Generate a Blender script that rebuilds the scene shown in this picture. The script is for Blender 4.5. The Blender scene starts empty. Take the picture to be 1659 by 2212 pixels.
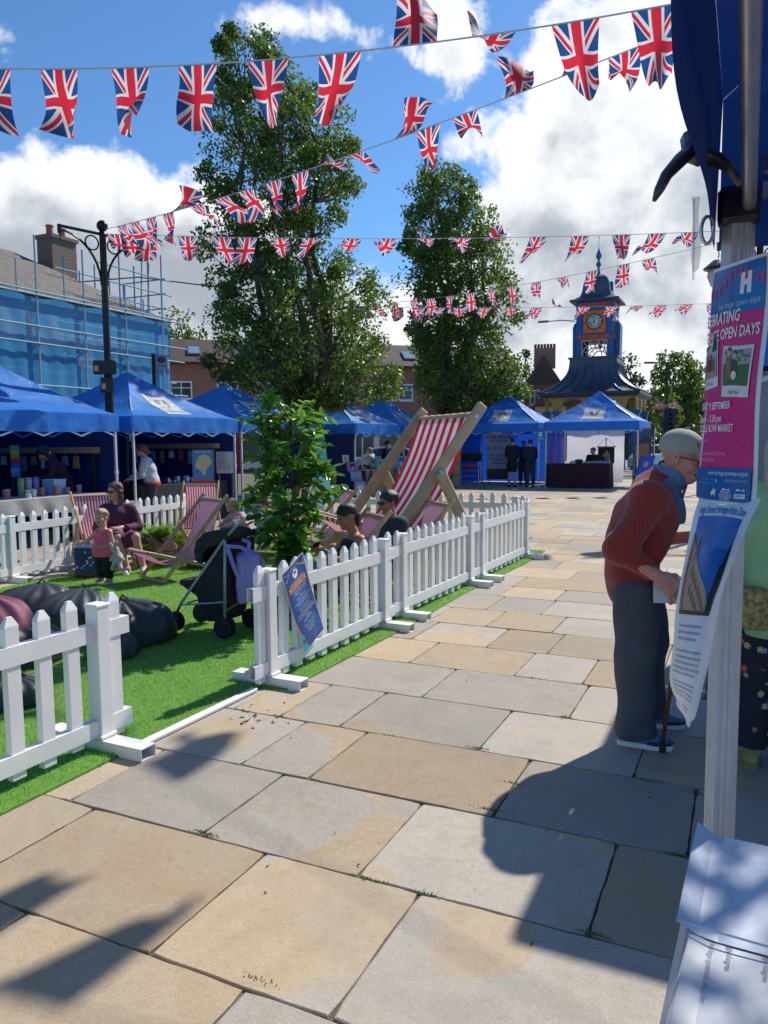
import bpy, math, random
import numpy as np
from mathutils import Matrix, Vector, Euler

# ------------------------------------------------------------------ camera
SC = bpy.context.scene
F = 1661.0; CH = 1.65                       # focal length in pixels of a 1659 wide picture, eye height
PITCH, ROLL = math.radians(5.2), math.radians(0.5)
_f = np.array([0, math.cos(PITCH), -math.sin(PITCH)]); _r0 = np.array([1., 0, 0]); _u0 = np.cross(_r0, _f)
_r = _r0*math.cos(ROLL) - _u0*math.sin(ROLL); _u = _u0*math.cos(ROLL) + _r0*math.sin(ROLL)
cd = bpy.data.cameras.new('camera'); cam = bpy.data.objects.new('camera', cd); SC.collection.objects.link(cam)
cd.sensor_fit = 'HORIZONTAL'; cd.sensor_width = 36; cd.lens = 36*F/1659; cd.clip_start = 0.05; cd.clip_end = 3000
cam.matrix_world = Matrix(((_r[0], _u[0], -_f[0], 0), (_r[1], _u[1], -_f[1], 0), (_r[2], _u[2], -_f[2], CH), (0, 0, 0, 1)))
SC.camera = cam
SC.render.resolution_x, SC.render.resolution_y = 768, 1024
SC.view_settings.view_transform = 'Standard'; SC.view_settings.look = 'None'
SC.view_settings.exposure = 0.52; SC.view_settings.gamma = 1
def ray(x, y): return _f + _r*((x-829.5)/F) + _u*((1106-y)/F)
def G(x, y, z=0.0):
    d = ray(x, y); t = (z-CH)/d[2]; return Vector((d[0]*t, d[1]*t, z))
def P(x, y, Y):
    d = ray(x, y); t = Y/d[1]; return Vector((d[0]*t, Y, CH+d[2]*t))

# ------------------------------------------------------------------ node helper
class NT:
    def __init__(s, tree): s.t = tree; s.n = tree.nodes; s.l = tree.links
    def new(s, typ, **kw):
        n = s.n.new(typ)
        for k, v in kw.items():
            if hasattr(n, k): setattr(n, k, v)
        return n
    def put(s, sock, v):
        if v is None: return
        if isinstance(v, bpy.types.NodeSocket): s.l.new(v, sock)
        else:
            if sock.type == 'RGBA' and len(v) == 3: v = (*v, 1)
            sock.default_value = v
    def m(s, op, a, b=None, c=None, clamp=False):
        n = s.new('ShaderNodeMath', operation=op); n.use_clamp = clamp
        s.put(n.inputs[0], a); s.put(n.inputs[1], b); s.put(n.inputs[2], c); return n.outputs[0]
    def vm(s, op, a, b=None, out=0):
        n = s.new('ShaderNodeVectorMath', operation=op); s.put(n.inputs[0], a)
        if op == 'SCALE': s.put(n.inputs[3], b)
        else: s.put(n.inputs[1], b)
        return n.outputs[1 if op in ('LENGTH', 'DOT_PRODUCT', 'DISTANCE') else 0]
    def mix(s, f, a, b, typ='MIX'):
        n = s.new('ShaderNodeMix', data_type='RGBA', blend_type=typ)
        s.put(n.inputs[0], f); s.put(n.inputs[6], a); s.put(n.inputs[7], b); return n.outputs[2]
    def noise(s, vec=None, scale=5., detail=4., rough=.55, dist=0., dim='3D'):
        n = s.new('ShaderNodeTexNoise', noise_dimensions=dim)
        if vec is not None: s.put(n.inputs['Vector'], vec)
        n.inputs['Scale'].default_value = scale; n.inputs['Detail'].default_value = detail
        n.inputs['Roughness'].default_value = rough; n.inputs['Distortion'].default_value = dist
        return n.outputs[0]
    def step(s, x, a, b):                      # smoothstep a..b
        n = s.new('ShaderNodeMapRange', interpolation_type='SMOOTHSTEP'); s.put(n.inputs[0], x)
        n.inputs[1].default_value = a; n.inputs[2].default_value = b; return n.outputs[0]
    def co(s, which='Object'): return s.new('ShaderNodeTexCoord').outputs[which]
    def sep(s, v):
        n = s.new('ShaderNodeSeparateXYZ'); s.put(n.inputs[0], v); return n.outputs
    def comb(s, x, y, z=0.):
        n = s.new('ShaderNodeCombineXYZ'); s.put(n.inputs[0], x); s.put(n.inputs[1], y); s.put(n.inputs[2], z); return n.outputs[0]
    def attr(s, name):
        n = s.new('ShaderNodeAttribute'); n.attribute_name = name; return n

# ------------------------------------------------------------------ sky, clouds and sun
SUN_AZ, SUN_EL = math.radians(41.5), math.radians(45.5)      # azimuth to the right of straight ahead
wd = bpy.data.worlds.new('World'); SC.world = wd; wd.use_nodes = True
N = NT(wd.node_tree); bg = wd.node_tree.nodes['Background']; SKY = 0.10
sky = N.new('ShaderNodeTexSky', sky_type='NISHITA'); sky.sun_disc = False
sky.sun_elevation = SUN_EL; sky.sun_rotation = SUN_AZ; sky.altitude = 150; sky.air_density = 1.0; sky.dust_density = 0.25; sky.ozone_density = 4.0
dirv = N.co('Generated')
def blob(px, py, rx, ry, amp):               # a cloud bank: an elliptical patch of sky round one direction
    d = ray(px, py); d = Vector(d).normalized(); e = Vector((d.y, -d.x, 0)).normalized(); w = e.cross(d)
    q = N.vm('SUBTRACT', dirv, tuple(d))
    a = N.m('DIVIDE', N.vm('DOT_PRODUCT', q, tuple(e)), rx/F); b = N.m('DIVIDE', N.vm('DOT_PRODUCT', q, tuple(w)), ry/F)
    r2 = N.m('ADD', N.m('MULTIPLY', a, a), N.m('MULTIPLY', b, b))
    f = N.m('ADD', N.m('MULTIPLY', N.vm('DOT_PRODUCT', dirv, tuple(d)), .5), .5)
    g = N.m('EXPONENT', N.m('MULTIPLY', r2, -1.0))
    return N.m('MULTIPLY', g, amp)
def addall(L):
    o = L[0]
    for x in L[1:]: o = N.m('ADD', o, x)
    return o
# px,py,rx,ry,amp
BL = [(120,520,330,185,.75),(430,520,170,120,.5),(200,660,500,150,.5),(30,120,70,60,.25),(400,60,110,50,.36),(560,40,90,45,.33),(660,70,100,60,.36),
      (930,60,150,90,.45),(1330,150,190,110,.55),(1220,330,210,130,.5),(1420,420,330,240,.6),(1010,640,330,160,.5),(1330,720,400,140,.42),(1500,230,180,160,.45),
      (620,780,900,110,.45),(-500,500,500,300,.4),(2300,500,700,400,.5),(300,200,200,90,-.35),(750,330,260,120,-.35),(1110,110,60,60,-.18),(1060,210,110,60,-.15)]
bank = addall([blob(*b) for b in BL])
warp = N.vm('ADD', dirv, N.vm('SCALE', N.new('ShaderNodeTexNoise').outputs[1], 0.0))
n1 = N.noise(dirv, 5.5, 9, .56, .25); n2 = N.noise(dirv, 17., 6, .6, .3)
dens = addall([bank, N.m('MULTIPLY', N.m('SUBTRACT', n1, .5), 2.2), N.m('MULTIPLY', N.m('SUBTRACT', n2, .5), 1.0)])
cmask = N.step(dens, .28, .54)
# undersides: grey where the bank is thick, plus darker base directions
thick = N.step(dens, .45, 1.15)
base = addall([blob(*b) for b in [(250,600,420,110,.55),(60,640,300,140,.4),(1400,490,220,80,.32),(1120,560,200,60,.12),(1300,665,300,40,.15),(470,590,200,80,.3)]])
lit = addall([blob(*b) for b in [(1200,380,180,120,.25),(1450,180,170,110,.5),(200,370,240,70,.35),(380,410,140,50,.3),(1350,780,300,40,.2)]])
n3 = N.noise(dirv, 11., 7, .55, .2)
gm = N.m('SUBTRACT', N.m('ADD', N.m('ADD', N.m('MULTIPLY', thick, .30), N.m('MULTIPLY', base, 1.0)), N.m('MULTIPLY', N.m('SUBTRACT', n3, .5), 2.6)), lit)
ccol = N.mix(N.step(gm, -.1, .95), (.70/SKY, .72/SKY, .745/SKY), (.30/SKY, .335/SKY, .385/SKY))
up = N.sep(dirv)[2]
cm2 = N.m('MULTIPLY', cmask, N.step(up, -.02, .03))
skyc = N.mix(1.0, sky.outputs[0], (.60, .84, 1.02), 'MULTIPLY')
N.put(bg.inputs['Color'], N.mix(cm2, skyc, ccol)); bg.inputs['Strength'].default_value = SKY
sd = bpy.data.lights.new('sun', 'SUN'); sd.energy = 4.0; sd.angle = math.radians(.8); sd.color = (1, .945, .85)
sun = bpy.data.objects.new('sun', sd); SC.collection.objects.link(sun)
SUNV = Vector((math.sin(SUN_AZ)*math.cos(SUN_EL), math.cos(SUN_AZ)*math.cos(SUN_EL), math.sin(SUN_EL)))
sun.rotation_euler = SUNV.to_track_quat('Z', 'Y').to_euler(); sun.location = (20, 25, 30)

# ------------------------------------------------------------------ naming and tagging
COL = SC.collection
def tag(o, label=None, cat=None, group=None, kind=None):
    if label: o['label'] = label
    if cat: o['category'] = cat
    if group: o['group'] = group
    if kind: o['kind'] = kind
    return o
def empty(name, loc=(0, 0, 0), rz=0., label=None, cat=None, group=None):
    o = bpy.data.objects.new(name, None); o.empty_display_size = .2; COL.objects.link(o)
    o.location = loc; o.rotation_euler = (0, 0, rz); return tag(o, label, cat, group)
TH = math.radians(-25.3); SX = Vector((math.cos(TH), math.sin(TH), 0)); TX = Vector((-math.sin(TH), math.cos(TH), 0))
def ST(s, t, z=0): return SX*s + TX*t + Vector((0, 0, z))
def copy_tree(o, parent=None):
    c = o.copy(); COL.objects.link(c); c.parent = parent
    for ch in [x for x in bpy.data.objects if x.parent == o]: copy_tree(ch, c)
    return c

# ------------------------------------------------------------------ materials
_mc = {}
def mat(name, col, rough=.6, metal=0., var=.0, vscale=3., bump=0., bscale=60., spec=.5, alpha=None, trans=0., aniso=None, coat=0., sheen=0.):
    key = (name,)
    if key in _mc: return _mc[key]
    m = bpy.data.materials.new(name); m.use_nodes = True; n = NT(m.node_tree); b = m.node_tree.nodes['Principled BSDF']
    b.inputs['Roughness'].default_value = rough; b.inputs['Metallic'].default_value = metal
    b.inputs['Specular IOR Level'].default_value = spec; b.inputs['Coat Weight'].default_value = coat; b.inputs['Sheen Weight'].default_value = sheen
    co = n.co('Object')
    if aniso: 
        mp = n.new('ShaderNodeMapping'); mp.inputs['Scale'].default_value = aniso; n.l.new(co, mp.inputs[0]); co = mp.outputs[0]
    c = col
    if var:
        nz = n.noise(co, vscale, 5, .6)
        c = n.mix(n.step(nz, .3, .7), tuple(x*(1-var) for x in col), tuple(min(1, x*(1+var)) for x in col))
        n.put(b.inputs['Roughness'], n.m('ADD', n.m('MULTIPLY', n.noise(co, vscale*3, 3, .6), .25), rough-.12))
    n.put(b.inputs['Base Color'], c)
    if bump:
        bp = n.new('ShaderNodeBump'); bp.inputs['Strength'].default_value = bump; bp.inputs['Distance'].default_value = .02
        n.put(bp.inputs['Height'], n.noise(co, bscale, 5, .6)); n.l.new(bp.outputs[0], b.inputs['Normal'])
    if trans: b.inputs['Transmission Weight'].default_value = trans
    if alpha is not None: b.inputs['Alpha'].default_value = alpha
    _mc[key] = m; return m
def flat(c, rough=.55):
    c = tuple(round(x, 3) for x in c); return mat('paint_%02x%02x%02x' % tuple(int(255*min(1, x**.4545)) for x in c) + ('' if rough == .55 else '_%d' % int(rough*100)), c, rough, var=.05, vscale=9)
def srgb(r, g, b):
    f = lambda x: (x/255/12.92) if x/255 <= .04045 else ((x/255+.055)/1.055)**2.4
    return (f(r), f(g), f(b))
def S(r, g, b, rough=.55): return flat(srgb(r, g, b), rough)
def newmat(name):
    m = bpy.data.materials.new(name); m.use_nodes = True; return m, NT(m.node_tree), m.node_tree.nodes['Principled BSDF']
def cloth_trans(name, col, tr=.35, rough=.7, var=.1, vscale=3., bump=.25, bscale=4.):
    m, n, b = newmat(name); co = n.co('Object')
    c = n.mix(n.noise(co, vscale, 4, .5), tuple(x*(1-var) for x in col), tuple(min(1, x*(1+var)) for x in col))
    n.put(b.inputs['Base Color'], c); b.inputs['Roughness'].default_value = rough
    bp = n.new('ShaderNodeBump'); bp.inputs['Strength'].default_value = bump; bp.inputs['Distance'].default_value = .05
    n.put(bp.inputs['Height'], n.noise(co, bscale, 3, .5, .6)); n.l.new(bp.outputs[0], b.inputs['Normal'])
    t = n.new('ShaderNodeBsdfTranslucent'); n.put(t.inputs[0], c); ms = n.new('ShaderNodeMixShader'); ms.inputs[0].default_value = tr
    n.l.new(b.outputs[0], ms.inputs[1]); n.l.new(t.outputs[0], ms.inputs[2])
    n.l.new(ms.outputs[0], m.node_tree.nodes['Material Output'].inputs[0]); return m
def stripes(name, cols, n_st, duty=.5, tr=.3, edge=None):
    m, n, b = newmat(name); uv = n.sep(n.co('UV')); u = n.m('FRACT', n.m('MULTIPLY', uv[0], n_st))
    f = n.m('LESS_THAN', u, duty)
    w = n.noise(n.co('Object'), 9, 4, .5)
    c = n.mix(f, cols[1], cols[0]); c = n.mix(n.m('MULTIPLY', w, .3), c, (.55, .5, .5), 'MULTIPLY')
    n.put(b.inputs['Base Color'], c); b.inputs['Roughness'].default_value = .85
    t = n.new('ShaderNodeBsdfTranslucent'); n.put(t.inputs[0], c); ms = n.new('ShaderNodeMixShader'); ms.inputs[0].default_value = tr
    n.l.new(b.outputs[0], ms.inputs[1]); n.l.new(t.outputs[0], ms.inputs[2])
    n.l.new(ms.outputs[0], m.node_tree.nodes['Material Output'].inputs[0]); return m

# ------------------------------------------------------------------ mesh builder
class MB:
    def __init__(s): s.v = []; s.f = []; s.mi = []; s.uv = []; s.M = Matrix.Identity(4)
    def add(s, vs, fs, mi=0, uvs=None, M=None):
        k = len(s.v); T = s.M if M is None else s.M @ M
        s.v += [tuple(T @ Vector(p)) for p in vs]
        for i, f in enumerate(fs):
            s.f.append(tuple(j+k for j in f)); s.mi.append(mi)
            s.uv.append([uvs[j] for j in f] if uvs else [(0, 0)]*len(f))
        return s
    def box(s, c, size, mi=0, rot=None, taper=1., bev=0.):
        x, y, z = (q/2 for q in size); t = taper
        M = Matrix.Translation(c)
        if rot is not None: M = M @ (rot if isinstance(rot, Matrix) else Euler(rot).to_matrix().to_4x4())
        if bev and min(x, y, z) > bev*1.2:
            vs = []; b = bev
            for sz in (-1, 1):
                for (ex, ey) in ((-1, -1), (1, -1), (1, 1), (-1, 1)):
                    vs += [(ex*(x-b), ey*(y-b), sz*z), (ex*x, ey*(y-b), sz*(z-b)), (ex*(x-b), ey*y, sz*(z-b))]
            fs = []
            for q in range(4):          # corners order
                a, d = q, (q+1) % 4
                A = lambda k, j: 12*0+3*k+j
                for sz, o in ((0, 0), (1, 12)):
                    pass
            bot = [0, 3, 6, 9]; top = [12, 15, 18, 21]
            fs.append(tuple(reversed(bot))); fs.append(tuple(top))
            for k in range(4):
                j = (k+1) % 4
                e = 2 if k in (1, 3) else 1
                # side face between corner k and j : k even edges share y -> use index 2 (y face), odd share x -> index 1
                si = 2 if k % 2 == 0 else 1
                fs.append((3*k+si, 3*j+si, 12+3*j+si, 12+3*k+si))
                fs.append((3*k, 3*j, 3*j+si, 3*k+si)[::-1]); fs.append((12+3*k, 12+3*j, 12+3*j+si, 12+3*k+si))
                fs.append((3*k+1, 3*k+2, 12+3*k+2, 12+3*k+1)); fs.append((3*k, 3*k+1, 3*k+2)); fs.append((12+3*k, 12+3*k+2, 12+3*k+1))
            s.add(vs, fs, mi, None, M); return s
        vs = [(-x, -y, -z), (x, -y, -z), (x, y, -z), (-x, y, -z), (-x*t, -y*t, z), (x*t, -y*t, z), (x*t, y*t, z), (-x*t, y*t, z)]
        s.add(vs, [(0, 3, 2, 1), (4, 5, 6, 7), (0, 1, 5, 4), (1, 2, 6, 5), (2, 3, 7, 6), (3, 0, 4, 7)], mi, None, M); return s
    def beam(s, a, b, w, h, mi=0, up=(0, 0, 1), bev=0.):      # box from a to b, w sideways, h along up
        a, b = Vector(a), Vector(b); d = b-a; L = d.length; y = d.normalized(); z = Vector(up); x = y.cross(z)
        if x.length < 1e-4: x = y.cross(Vector((1, 0, 0)))
        x.normalize(); z = x.cross(y)
        R = Matrix((x, y, z)).transposed().to_4x4()
        return s.box((a+b)/2, (w, L, h), mi, R, bev=bev)
    def tube(s, pts, rad, n=8, mi=0, cap=True, flat_=1.):
        pts = [Vector(p) for p in pts]; rad = rad if isinstance(rad, (list, tuple)) else [rad]*len(pts)
        vs = []; fs = []; up = None
        for i, p in enumerate(pts):
            d = (pts[min(i+1, len(pts)-1)]-pts[max(i-1, 0)]).normalized()
            if up is None: up = Vector((0, 0, 1)) if abs(d.z) < .9 else Vector((1, 0, 0))
            x = d.cross(up).normalized(); up = x.cross(d).normalized()
            for k in range(n):
                a = 2*math.pi*k/n; vs.append(tuple(p + x*math.cos(a)*rad[i] + up*math.sin(a)*rad[i]*flat_))
        for i in range(len(pts)-1):
            for k in range(n):
                j = (k+1) % n; fs.append((i*n+k, i*n+j, (i+1)*n+j, (i+1)*n+k))
        if cap: fs.append(tuple(range(n-1, -1, -1))); fs.append(tuple((len(pts)-1)*n+k for k in range(n)))
        s.add(vs, fs, mi); return s
    def lathe(s, prof, n=24, c=(0, 0, 0), mi=0, R=None):      # prof: (r,z)
        vs = []; fs = []; m = len(prof)
        for (r, z) in prof:
            for k in range(n):
                a = 2*math.pi*k/n; vs.append((r*math.cos(a), r*math.sin(a), z))
        for i in range(m-1):
            for k in range(n):
                j = (k+1) % n; fs.append((i*n+k, i*n+j, (i+1)*n+j, (i+1)*n+k))
        if prof[0][0] > 1e-5: fs.append(tuple(range(n-1, -1, -1)))
        if prof[-1][0] > 1e-5: fs.append(tuple((m-1)*n+k for k in range(n)))
        M = Matrix.Translation(c)
        if R is not None: M = M @ R
        s.add(vs, fs, mi, None, M); return s
    def ball(s, c, r, n=12, mi=0, sc=(1, 1, 1), R=None):
        pr = [(math.sin(math.pi*i/(n//2+1))*1., -math.cos(math.pi*i/(n//2+1))) for i in range(n//2+2)]
        vs = []; fs = []
        M = Matrix.Translation(c)
        if R is not None: M = M @ R
        M = M @ Matrix.Diagonal((r*sc[0], r*sc[1], r*sc[2], 1))
        s2 = MB(); s2.lathe(pr, n); s.add(s2.v, s2.f, mi, None, M); return s
    def prism(s, poly, d, M=None, mi=0):     # poly in local xz plane extruded along y by d (centered)
        n = len(poly); vs = [(x, -d/2, z) for x, z in poly]+[(x, d/2, z) for x, z in poly]
        fs = [tuple(range(n)), tuple(range(2*n-1, n-1, -1))]+[(i, n+i, n+(i+1) % n, (i+1) % n) for i in range(n)]
        s.add(vs, fs, mi, None, M); return s
    def grid(s, fn, nu, nv, mi=0, uvf=None, close=False):
        vs = []; uv = []; fs = []
        for j in range(nv+1):
            for i in range(nu+1):
                u, v = i/nu, j/nv; vs.append(tuple(fn(u, v))); uv.append(uvf(u, v) if uvf else (u, v))
        for j in range(nv):
            for i in range(nu):
                a = j*(nu+1)+i; fs.append((a, a+1, a+nu+2, a+nu+1))
        s.add(vs, fs, mi, uv); return s
    def build(s, name, mats, parent=None, smooth=False, weld=False):
        me = bpy.data.meshes.new(name); me.from_pydata(s.v, [], s.f)
        if not isinstance(mats, (list, tuple)): mats = [mats]
        for m in mats: me.materials.append(m)
        if len(mats) > 1: me.polygons.foreach_set('material_index', s.mi)
        ul = me.uv_layers.new(name='UVMap'); flat_uv = [c for f in s.uv for q in f for c in q]
        ul.data.foreach_set('uv', flat_uv)
        if smooth: me.polygons.foreach_set('use_smooth', [True]*len(me.polygons))
        me.update(); o = bpy.data.objects.new(name, me); COL.objects.link(o); o.parent = parent
        if smooth == 'auto':
            me.set_sharp_from_angle(angle=math.radians(40))
        return o
def npmesh(name, V, Fq, mats, parent=None, smooth=False, mi=None):   # numpy quads/tris
    me = bpy.data.meshes.new(name); k = Fq.shape[1]
    me.vertices.add(len(V)); me.vertices.foreach_set('co', np.asarray(V, np.float32).ravel())
    me.loops.add(Fq.size); me.loops.foreach_set('vertex_index', Fq.ravel().astype(np.int32))
    me.polygons.add(len(Fq)); me.polygons.foreach_set('loop_start', np.arange(0, Fq.size, k, dtype=np.int32)); me.polygons.foreach_set('loop_total', np.full(len(Fq), k, np.int32))
    for m in (mats if isinstance(mats, (list, tuple)) else [mats]): me.materials.append(m)
    if mi is not None: me.polygons.foreach_set('material_index', mi.astype(np.int32))
    if smooth: me.polygons.foreach_set('use_smooth', np.ones(len(Fq), bool))
    me.update(calc_edges=True); o = bpy.data.objects.new(name, me); COL.objects.link(o); o.parent = parent; return o
_tc = {}
def text_geo(s, size=1., align='LEFT', bold=0.):
    k = (s, align, bold)
    if k not in _tc:
        c = bpy.data.curves.new('t', 'FONT'); c.body = s; c.align_x = align; c.size = 1.; c.resolution_u = 2; c.offset = bold
        o = bpy.data.objects.new('t', c); COL.objects.link(o); bpy.context.view_layer.update()
        me = bpy.data.meshes.new_from_object(o.evaluated_get(bpy.context.evaluated_depsgraph_get()))
        _tc[k] = ([tuple(v.co) for v in me.vertices], [tuple(p.vertices) for p in me.polygons])
        bpy.data.objects.remove(o); bpy.data.curves.remove(c); bpy.data.meshes.remove(me)
    vs, fs = _tc[k]; return [(x*size, y*size, 0) for x, y, z in vs], fs
class Sheet:       # printed artwork laid on a (curved) sheet: fn(x,y,lift) -> point, x right, y up, metres
    def __init__(s, fn, cell=.03): s.fn = fn; s.b = MB(); s.cell = cell; s.mats = []; s.lift = .0008; s.k = 1
    def mi(s, m):
        if m not in s.mats: s.mats.append(m)
        return s.mats.index(m)
    def rect(s, x0, y0, x1, y1, m, lay=1):
        nu = max(1, int(abs(x1-x0)/s.cell)); nv = max(1, int(abs(y1-y0)/s.cell))
        s.b.grid(lambda u, v: s.fn(x0+(x1-x0)*u, y0+(y1-y0)*v, s.lift*lay), nu, nv, s.mi(m))
    def poly(s, pts, m, lay=2):
        ys = [p[1] for p in pts]; xs = [p[0] for p in pts]; y0, y1 = min(ys), max(ys)
        if max(y1-y0, max(xs)-min(xs)) < s.cell*1.5: s.b.add([tuple(s.fn(x, y, s.lift*lay)) for x, y in pts], [tuple(range(len(pts)))], s.mi(m)); return
        n = max(8, int((y1-y0)/(s.cell*.25))); k = len(pts)
        for i in range(n):
            a, b = y0+(y1-y0)*i/n, y0+(y1-y0)*(i+1)/n; xx = []
            for yq in (a*.98+b*.02, a*.02+b*.98):
                c = sorted(pts[j][0]+(yq-pts[j][1])/(pts[(j+1) % k][1]-pts[j][1])*(pts[(j+1) % k][0]-pts[j][0]) for j in range(k) if (pts[j][1] <= yq) != (pts[(j+1) % k][1] <= yq)); xx.append(c)
            if len(xx[0]) != len(xx[1]): xx = [min(xx, key=len)]*2
            for j in range(0, len(xx[0])-1, 2):
                l0, r0, l1, r1 = xx[0][j], xx[0][j+1], xx[1][j], xx[1][j+1]; s.b.grid(lambda u, v: s.fn((l0+(r0-l0)*u)*(1-v)+(l1+(r1-l1)*u)*v, a+(b-a)*v, s.lift*lay), max(1, int((max(r0, r1)-min(l0, l1))/s.cell)), 1, s.mi(m))
    def text(s, t, x, y, size, m, lay=3, align='LEFT', bold=0., sx=1., rot=0.):
        vs, fs = text_geo(t, size, align, bold); c, w = math.cos(rot), math.sin(rot)
        s.b.add([tuple(s.fn(x+(a*sx)*c-b*w, y+(a*sx)*w+b*c, s.lift*lay)) for a, b, _ in vs], fs, s.mi(m))
    def build(s, name, parent): return s.b.build(name, s.mats, parent)
R = random.Random(7)
ORD = ['first', 'second', 'third', 'fourth', 'fifth', 'sixth', 'seventh', 'eighth', 'ninth', 'tenth', 'eleventh', 'twelfth', 'thirteenth', 'fourteenth', 'fifteenth', 'sixteenth', 'seventeenth', 'eighteenth', 'nineteenth', 'twentieth', 'twenty-first', 'twenty-second', 'twenty-third', 'twenty-fourth', 'twenty-fifth', 'twenty-sixth', 'twenty-seventh', 'twenty-eighth', 'twenty-ninth', 'thirtieth']
def ordn(i): return ORD[i] if i < len(ORD) else 'number %d' % (i+1)
# ------------------------------------------------------------------ ground
m, n, b = newmat('asphalt'); co = n.co('Object')
c = n.mix(n.noise(co, .35, 5, .6), (.14, .135, .13), (.23, .22, .21)); c = n.mix(n.noise(co, 60, 3, .6), c, (.30, .29, .28)); c = n.mix(.5, c, (.19, .185, .18))
n.put(b.inputs['Base Color'], c); b.inputs['Roughness'].default_value = .85; M_ASPH = m
g = MB(); g.grid(lambda u, v: (-900+1800*u, -60+1700*v, -.045), 4, 4); tag(g.build('ground', M_ASPH), kind='structure')
m, n, b = newmat('joint_soil'); co = n.co('Object')
n.put(b.inputs['Base Color'], n.mix(n.step(n.noise(co, 4, 5, .65), .5, .62), (.10, .085, .065), (.09, .12, .035))); b.inputs['Roughness'].default_value = .95
g = MB(); g.M = Matrix.Rotation(TH, 4, 'Z'); g.grid(lambda u, v: (-24+44*u, -4+42*v, -.012), 2, 2); tag(g.build('paving_bed', m), kind='structure')
# sandstone flags: colour attribute r = how tan, g = seed, b = brightness
m, n, b = newmat('sandstone'); co = n.co('Object'); at = n.attr('slab'); rgb = n.sep(at.outputs['Color'])
off = n.comb(n.m('MULTIPLY', rgb[1], 41.), n.m('MULTIPLY', rgb[1], 17.), n.m('MULTIPLY', rgb[1], 9.)); pv = n.vm('ADD', co, off)
bn = n.noise(pv, .85, 1.2, .4, .5)
f = n.m('ADD', bn, n.m('MULTIPLY', n.m('SUBTRACT', rgb[0], .5), 1.15))
tanm = n.m('MULTIPLY', n.step(f, .50, .522), n.m('ADD', .62, n.m('MULTIPLY', n.noise(pv, 2.3, 3, .5), .6)), clamp=True)
band = n.m('ADD', n.m('MULTIPLY', n.m('SINE', n.m('MULTIPLY', n.m('ADD', bn, n.m('MULTIPLY', n.noise(pv, 3., 4, .6), .05)), 125.)), .5), .5)
band2 = n.m('ADD', n.m('MULTIPLY', n.m('SINE', n.m('MULTIPLY', n.noise(pv, .6, 2, .35, .4), 90.)), .5), .5)
grey = n.mix(n.noise(pv, 1.4, 6, .65), (.325, .282, .228), (.435, .388, .322))
grey = n.mix(n.m('MULTIPLY', n.step(n.noise(pv, 5., 5, .6), .52, .7), .3), grey, (.30, .275, .25))
tan = n.mix(n.m('MULTIPLY', band, .75), (.46, .325, .178), (.41, .27, .132)); tan = n.mix(n.m('MULTIPLY', band2, .35), tan, (.47, .37, .235))
stn = n.step(n.noise(pv, 3.1, 6, .7, .8), .50, .66); grey = n.mix(n.m('MULTIPLY', stn, .45), grey, (.30, .235, .165))
tan = n.mix(n.m('MULTIPLY', n.noise(pv, 1.1, 4, .5), .6), tan, (.39, .335, .25))
c = n.mix(tanm, grey, tan)
rim = n.step(f, .47, .50); rim = n.m('MULTIPLY', rim, n.m('SUBTRACT', 1., n.step(f, .50, .53)))
c = n.mix(n.m('MULTIPLY', rim, .2), c, (.45, .41, .37))
mot = n.noise(co, 26., 6, .72); c = n.mix(n.m('MULTIPLY', n.step(mot, .48, .66), .30), c, (.235, .20, .16)); c = n.mix(n.m('MULTIPLY', n.step(n.noise(co, 9., 6, .7, .5), .56, .70), .30), c, (.48, .44, .39)); fine = n.noise(co, 150., 4, .75); c = n.mix(n.m('MULTIPLY', n.step(fine, .50, .66), .55), c, (.20, .18, .16))
c = n.mix(n.m('MULTIPLY', n.step(n.noise(co, 85., 2, .5), .62, .8), .5), c, (.62, .6, .56))
spk = n.step(n.noise(co, 16., 4, .75), .70, .74); c = n.mix(n.m('MULTIPLY', spk, .6), c, (.14, .12, .10))
big = n.noise(co, .7, 4, .6); c = n.mix(n.m('MULTIPLY', n.step(big, .45, .62), .32), c, (.26, .24, .22))
sp2 = n.new('ShaderNodeHueSaturation'); n.put(sp2.inputs['Color'], c); n.put(sp2.inputs['Value'], n.m('ADD', .78, n.m('MULTIPLY', rgb[2], .36)))
n.put(b.inputs['Base Color'], sp2.outputs[0]); n.put(b.inputs['Roughness'], n.m('ADD', .62, n.m('MULTIPLY', fine, .3))); b.inputs['Specular IOR Level'].default_value = .35
bp = n.new('ShaderNodeBump'); bp.inputs['Strength'].default_value = .6; bp.inputs['Distance'].default_value = .01
n.put(bp.inputs['Height'], n.m('ADD', n.m('MULTIPLY', n.noise(co, 130., 4, .7), .35), n.m('ADD', n.noise(pv, 6., 5, .6), n.m('MULTIPLY', tanm, .12)))); n.l.new(bp.outputs[0], b.inputs['Normal']); M_STONE = m
tb = [-3.4, -2.75, -2.1, -1.45, -.82, -.18, .5, 1.14, 1.80, 2.48, 3.14, 3.81, 4.485, 5.17, 5.82, 6.49, 7.14, 7.84]
while tb[-1] < 33: tb.append(tb[-1]+R.choice([.66, .66, .6, .7, .52]))
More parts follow.
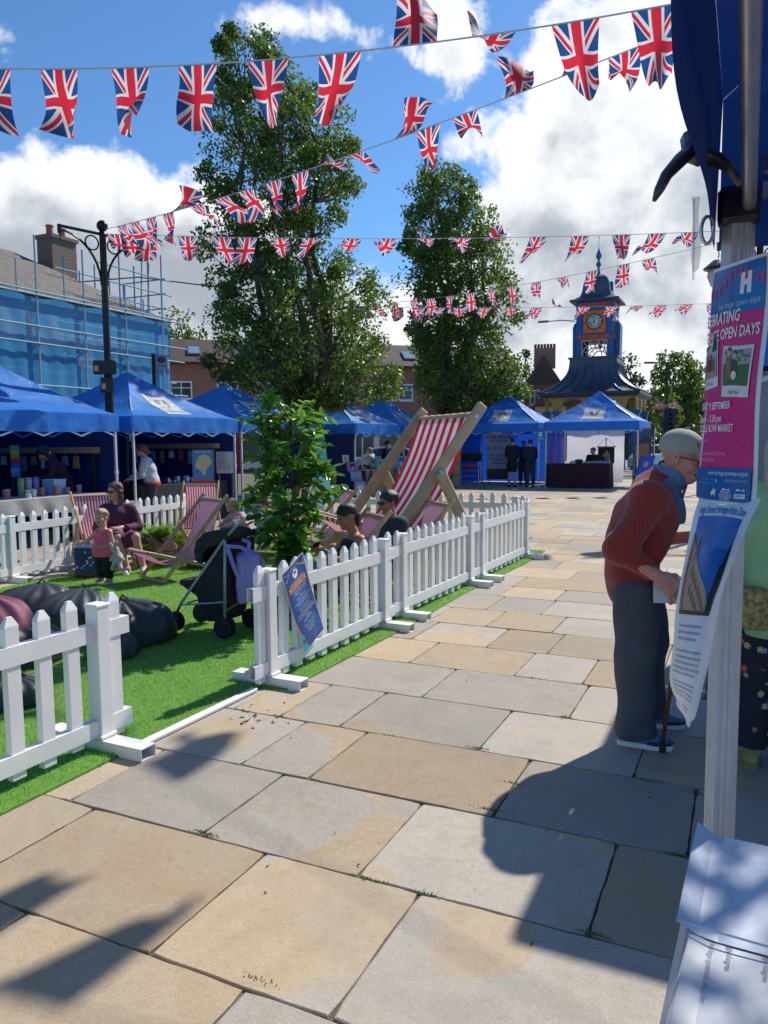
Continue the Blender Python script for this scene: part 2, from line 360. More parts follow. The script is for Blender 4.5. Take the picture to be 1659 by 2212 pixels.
JT = {7: [(-3.4, .9), (-2.26, .95), (-1.33, .5), (.1, .3)], 8: [(-4, .8), (-2.64, .88), (-1.71, .42), (-1.04, .40), (.55, .8)],
      9: [(-3.6, .8), (-2.81, .35), (-2.05, .5), (-1.30, .44), (-.435, .8), (.4, .5)], 10: [(-3.1, .35), (-2.32, .5), (-1.915, .98), (-.97, .45), (-.17, .35), (.7, .5)],
      11: [(-3.6, .3), (-2.86, .6), (-2.52, .42), (-2.11, .35), (-1.26, .42), (-.46, .7), (.3, .5)], 12: [(-3.7, .4), (-2.83, .42), (-1.87, .36), (-.92, .3), (.0, .7)],
      13: [(-3.5, .5), (-2.75, .75), (-2.255, .72), (-1.45, .38), (-.97, .75), (-.2, .5)], 14: [(-3.3, .5), (-2.515, .45), (-1.86, .6), (-1.365, .65), (-.5, .4)],
      15: [(-3.6, .4), (-2.63, .6), (-2.075, .7), (-1.485, .4), (-.7, .5)], 16: [(-3.2, .5), (-2.29, .4), (-1.745, .4), (-.8, .4)]}
vs, fs, cols = [], [], []
for ci in range(len(tb)-1):
    t0, t1 = tb[ci], tb[ci+1]; js = []; smin, smax = (-15, 12) if t0 > 8 else (-12, 7)
    if ci in JT:
        js = list(JT[ci]); x = js[0][0]
        while x > smin: x -= R.choice([.6, .8, .9, .5]); js.insert(0, (x, R.random()))
        js.append((js[-1][0]+R.choice([.6, .8, .9]), R.random()))
    else: js = [(smin+R.random(), R.random())]
    while js[-1][0] < smax: js.append((js[-1][0]+R.choice([.45, .6, .75, .9, .9, 1.05]), min(1, max(0, R.gauss(.5, .17)))))
    for k in range(len(js)-1):
        s0, s1 = js[k][0], js[k+1][0]; gp = .0038; near = t1 < 9.5 and -6 < s0 < 4; z = R.gauss(0, .0011); tx, ty = R.gauss(0, .0012), R.gauss(0, .0012)
        out = []
        cs = [(s0+gp, t0+gp), (s1-gp, t0+gp), (s1-gp, t1-gp), (s0+gp, t1-gp)]
        for q in range(4):
            p, r = cs[q], cs[(q+1) % 4]; L = math.hypot(r[0]-p[0], r[1]-p[1]); nn = max(1, int(L/.07)) if near else 1
            for w in range(nn):
                a = w/nn; j = .0024 if near else 0
                c = .012 if w == 0 and near else 0; ix = (cs[(q+2) % 4][0]-p[0]); iy = (cs[(q+2) % 4][1]-p[1])
                out.append((p[0]+(r[0]-p[0])*a+R.uniform(-j, j)+c*(1 if ix > 0 else -1)*.5, p[1]+(r[1]-p[1])*a+R.uniform(-j, j)+c*(1 if iy > 0 else -1)*.5))
        mx, my = (s0+s1)/2, (t0+t1)/2; k0 = len(vs); nn = len(out)
        zz = lambda p: z+tx*(p[0]-mx)+ty*(p[1]-my)
        cc = (js[k][1], R.random(), R.random())
        if near:
            for dz, ins in ((-.03, 0), (-.003, 0), (0, .004)):
                for p in out:
                    sc = 1-ins/.4; P3 = SX*(mx+(p[0]-mx)*sc)+TX*(my+(p[1]-my)*sc); vs.append((P3.x, P3.y, zz(p)+dz))
            for lv in range(2):
                for i in range(nn): fs.append((k0+lv*nn+i, k0+lv*nn+(i+1) % nn, k0+(lv+1)*nn+(i+1) % nn, k0+(lv+1)*nn+i)); cols.append(cc)
            fs.append(tuple(k0+2*nn+i for i in range(nn))); cols.append(cc)
        else:
            for dz in (-.03, 0):
                for p in out: P3 = SX*p[0]+TX*p[1]; vs.append((P3.x, P3.y, zz(p)+dz))
            for i in range(nn): fs.append((k0+i, k0+(i+1) % nn, k0+nn+(i+1) % nn, k0+nn+i)); cols.append(cc)
            fs.append(tuple(k0+nn+i for i in range(nn))); cols.append(cc)
me = bpy.data.meshes.new('paving'); me.from_pydata(vs, [], fs); me.materials.append(M_STONE)
a = me.attributes.new('slab', 'FLOAT_COLOR', 'FACE'); a.data.foreach_set('color', [x for c in cols for x in (*c, 1)])
o = bpy.data.objects.new('paving', me); COL.objects.link(o); tag(o, kind='structure')
# turf
m, n, b = newmat('turf_backing'); co = n.co('Object'); n.put(b.inputs['Base Color'], n.mix(n.noise(co, 30, 4, .6), (.08, .20, .025), (.12, .28, .04))); b.inputs['Roughness'].default_value = .9
g = MB(); g.M = Matrix.Rotation(TH, 4, 'Z')
TE = [(-2.985, -1.5), (-2.965, 2.9), (-2.93, 4.22), (-2.74, 4.26), (-2.70, 6.), (-2.735, 7.8), (-2.66, 10.2), (-2.7, 11.35)]
vv = [(s_, t_, .012) for s_, t_ in TE]+[(-7.75, 11.35, .012), (-7.75, -1.5, .012)]; vv += [(x, y, .0) for x, y, z in vv]
k = len(vv)//2; g.add(vv, [tuple(range(k))]+[(i, k+i, k+(i+1) % k, (i+1) % k) for i in range(k)]); tag(g.build('turf_base', m), kind='structure')
m, n, b = newmat('grass_blade'); gi = n.new('ShaderNodeNewGeometry'); co = n.co('Object')
c = n.mix(gi.outputs['Random Per Island'], (.19, .38, .045), (.44, .66, .12)); c = n.mix(n.step(n.noise(co, .9, 4, .6), .35, .65), c, (.26, .50, .07)); c = n.mix(n.m('MULTIPLY', n.m('GREATER_THAN', gi.outputs['Random Per Island'], .93), .6), c, (.40, .48, .22))
n.put(b.inputs['Base Color'], c); b.inputs['Roughness'].default_value = .45
t = n.new('ShaderNodeBsdfTranslucent'); n.put(t.inputs[0], c); ms = n.new('ShaderNodeMixShader'); ms.inputs[0].default_value = .35; n.l.new(b.outputs[0], ms.inputs[1]); n.l.new(t.outputs[0], ms.inputs[2]); n.l.new(ms.outputs[0], m.node_tree.nodes['Material Output'].inputs[0]); M_GRASS = m
rg = np.random.default_rng(3)
def turf_blades():
    out = []
    for (t0, t1, den, wd_, hh) in ((-.2, 4.5, 6500, .0042, .026), (4.5, 7.5, 4300, .006, .027), (7.5, 11.35, 2200, .010, .027)):
        A = (7.75-2.7)*(t1-t0); k = int(A*den); s_ = rg.uniform(-7.75, -2.64, k); t_ = rg.uniform(t0, t1, k)
        lim = np.interp(t_, [p[1] for p in TE], [p[0] for p in TE]); ok = s_ < lim+rg.uniform(-.01, .012, k)
        x_ = s_*SX.x+t_*TX.x; y_ = s_*SX.y+t_*TX.y
        ok &= (np.abs(x_) < y_*.53+.25) | (y_ < .5)                                  # what the square can see
        ok &= ~((t_ < 1.2) & (s_ < -4.6)); s_, t_ = s_[ok], t_[ok]; k = len(s_)
        x = s_*SX.x+t_*TX.x; y = s_*SX.y+t_*TX.y; a = rg.uniform(0, 2*np.pi, k); lean = rg.uniform(.0, .022, k); la = rg.uniform(0, 2*np.pi, k); h_ = hh*rg.uniform(.6, 1.15, k)
        w = wd_*rg.uniform(.6, 1.2, k); B = np.stack([x, y, np.full(k, .010)], 1); d = np.stack([np.cos(a)*w/2, np.sin(a)*w/2, 0*a], 1)
        T = B+np.stack([np.cos(la)*lean, np.sin(la)*lean, h_], 1)
        out.append(np.stack([B-d, B+d, T], 1).reshape(-1, 3))
    V = np.concatenate(out); Fq = np.arange(len(V)).reshape(-1, 3)
    tag(npmesh('grass', V, Fq, M_GRASS), 'short bright green artificial grass covering the fenced deckchair area', kind='stuff', cat='grass')
turf_blades()
# white edging strip across the gap
M_PVC = mat('white_pvc', (.77, .76, .735), .42, var=.06, vscale=2.6, bump=.05, bscale=60)
M_PVCG = mat('white_pvc_inside', (.52, .49, .44), .6, var=.15, vscale=8)
g = MB(); g.beam(ST(-2.955, 3.05, .016), ST(-2.925, 4.15, .016), .05, .022, bev=.004); tag(g.build('edging_strip', M_PVC), 'flat white edging strip along the turf edge in the gap of the fence', 'edging strip')
# litter
m, n, b = newmat('dry_leaf'); gi = n.new('ShaderNodeNewGeometry'); n.put(b.inputs['Base Color'], n.mix(gi.outputs['Random Per Island'], (.03, .02, .012), (.22, .12, .05))); b.inputs['Roughness'].default_value = .8
V = []; 
for i in range(620):
    s_, t_ = R.uniform(-3.0, 3.5), 2.0+R.random()**1.3*12; c = ST(s_, t_, .003+R.random()*.002)
    if i < 60: c = G(560+R.gauss(0, 45), 1543+R.gauss(0, 12), .004)
    sz = R.choice([.002, .002, .003, .003, .004, .005, .009]) if i >= 26 else R.uniform(.008, .022); a = R.uniform(0, 6.3)
    d = Vector((math.cos(a), math.sin(a), R.uniform(0, .2)))*sz; e = Vector((-math.sin(a), math.cos(a), R.uniform(0, .3)))*sz*R.uniform(.3, .7)
    V += [c-d, c+e, c+d*1.1+Vector((0, 0, sz*.3)), c-e]
V = np.array([tuple(v) for v in V]); tag(npmesh('leaf_litter', V, np.arange(len(V)).reshape(-1, 4), m), 'dry leaf crumbs and twigs scattered over the stone flags', kind='stuff', cat='litter')
M_MOSS = mat('moss', (.13, .20, .035), .9, var=.3, vscale=30)
V = []
for (ss, tt) in ((-1.0, 2.48), (-1.25, 2.48), (-.42, 2.5), (-.2, 3.14), (-1.0, 3.2), (-.98, 3.5), (-1.26, 3.84), (-1.8, 3.81), (-.95, 4.5), (-1.3, 5.17), (-.4, 3.8), (-2.03, 2.5), (-1.32, 1.85), (-.17, 3.75)):
    for i in range(int(R.uniform(30, 110))):
        c = ST(ss+R.gauss(0, .035), tt+R.gauss(0, .006), 0); a = R.uniform(0, 6.3); w = .003
        d = Vector((math.cos(a), math.sin(a), 0))*w; V += [c-d, c+d, c+Vector((R.gauss(0, .004), R.gauss(0, .004), R.uniform(.004, .011)))]
V = np.array([tuple(v) for v in V]); tag(npmesh('moss', V, np.arange(len(V)).reshape(-1, 3), M_MOSS), 'tiny green moss tufts growing in the paving joints', kind='stuff', cat='moss')
# ------------------------------------------------------------------ picket fences
def fence_panel(p, ang, L, label, foot=(-.28, .28), ends=(.2, .2), np_=9, lean=0):
    r = empty('picket_fence', p, ang, label, 'fence', 'white picket fence panels round the turf')
    for x in (0, L):
        q = MB(); q.box((x, 0, .44), (.088, .088, .70), bev=.004); q.box((x, 0, .795), (.096, .096, .018), bev=.004); q.box((x, 0, .082), (.112, .112, .02), bev=.003)
        q.build('post', M_PVC, r)
        q = MB(); y0, y1 = foot; h = .068; w = .105
        q.box((x, (y0+y1)/2, h-.002), (w, y1-y0, .005)); q.box((x, (y0+y1)/2, .003), (w, y1-y0, .005))
        q.box((x-w/2+.002, (y0+y1)/2, h/2), (.005, y1-y0, h-.01)); q.box((x+w/2-.002, (y0+y1)/2, h/2), (.005, y1-y0, h-.01))
        q.box((x, (y0+y1)/2, h/2), (w-.012, (y1-y0)*.72, h-.012), 1)
        q.build('foot', [M_PVC, M_PVCG], r)
    for z0, z1 in ((.605, .70), (.085, .175)):
        q = MB(); a0, a1 = -ends[0], L+ends[1]; zc = (z0+z1)/2; 
        for yy in (-.024, .024): q.box(((a0+a1)/2, yy, zc), (a1-a0, .004, z1-z0))
        for zq in (z0+.002, z1-.002): q.box(((a0+a1)/2, 0, zq), (a1-a0, .044, .004))
        q.box(((a0+a1)/2, 0, zc), (a1-a0-.12, .043, z1-z0-.009), 1); q.build('rail', [M_PVC, M_PVCG], r)
    xs = [-.105]+[(i+1)*L/(np_+1) for i in range(np_)]+[L+.105]
    if ends[0] < .1: xs = xs[1:]
    for x in xs:
        q = MB(); q.M = Matrix.Rotation(math.radians(R.gauss(0, .5)), 4, 'Y'); w, d, t_ = .078, .020, .79
        q.box((x, 0, (.04+t_)/2), (w, d*2, t_-.04), bev=.003)
        q.add([(x-w/2, -d, t_), (x+w/2, -d, t_), (x+w/2, d, t_), (x-w/2, d, t_), (x-.014, -.007, .835), (x+.014, -.007, .835), (x+.014, .007, .835), (x-.014, .007, .835)], [(0, 1, 5, 4), (1, 2, 6, 5), (2, 3, 7, 6), (3, 0, 4, 7), (4, 5, 6, 7)])
        q.build('picket', M_PVC, r)
    return r
def fl(s0, t0, s1, t1, label, **k):
    a, c = ST(s0, t0), ST(s1, t1); d = c-a; return fence_panel(a, math.atan2(d.y, d.x), d.length, label, **k)
FRONT = fl(-2.92, 4.32, -2.88, 6.06, 'white picket fence panel with the tilted blue timetable poster tied to it')
fl(-2.9, 6.51, -2.85, 8.29, 'white picket fence panel by the path between the poster panel and the far corner panel')
fl(-2.84, 8.69, -2.80, 10.57, 'white picket fence panel beside the paved path, farthest along it from the poster')
fl(-3.17, 1.24, -3.13, 3.01, 'nearest white picket fence panel, at the left edge in front of the black beanbags', foot=(-.33, .38))
fl(-8.05, 4.15, -8.02, 5.95, 'white picket fence panel cut off by the left edge, in front of the stall table')
fl(-8.02, 6.41, -8.15, 8.2, 'white picket fence panel behind the seated woman and the toddler')
fl(-8.3, 8.75, -8.4, 10.55, 'white picket fence panel behind the upright striped deckchair and the fern')
fl(-4.98, 11.55, -3.2, 11.5, 'white picket fence panel across the far end, right behind the giant deckchair')
fl(-7.2, 11.65, -5.4, 11.58, 'white picket fence panel across the far end, below the teal banner')
# poster on the first panel
def poster_fence():
    r = empty('timetable_poster', FRONT.location, FRONT.rotation_euler.z, 'tilted blue show timetable poster tied to the front of the picket fence', 'poster')
    W, H = .30, .68; ang = math.radians(24)
    # local: x along fence, y toward turf; viewer is on -y side
    cx_, cz_ = .36, .50
    def fn(x, y, l): 
        xx, yy = x-W/2, y-H/2; X = xx*math.cos(ang)+yy*math.sin(-ang)*-1*-1; 
        X = xx*math.cos(ang)-yy*math.sin(ang); Z = xx*math.sin(ang)+yy*math.cos(ang)
        return (cx_+X, -.052-l+.004*math.sin(yy*9+1)+.003*math.sin(xx*20), cz_+Z)
    s = Sheet(fn, .05); wh, nv, b2 = S(235, 240, 245, .35), S(20, 72, 140, .35), S(24, 95, 170, .35); og = S(238, 160, 84, .4); pk = S(226, 84, 120); ye = S(240, 210, 80); cy = S(90, 200, 220)
    s.rect(0, 0, W, H, wh, 0); s.rect(.006, .006, W-.006, H-.006, nv, 1)
    s.poly([(.15, .04), (.29, .02), (.29, .16), (.22, .2)], b2, 1.5); s.poly([(.04, .35), (.16, .30), (.18, .47), (.06, .5)], b2, 1.5)
    for (x0, y0, x1, y1) in ((.01, .655, .13, .665), (.17, .665, .29, .655), (.01, .60, .07, .66), (.23, .66, .29, .61), (.2, .65, .29, .63)):
        for i in range(7):
            a = i/7; X = x0+(x1-x0)*a; Y = y0+(y1-y0)*a-.02*math.sin(a*3.14); s.poly([(X, Y), (X+.010, Y), (X+.005, Y-.014)], [pk, ye, cy, wh][i % 4], 2)
    pts = [(.15+.036*math.cos(a)*(1+.12*math.sin(5*a)), .595+.034*math.sin(a)*(1+.1*math.cos(7*a))) for a in [i*.3 for i in range(21)]]; s.poly(pts, wh, 2)
    s.poly([(.15+.018*math.cos(a), .605+.012*math.sin(a)) for a in [i*.6 for i in range(10)]], nv, 3); s.text('GROVE', .15, .637, .014, wh, 3, 'CENTER')
    s.text('PRIORY SQUARE DAY' if False else 'DUNSTABLE SQUARE DAY', .15, .535, .0175, wh, 3, 'CENTER', .01)
    s.poly([(.03, .49), (.27, .49), (.26, .508), (.27, .527), (.03, .527), (.04, .508)], og, 2); s.text('STAGE & SHOW TIMES', .15, .502, .0185, S(60, 40, 30), 3, 'CENTER', .008)
    L = ['11:00 AM - CREATING ART SESSION', 'COMMUNITY LITTLE THEATRE', '11:30 AM - BUBBLES - A SHOWCASE', 'MAGIC - STORYTELLING', '12:00 PM - DIRTY FROM THE BARN (ETC)', '12:30 PM - SHORTER SHOW', '1:00 PM - BUBBLES - A WORKSHOP', 'MUSIC - STORYTELLING', '1:45 PM - DIRTY FROM THE BARN (ETC)', '2:15 PM - DANCE SCHOOL BANDED SENSES', 'OF SESSION', '2:45 PM - SHORT MUSIC', '3:00 PM - BUBBLES - A SHOWCASE', 'MAGIC - STORYTELLING', '3:30 PM - MEETING', 'ROUND MUSIC']
    y = .468
    for i, t_ in enumerate(L): s.text(t_, .16, y, .0125, cy if 'BUBBLES' in t_ else wh, 3, 'CENTER', .006); y -= .026 if i % 2 else .021
    s.poly([(.006, .006), (.085, .006), (.05, .06), (.05, .12), (.02, .17), (.006, .22)], S(60, 170, 190), 1.7); s.poly([(.006, .13), (.02, .16), (.012, .26), (.006, .28)], S(225, 120, 90), 2)
    s.poly([(.035+.018*math.cos(a), .085+.02*math.sin(a)) for a in [i*.6 for i in range(10)]], S(90, 100, 50), 2.4)
    o = s.build('poster_sheet', r)
    q = MB(); q.tube([(cx_-.03, -.058, .845-.005), (cx_-.03, -.056, .80)], .003, 5); q.build('tape', S(40, 60, 110), r)
poster_fence()
# ------------------------------------------------------------------ market gazebos
def blue(name, col): return cloth_trans(name, col, .28, .55, .12, 1.2, .35, 3.)
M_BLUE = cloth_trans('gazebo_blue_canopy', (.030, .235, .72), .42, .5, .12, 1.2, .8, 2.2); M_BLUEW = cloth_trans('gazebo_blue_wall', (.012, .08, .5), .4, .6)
M_POLE = mat('painted_pole', (.62, .63, .64), .4, .3); M_ALU = mat('aluminium', (.58, .6, .62), .34, .85, var=.06, vscale=20)
M_LOGO = cloth_trans('printed_white', (.52, .56, .60), .2, .6); M_INK = flat((.05, .06, .07))
def crest(s, cx_, cy_, k, ink):
    P_ = lambda pts: [(cx_+x*k, cy_+y*k) for x, y in pts]
    s.poly(P_([(-.22, .2), (.22, .2), (.22, -.02), (.12, -.2), (0, -.28), (-.12, -.2), (-.22, -.02)]), ink, 3)
    s.poly(P_([(-.03, .16), (.08, .16), (.04, .02), (.06, -.12), (-.02, -.2), (-.04, 0)]), M_LOGO, 4)
    for i in range(26):
        a = i/26*2*math.pi; r = .42+.06*math.sin(i*5); 
        if math.sin(a) < -.75: continue
        c, w = math.cos(a)*r, math.sin(a)*r; s.poly(P_([(c-.035, w), (c+.02, w+.045), (c+.04, w-.03)]), ink, 3)
def gazebo(s0, t0, a, b_, zv, za, label, walls=(), logos=(), vh=.30, seed=1, poles=True, front_open=True, legs=None):
    r = empty('market_gazebo', ST(s0, t0), TH, label, 'gazebo', 'blue market gazebos'); rr = random.Random(seed)
    cx_, cy_ = a/2, b_/2; ze = zv+vh; cs = [(0, 0), (a, 0), (a, b_), (0, b_)]; ph = [rr.uniform(0, 6) for _ in range(12)]
    def face(k, u, v):
        p, q = Vector(cs[k]), Vector(cs[(k+1) % 4]); e = p.lerp(q, u); c = Vector((cx_, cy_)); w = e.lerp(c, v)
        z = ze+(za-ze)*(v**1.22)*(1-.0*v) - .06*math.sin(math.pi*u)*math.sin(math.pi*v)*1.3
        z += .018*math.sin(v*26+ph[k]+u*5)*math.sin(math.pi*u)*(1-v)+.012*math.sin(u*31+v*7+ph[k+4])*(1-v)*math.sin(math.pi*min(1, u*6))*math.sin(math.pi*min(1., 1.)) if False else z*0+.016*math.sin(v*24+ph[k]+u*6)*math.sin(math.pi*u)*math.sin(math.pi*v)
        return w.x, w.y, z
    q = MB()
    for k in range(4): q.grid(lambda u, v, k=k: face(k, u, v), 24, 20)
    q.build('canopy', M_BLUE, r, smooth=True)
    q = MB()
    for k in range(4):
        p, w = Vector(cs[k]), Vector(cs[(k+1) % 4]); d = (w-p).normalized(); nn = Vector((d.y, -d.x))
        def fn(u, v, p=p, w=w, nn=nn, k=k):
            e = p.lerp(w, u); o_ = .012+.022*math.sin(u*19+ph[k]+v*3)*v*math.sin(math.pi*u)+.012*math.sin(u*47+ph[k+4])*v
            return (e.x+nn.x*o_, e.y+nn.y*o_, ze-v*vh-(.02*math.sin(math.pi*u))*v*(1 if rr else 1))
        q.grid(fn, 36, 5)
    q.build('valance', M_BLUE, r, smooth=True)
    for i, (x, y) in enumerate(cs):
        if legs is not None and i not in legs: continue
        xx = x+(.05 if x == 0 else -.05); yy = y+(.05 if y == 0 else -.05)
        q = MB(); q.box((xx, yy, ze/2), (.042, .042, ze-.01), bev=.004); q.box((xx, yy, .008), (.11, .11, .014)); q.box((xx, yy, 1.15), (.052, .052, .06)); q.build('leg', M_POLE, r)
    q = MB(); zt = ze-.12
    for k in range(4):
        p, w = Vector(cs[k]), Vector(cs[(k+1) % 4]); c = Vector((cx_, cy_)); p = p.lerp(c, .03); w = w.lerp(c, .03)
        for h in range(4):
            e, f_ = p.lerp(w, h/4), p.lerp(w, (h+1)/4); u_, l_ = zt, zt-.26
            q.beam((e.x, e.y, u_ if h % 2 else l_), (f_.x, f_.y, l_ if h % 2 else u_), .012, .026); q.beam((e.x, e.y, l_ if h % 2 else u_), (f_.x, f_.y, u_ if h % 2 else l_), .012, .026)
        q.beam((p.x, p.y, ze-.03), (cx_, cy_, za-.12), .02, .03)
    q.tube([(cx_, cy_, zt-.35), (cx_, cy_, za-.04)], .02, 6); q.build('roof_truss', M_POLE, r)
    names = ('side', 'side', 'side', 'side')
    for (k, m_) in walls:
        p, w = Vector(cs[k]).lerp(Vector((cx_, cy_)), .015), Vector(cs[(k+1) % 4]).lerp(Vector((cx_, cy_)), .015); d = (w-p).normalized(); nn = Vector((d.y, -d.x))
        q = MB(); q.grid(lambda u, v: (p.x+(w.x-p.x)*u+nn.x*.03*math.sin(u*17+v*2)*math.sin(3.1*v)-nn.x*.0, p.y+(w.y-p.y)*u+nn.y*.03*math.sin(u*17+v*2)*math.sin(3.1*v), .03+(zv+.1)*v), 40, 8); q.build('side_wall', m_, r, smooth=True)
    for k in logos:
        def fn(x, y, l, k=k):       # metres on the face, x centered, y up the slope
            p, w = Vector(cs[k]), Vector(cs[(k+1) % 4]); Lk = (w-p).length; hk = math.hypot((Vector((cx_, cy_))-p.lerp(w, .5)).length, za-ze)
            v = y/hk; u = .5+(x/Lk)/max(.05, 1-v); X, Y, Z = face(k, min(1, max(0, u)), v); return (X, Y, Z+.008+l)
        s = Sheet(fn, .1); s.rect(-.36, .28, .36, 1.12, M_LOGO, 1); crest(s, 0, .78, .8, M_INK); s.text('DUNSTABLE', 0, .36, .12, M_INK, 3, 'CENTER'); s.build('printed_logo', r)
    return r
BW = M_BLUEW; M_WHW = cloth_trans('white_wall', (.74, .72, .73), .4, .7, .05)
BWD = cloth_trans('gazebo_shaded_wall', (.004, .016, .10), .06, .7)  # darker copy of the blue wall, inner shade of the stalls put into its colour
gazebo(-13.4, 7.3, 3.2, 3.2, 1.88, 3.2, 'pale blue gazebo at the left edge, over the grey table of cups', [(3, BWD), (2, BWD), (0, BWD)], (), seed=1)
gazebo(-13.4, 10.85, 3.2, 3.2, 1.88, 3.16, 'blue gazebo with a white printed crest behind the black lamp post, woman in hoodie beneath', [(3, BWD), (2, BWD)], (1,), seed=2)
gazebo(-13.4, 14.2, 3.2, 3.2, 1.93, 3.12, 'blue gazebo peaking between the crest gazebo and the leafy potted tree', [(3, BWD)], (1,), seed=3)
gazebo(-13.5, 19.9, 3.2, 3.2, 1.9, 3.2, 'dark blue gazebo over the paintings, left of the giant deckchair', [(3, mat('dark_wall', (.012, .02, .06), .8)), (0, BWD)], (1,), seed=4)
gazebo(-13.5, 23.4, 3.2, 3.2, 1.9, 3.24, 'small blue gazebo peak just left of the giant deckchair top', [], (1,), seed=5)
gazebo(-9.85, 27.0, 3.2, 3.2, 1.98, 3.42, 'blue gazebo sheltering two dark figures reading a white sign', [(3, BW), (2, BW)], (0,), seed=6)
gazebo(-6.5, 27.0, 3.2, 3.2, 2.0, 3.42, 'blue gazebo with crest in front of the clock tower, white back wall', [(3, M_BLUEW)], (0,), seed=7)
# ------------------------------------------------------------------ trees
def leafmat(name, c0, c1, c2, tr=.3, rough=.45):
    m, n, b = newmat(name); gi = n.new('ShaderNodeNewGeometry'); co = n.co('Object')
    c = n.mix(gi.outputs['Random Per Island'], c0, c1); c = n.mix(n.m('MULTIPLY', n.step(n.noise(co, .55, 3, .5), .42, .62), .75), c, c2)
    n.put(b.inputs['Base Color'], c); b.inputs['Roughness'].default_value = rough
    t = n.new('ShaderNodeBsdfTranslucent'); n.put(t.inputs[0], n.mix(.35, c, (.35, .5, .03))); ms = n.new('ShaderNodeMixShader'); ms.inputs[0].default_value = tr
    n.l.new(b.outputs[0], ms.inputs[1]); n.l.new(t.outputs[0], ms.inputs[2]); n.l.new(ms.outputs[0], m.node_tree.nodes['Material Output'].inputs[0]); return m
M_LEAF = leafmat('leaf_green', (.032, .08, .02), (.085, .17, .03), (.075, .15, .025), .38)
M_LEAFY = leafmat('leaf_yellow_green', (.06, .12, .02), (.15, .22, .035), (.11, .17, .03))
M_LEAFD = leafmat('leaf_dark', (.02, .05, .016), (.05, .10, .03), (.04, .075, .02), .2)
M_BARK = mat('bark', (.085, .07, .055), .9, var=.35, vscale=6, bump=.6, bscale=25)
def leaves(cent, rad, k_each, size, seed, aspect=.62, shell=.55):
    rg = np.random.default_rng(seed); C_ = np.repeat(cent, k_each, 0); r_ = np.repeat(rad, k_each, 0); k = len(C_)
    d = rg.normal(size=(k, 3)); d /= np.linalg.norm(d, axis=1)[:, None]; rr = r_*(shell+(1-shell)*rg.random(k))**.6*rg.uniform(.55, 1.12, k)
    P_ = C_+d*rr[:, None]*np.array([1, 1, .85])
    a = rg.normal(size=(k, 3)); a[:, 2] -= .35; a += d*.5; a /= np.linalg.norm(a, axis=1)[:, None]
    b_ = np.cross(a, rg.normal(size=(k, 3))); b_ /= np.linalg.norm(b_, axis=1)[:, None]; s_ = size*rg.uniform(.6, 1.25, k)[:, None]
    V = np.stack([P_-a*s_*.5, P_+b_*s_*aspect*.5, P_+a*s_*.55, P_-b_*s_*aspect*.5], 1).reshape(-1, 3)
    return V
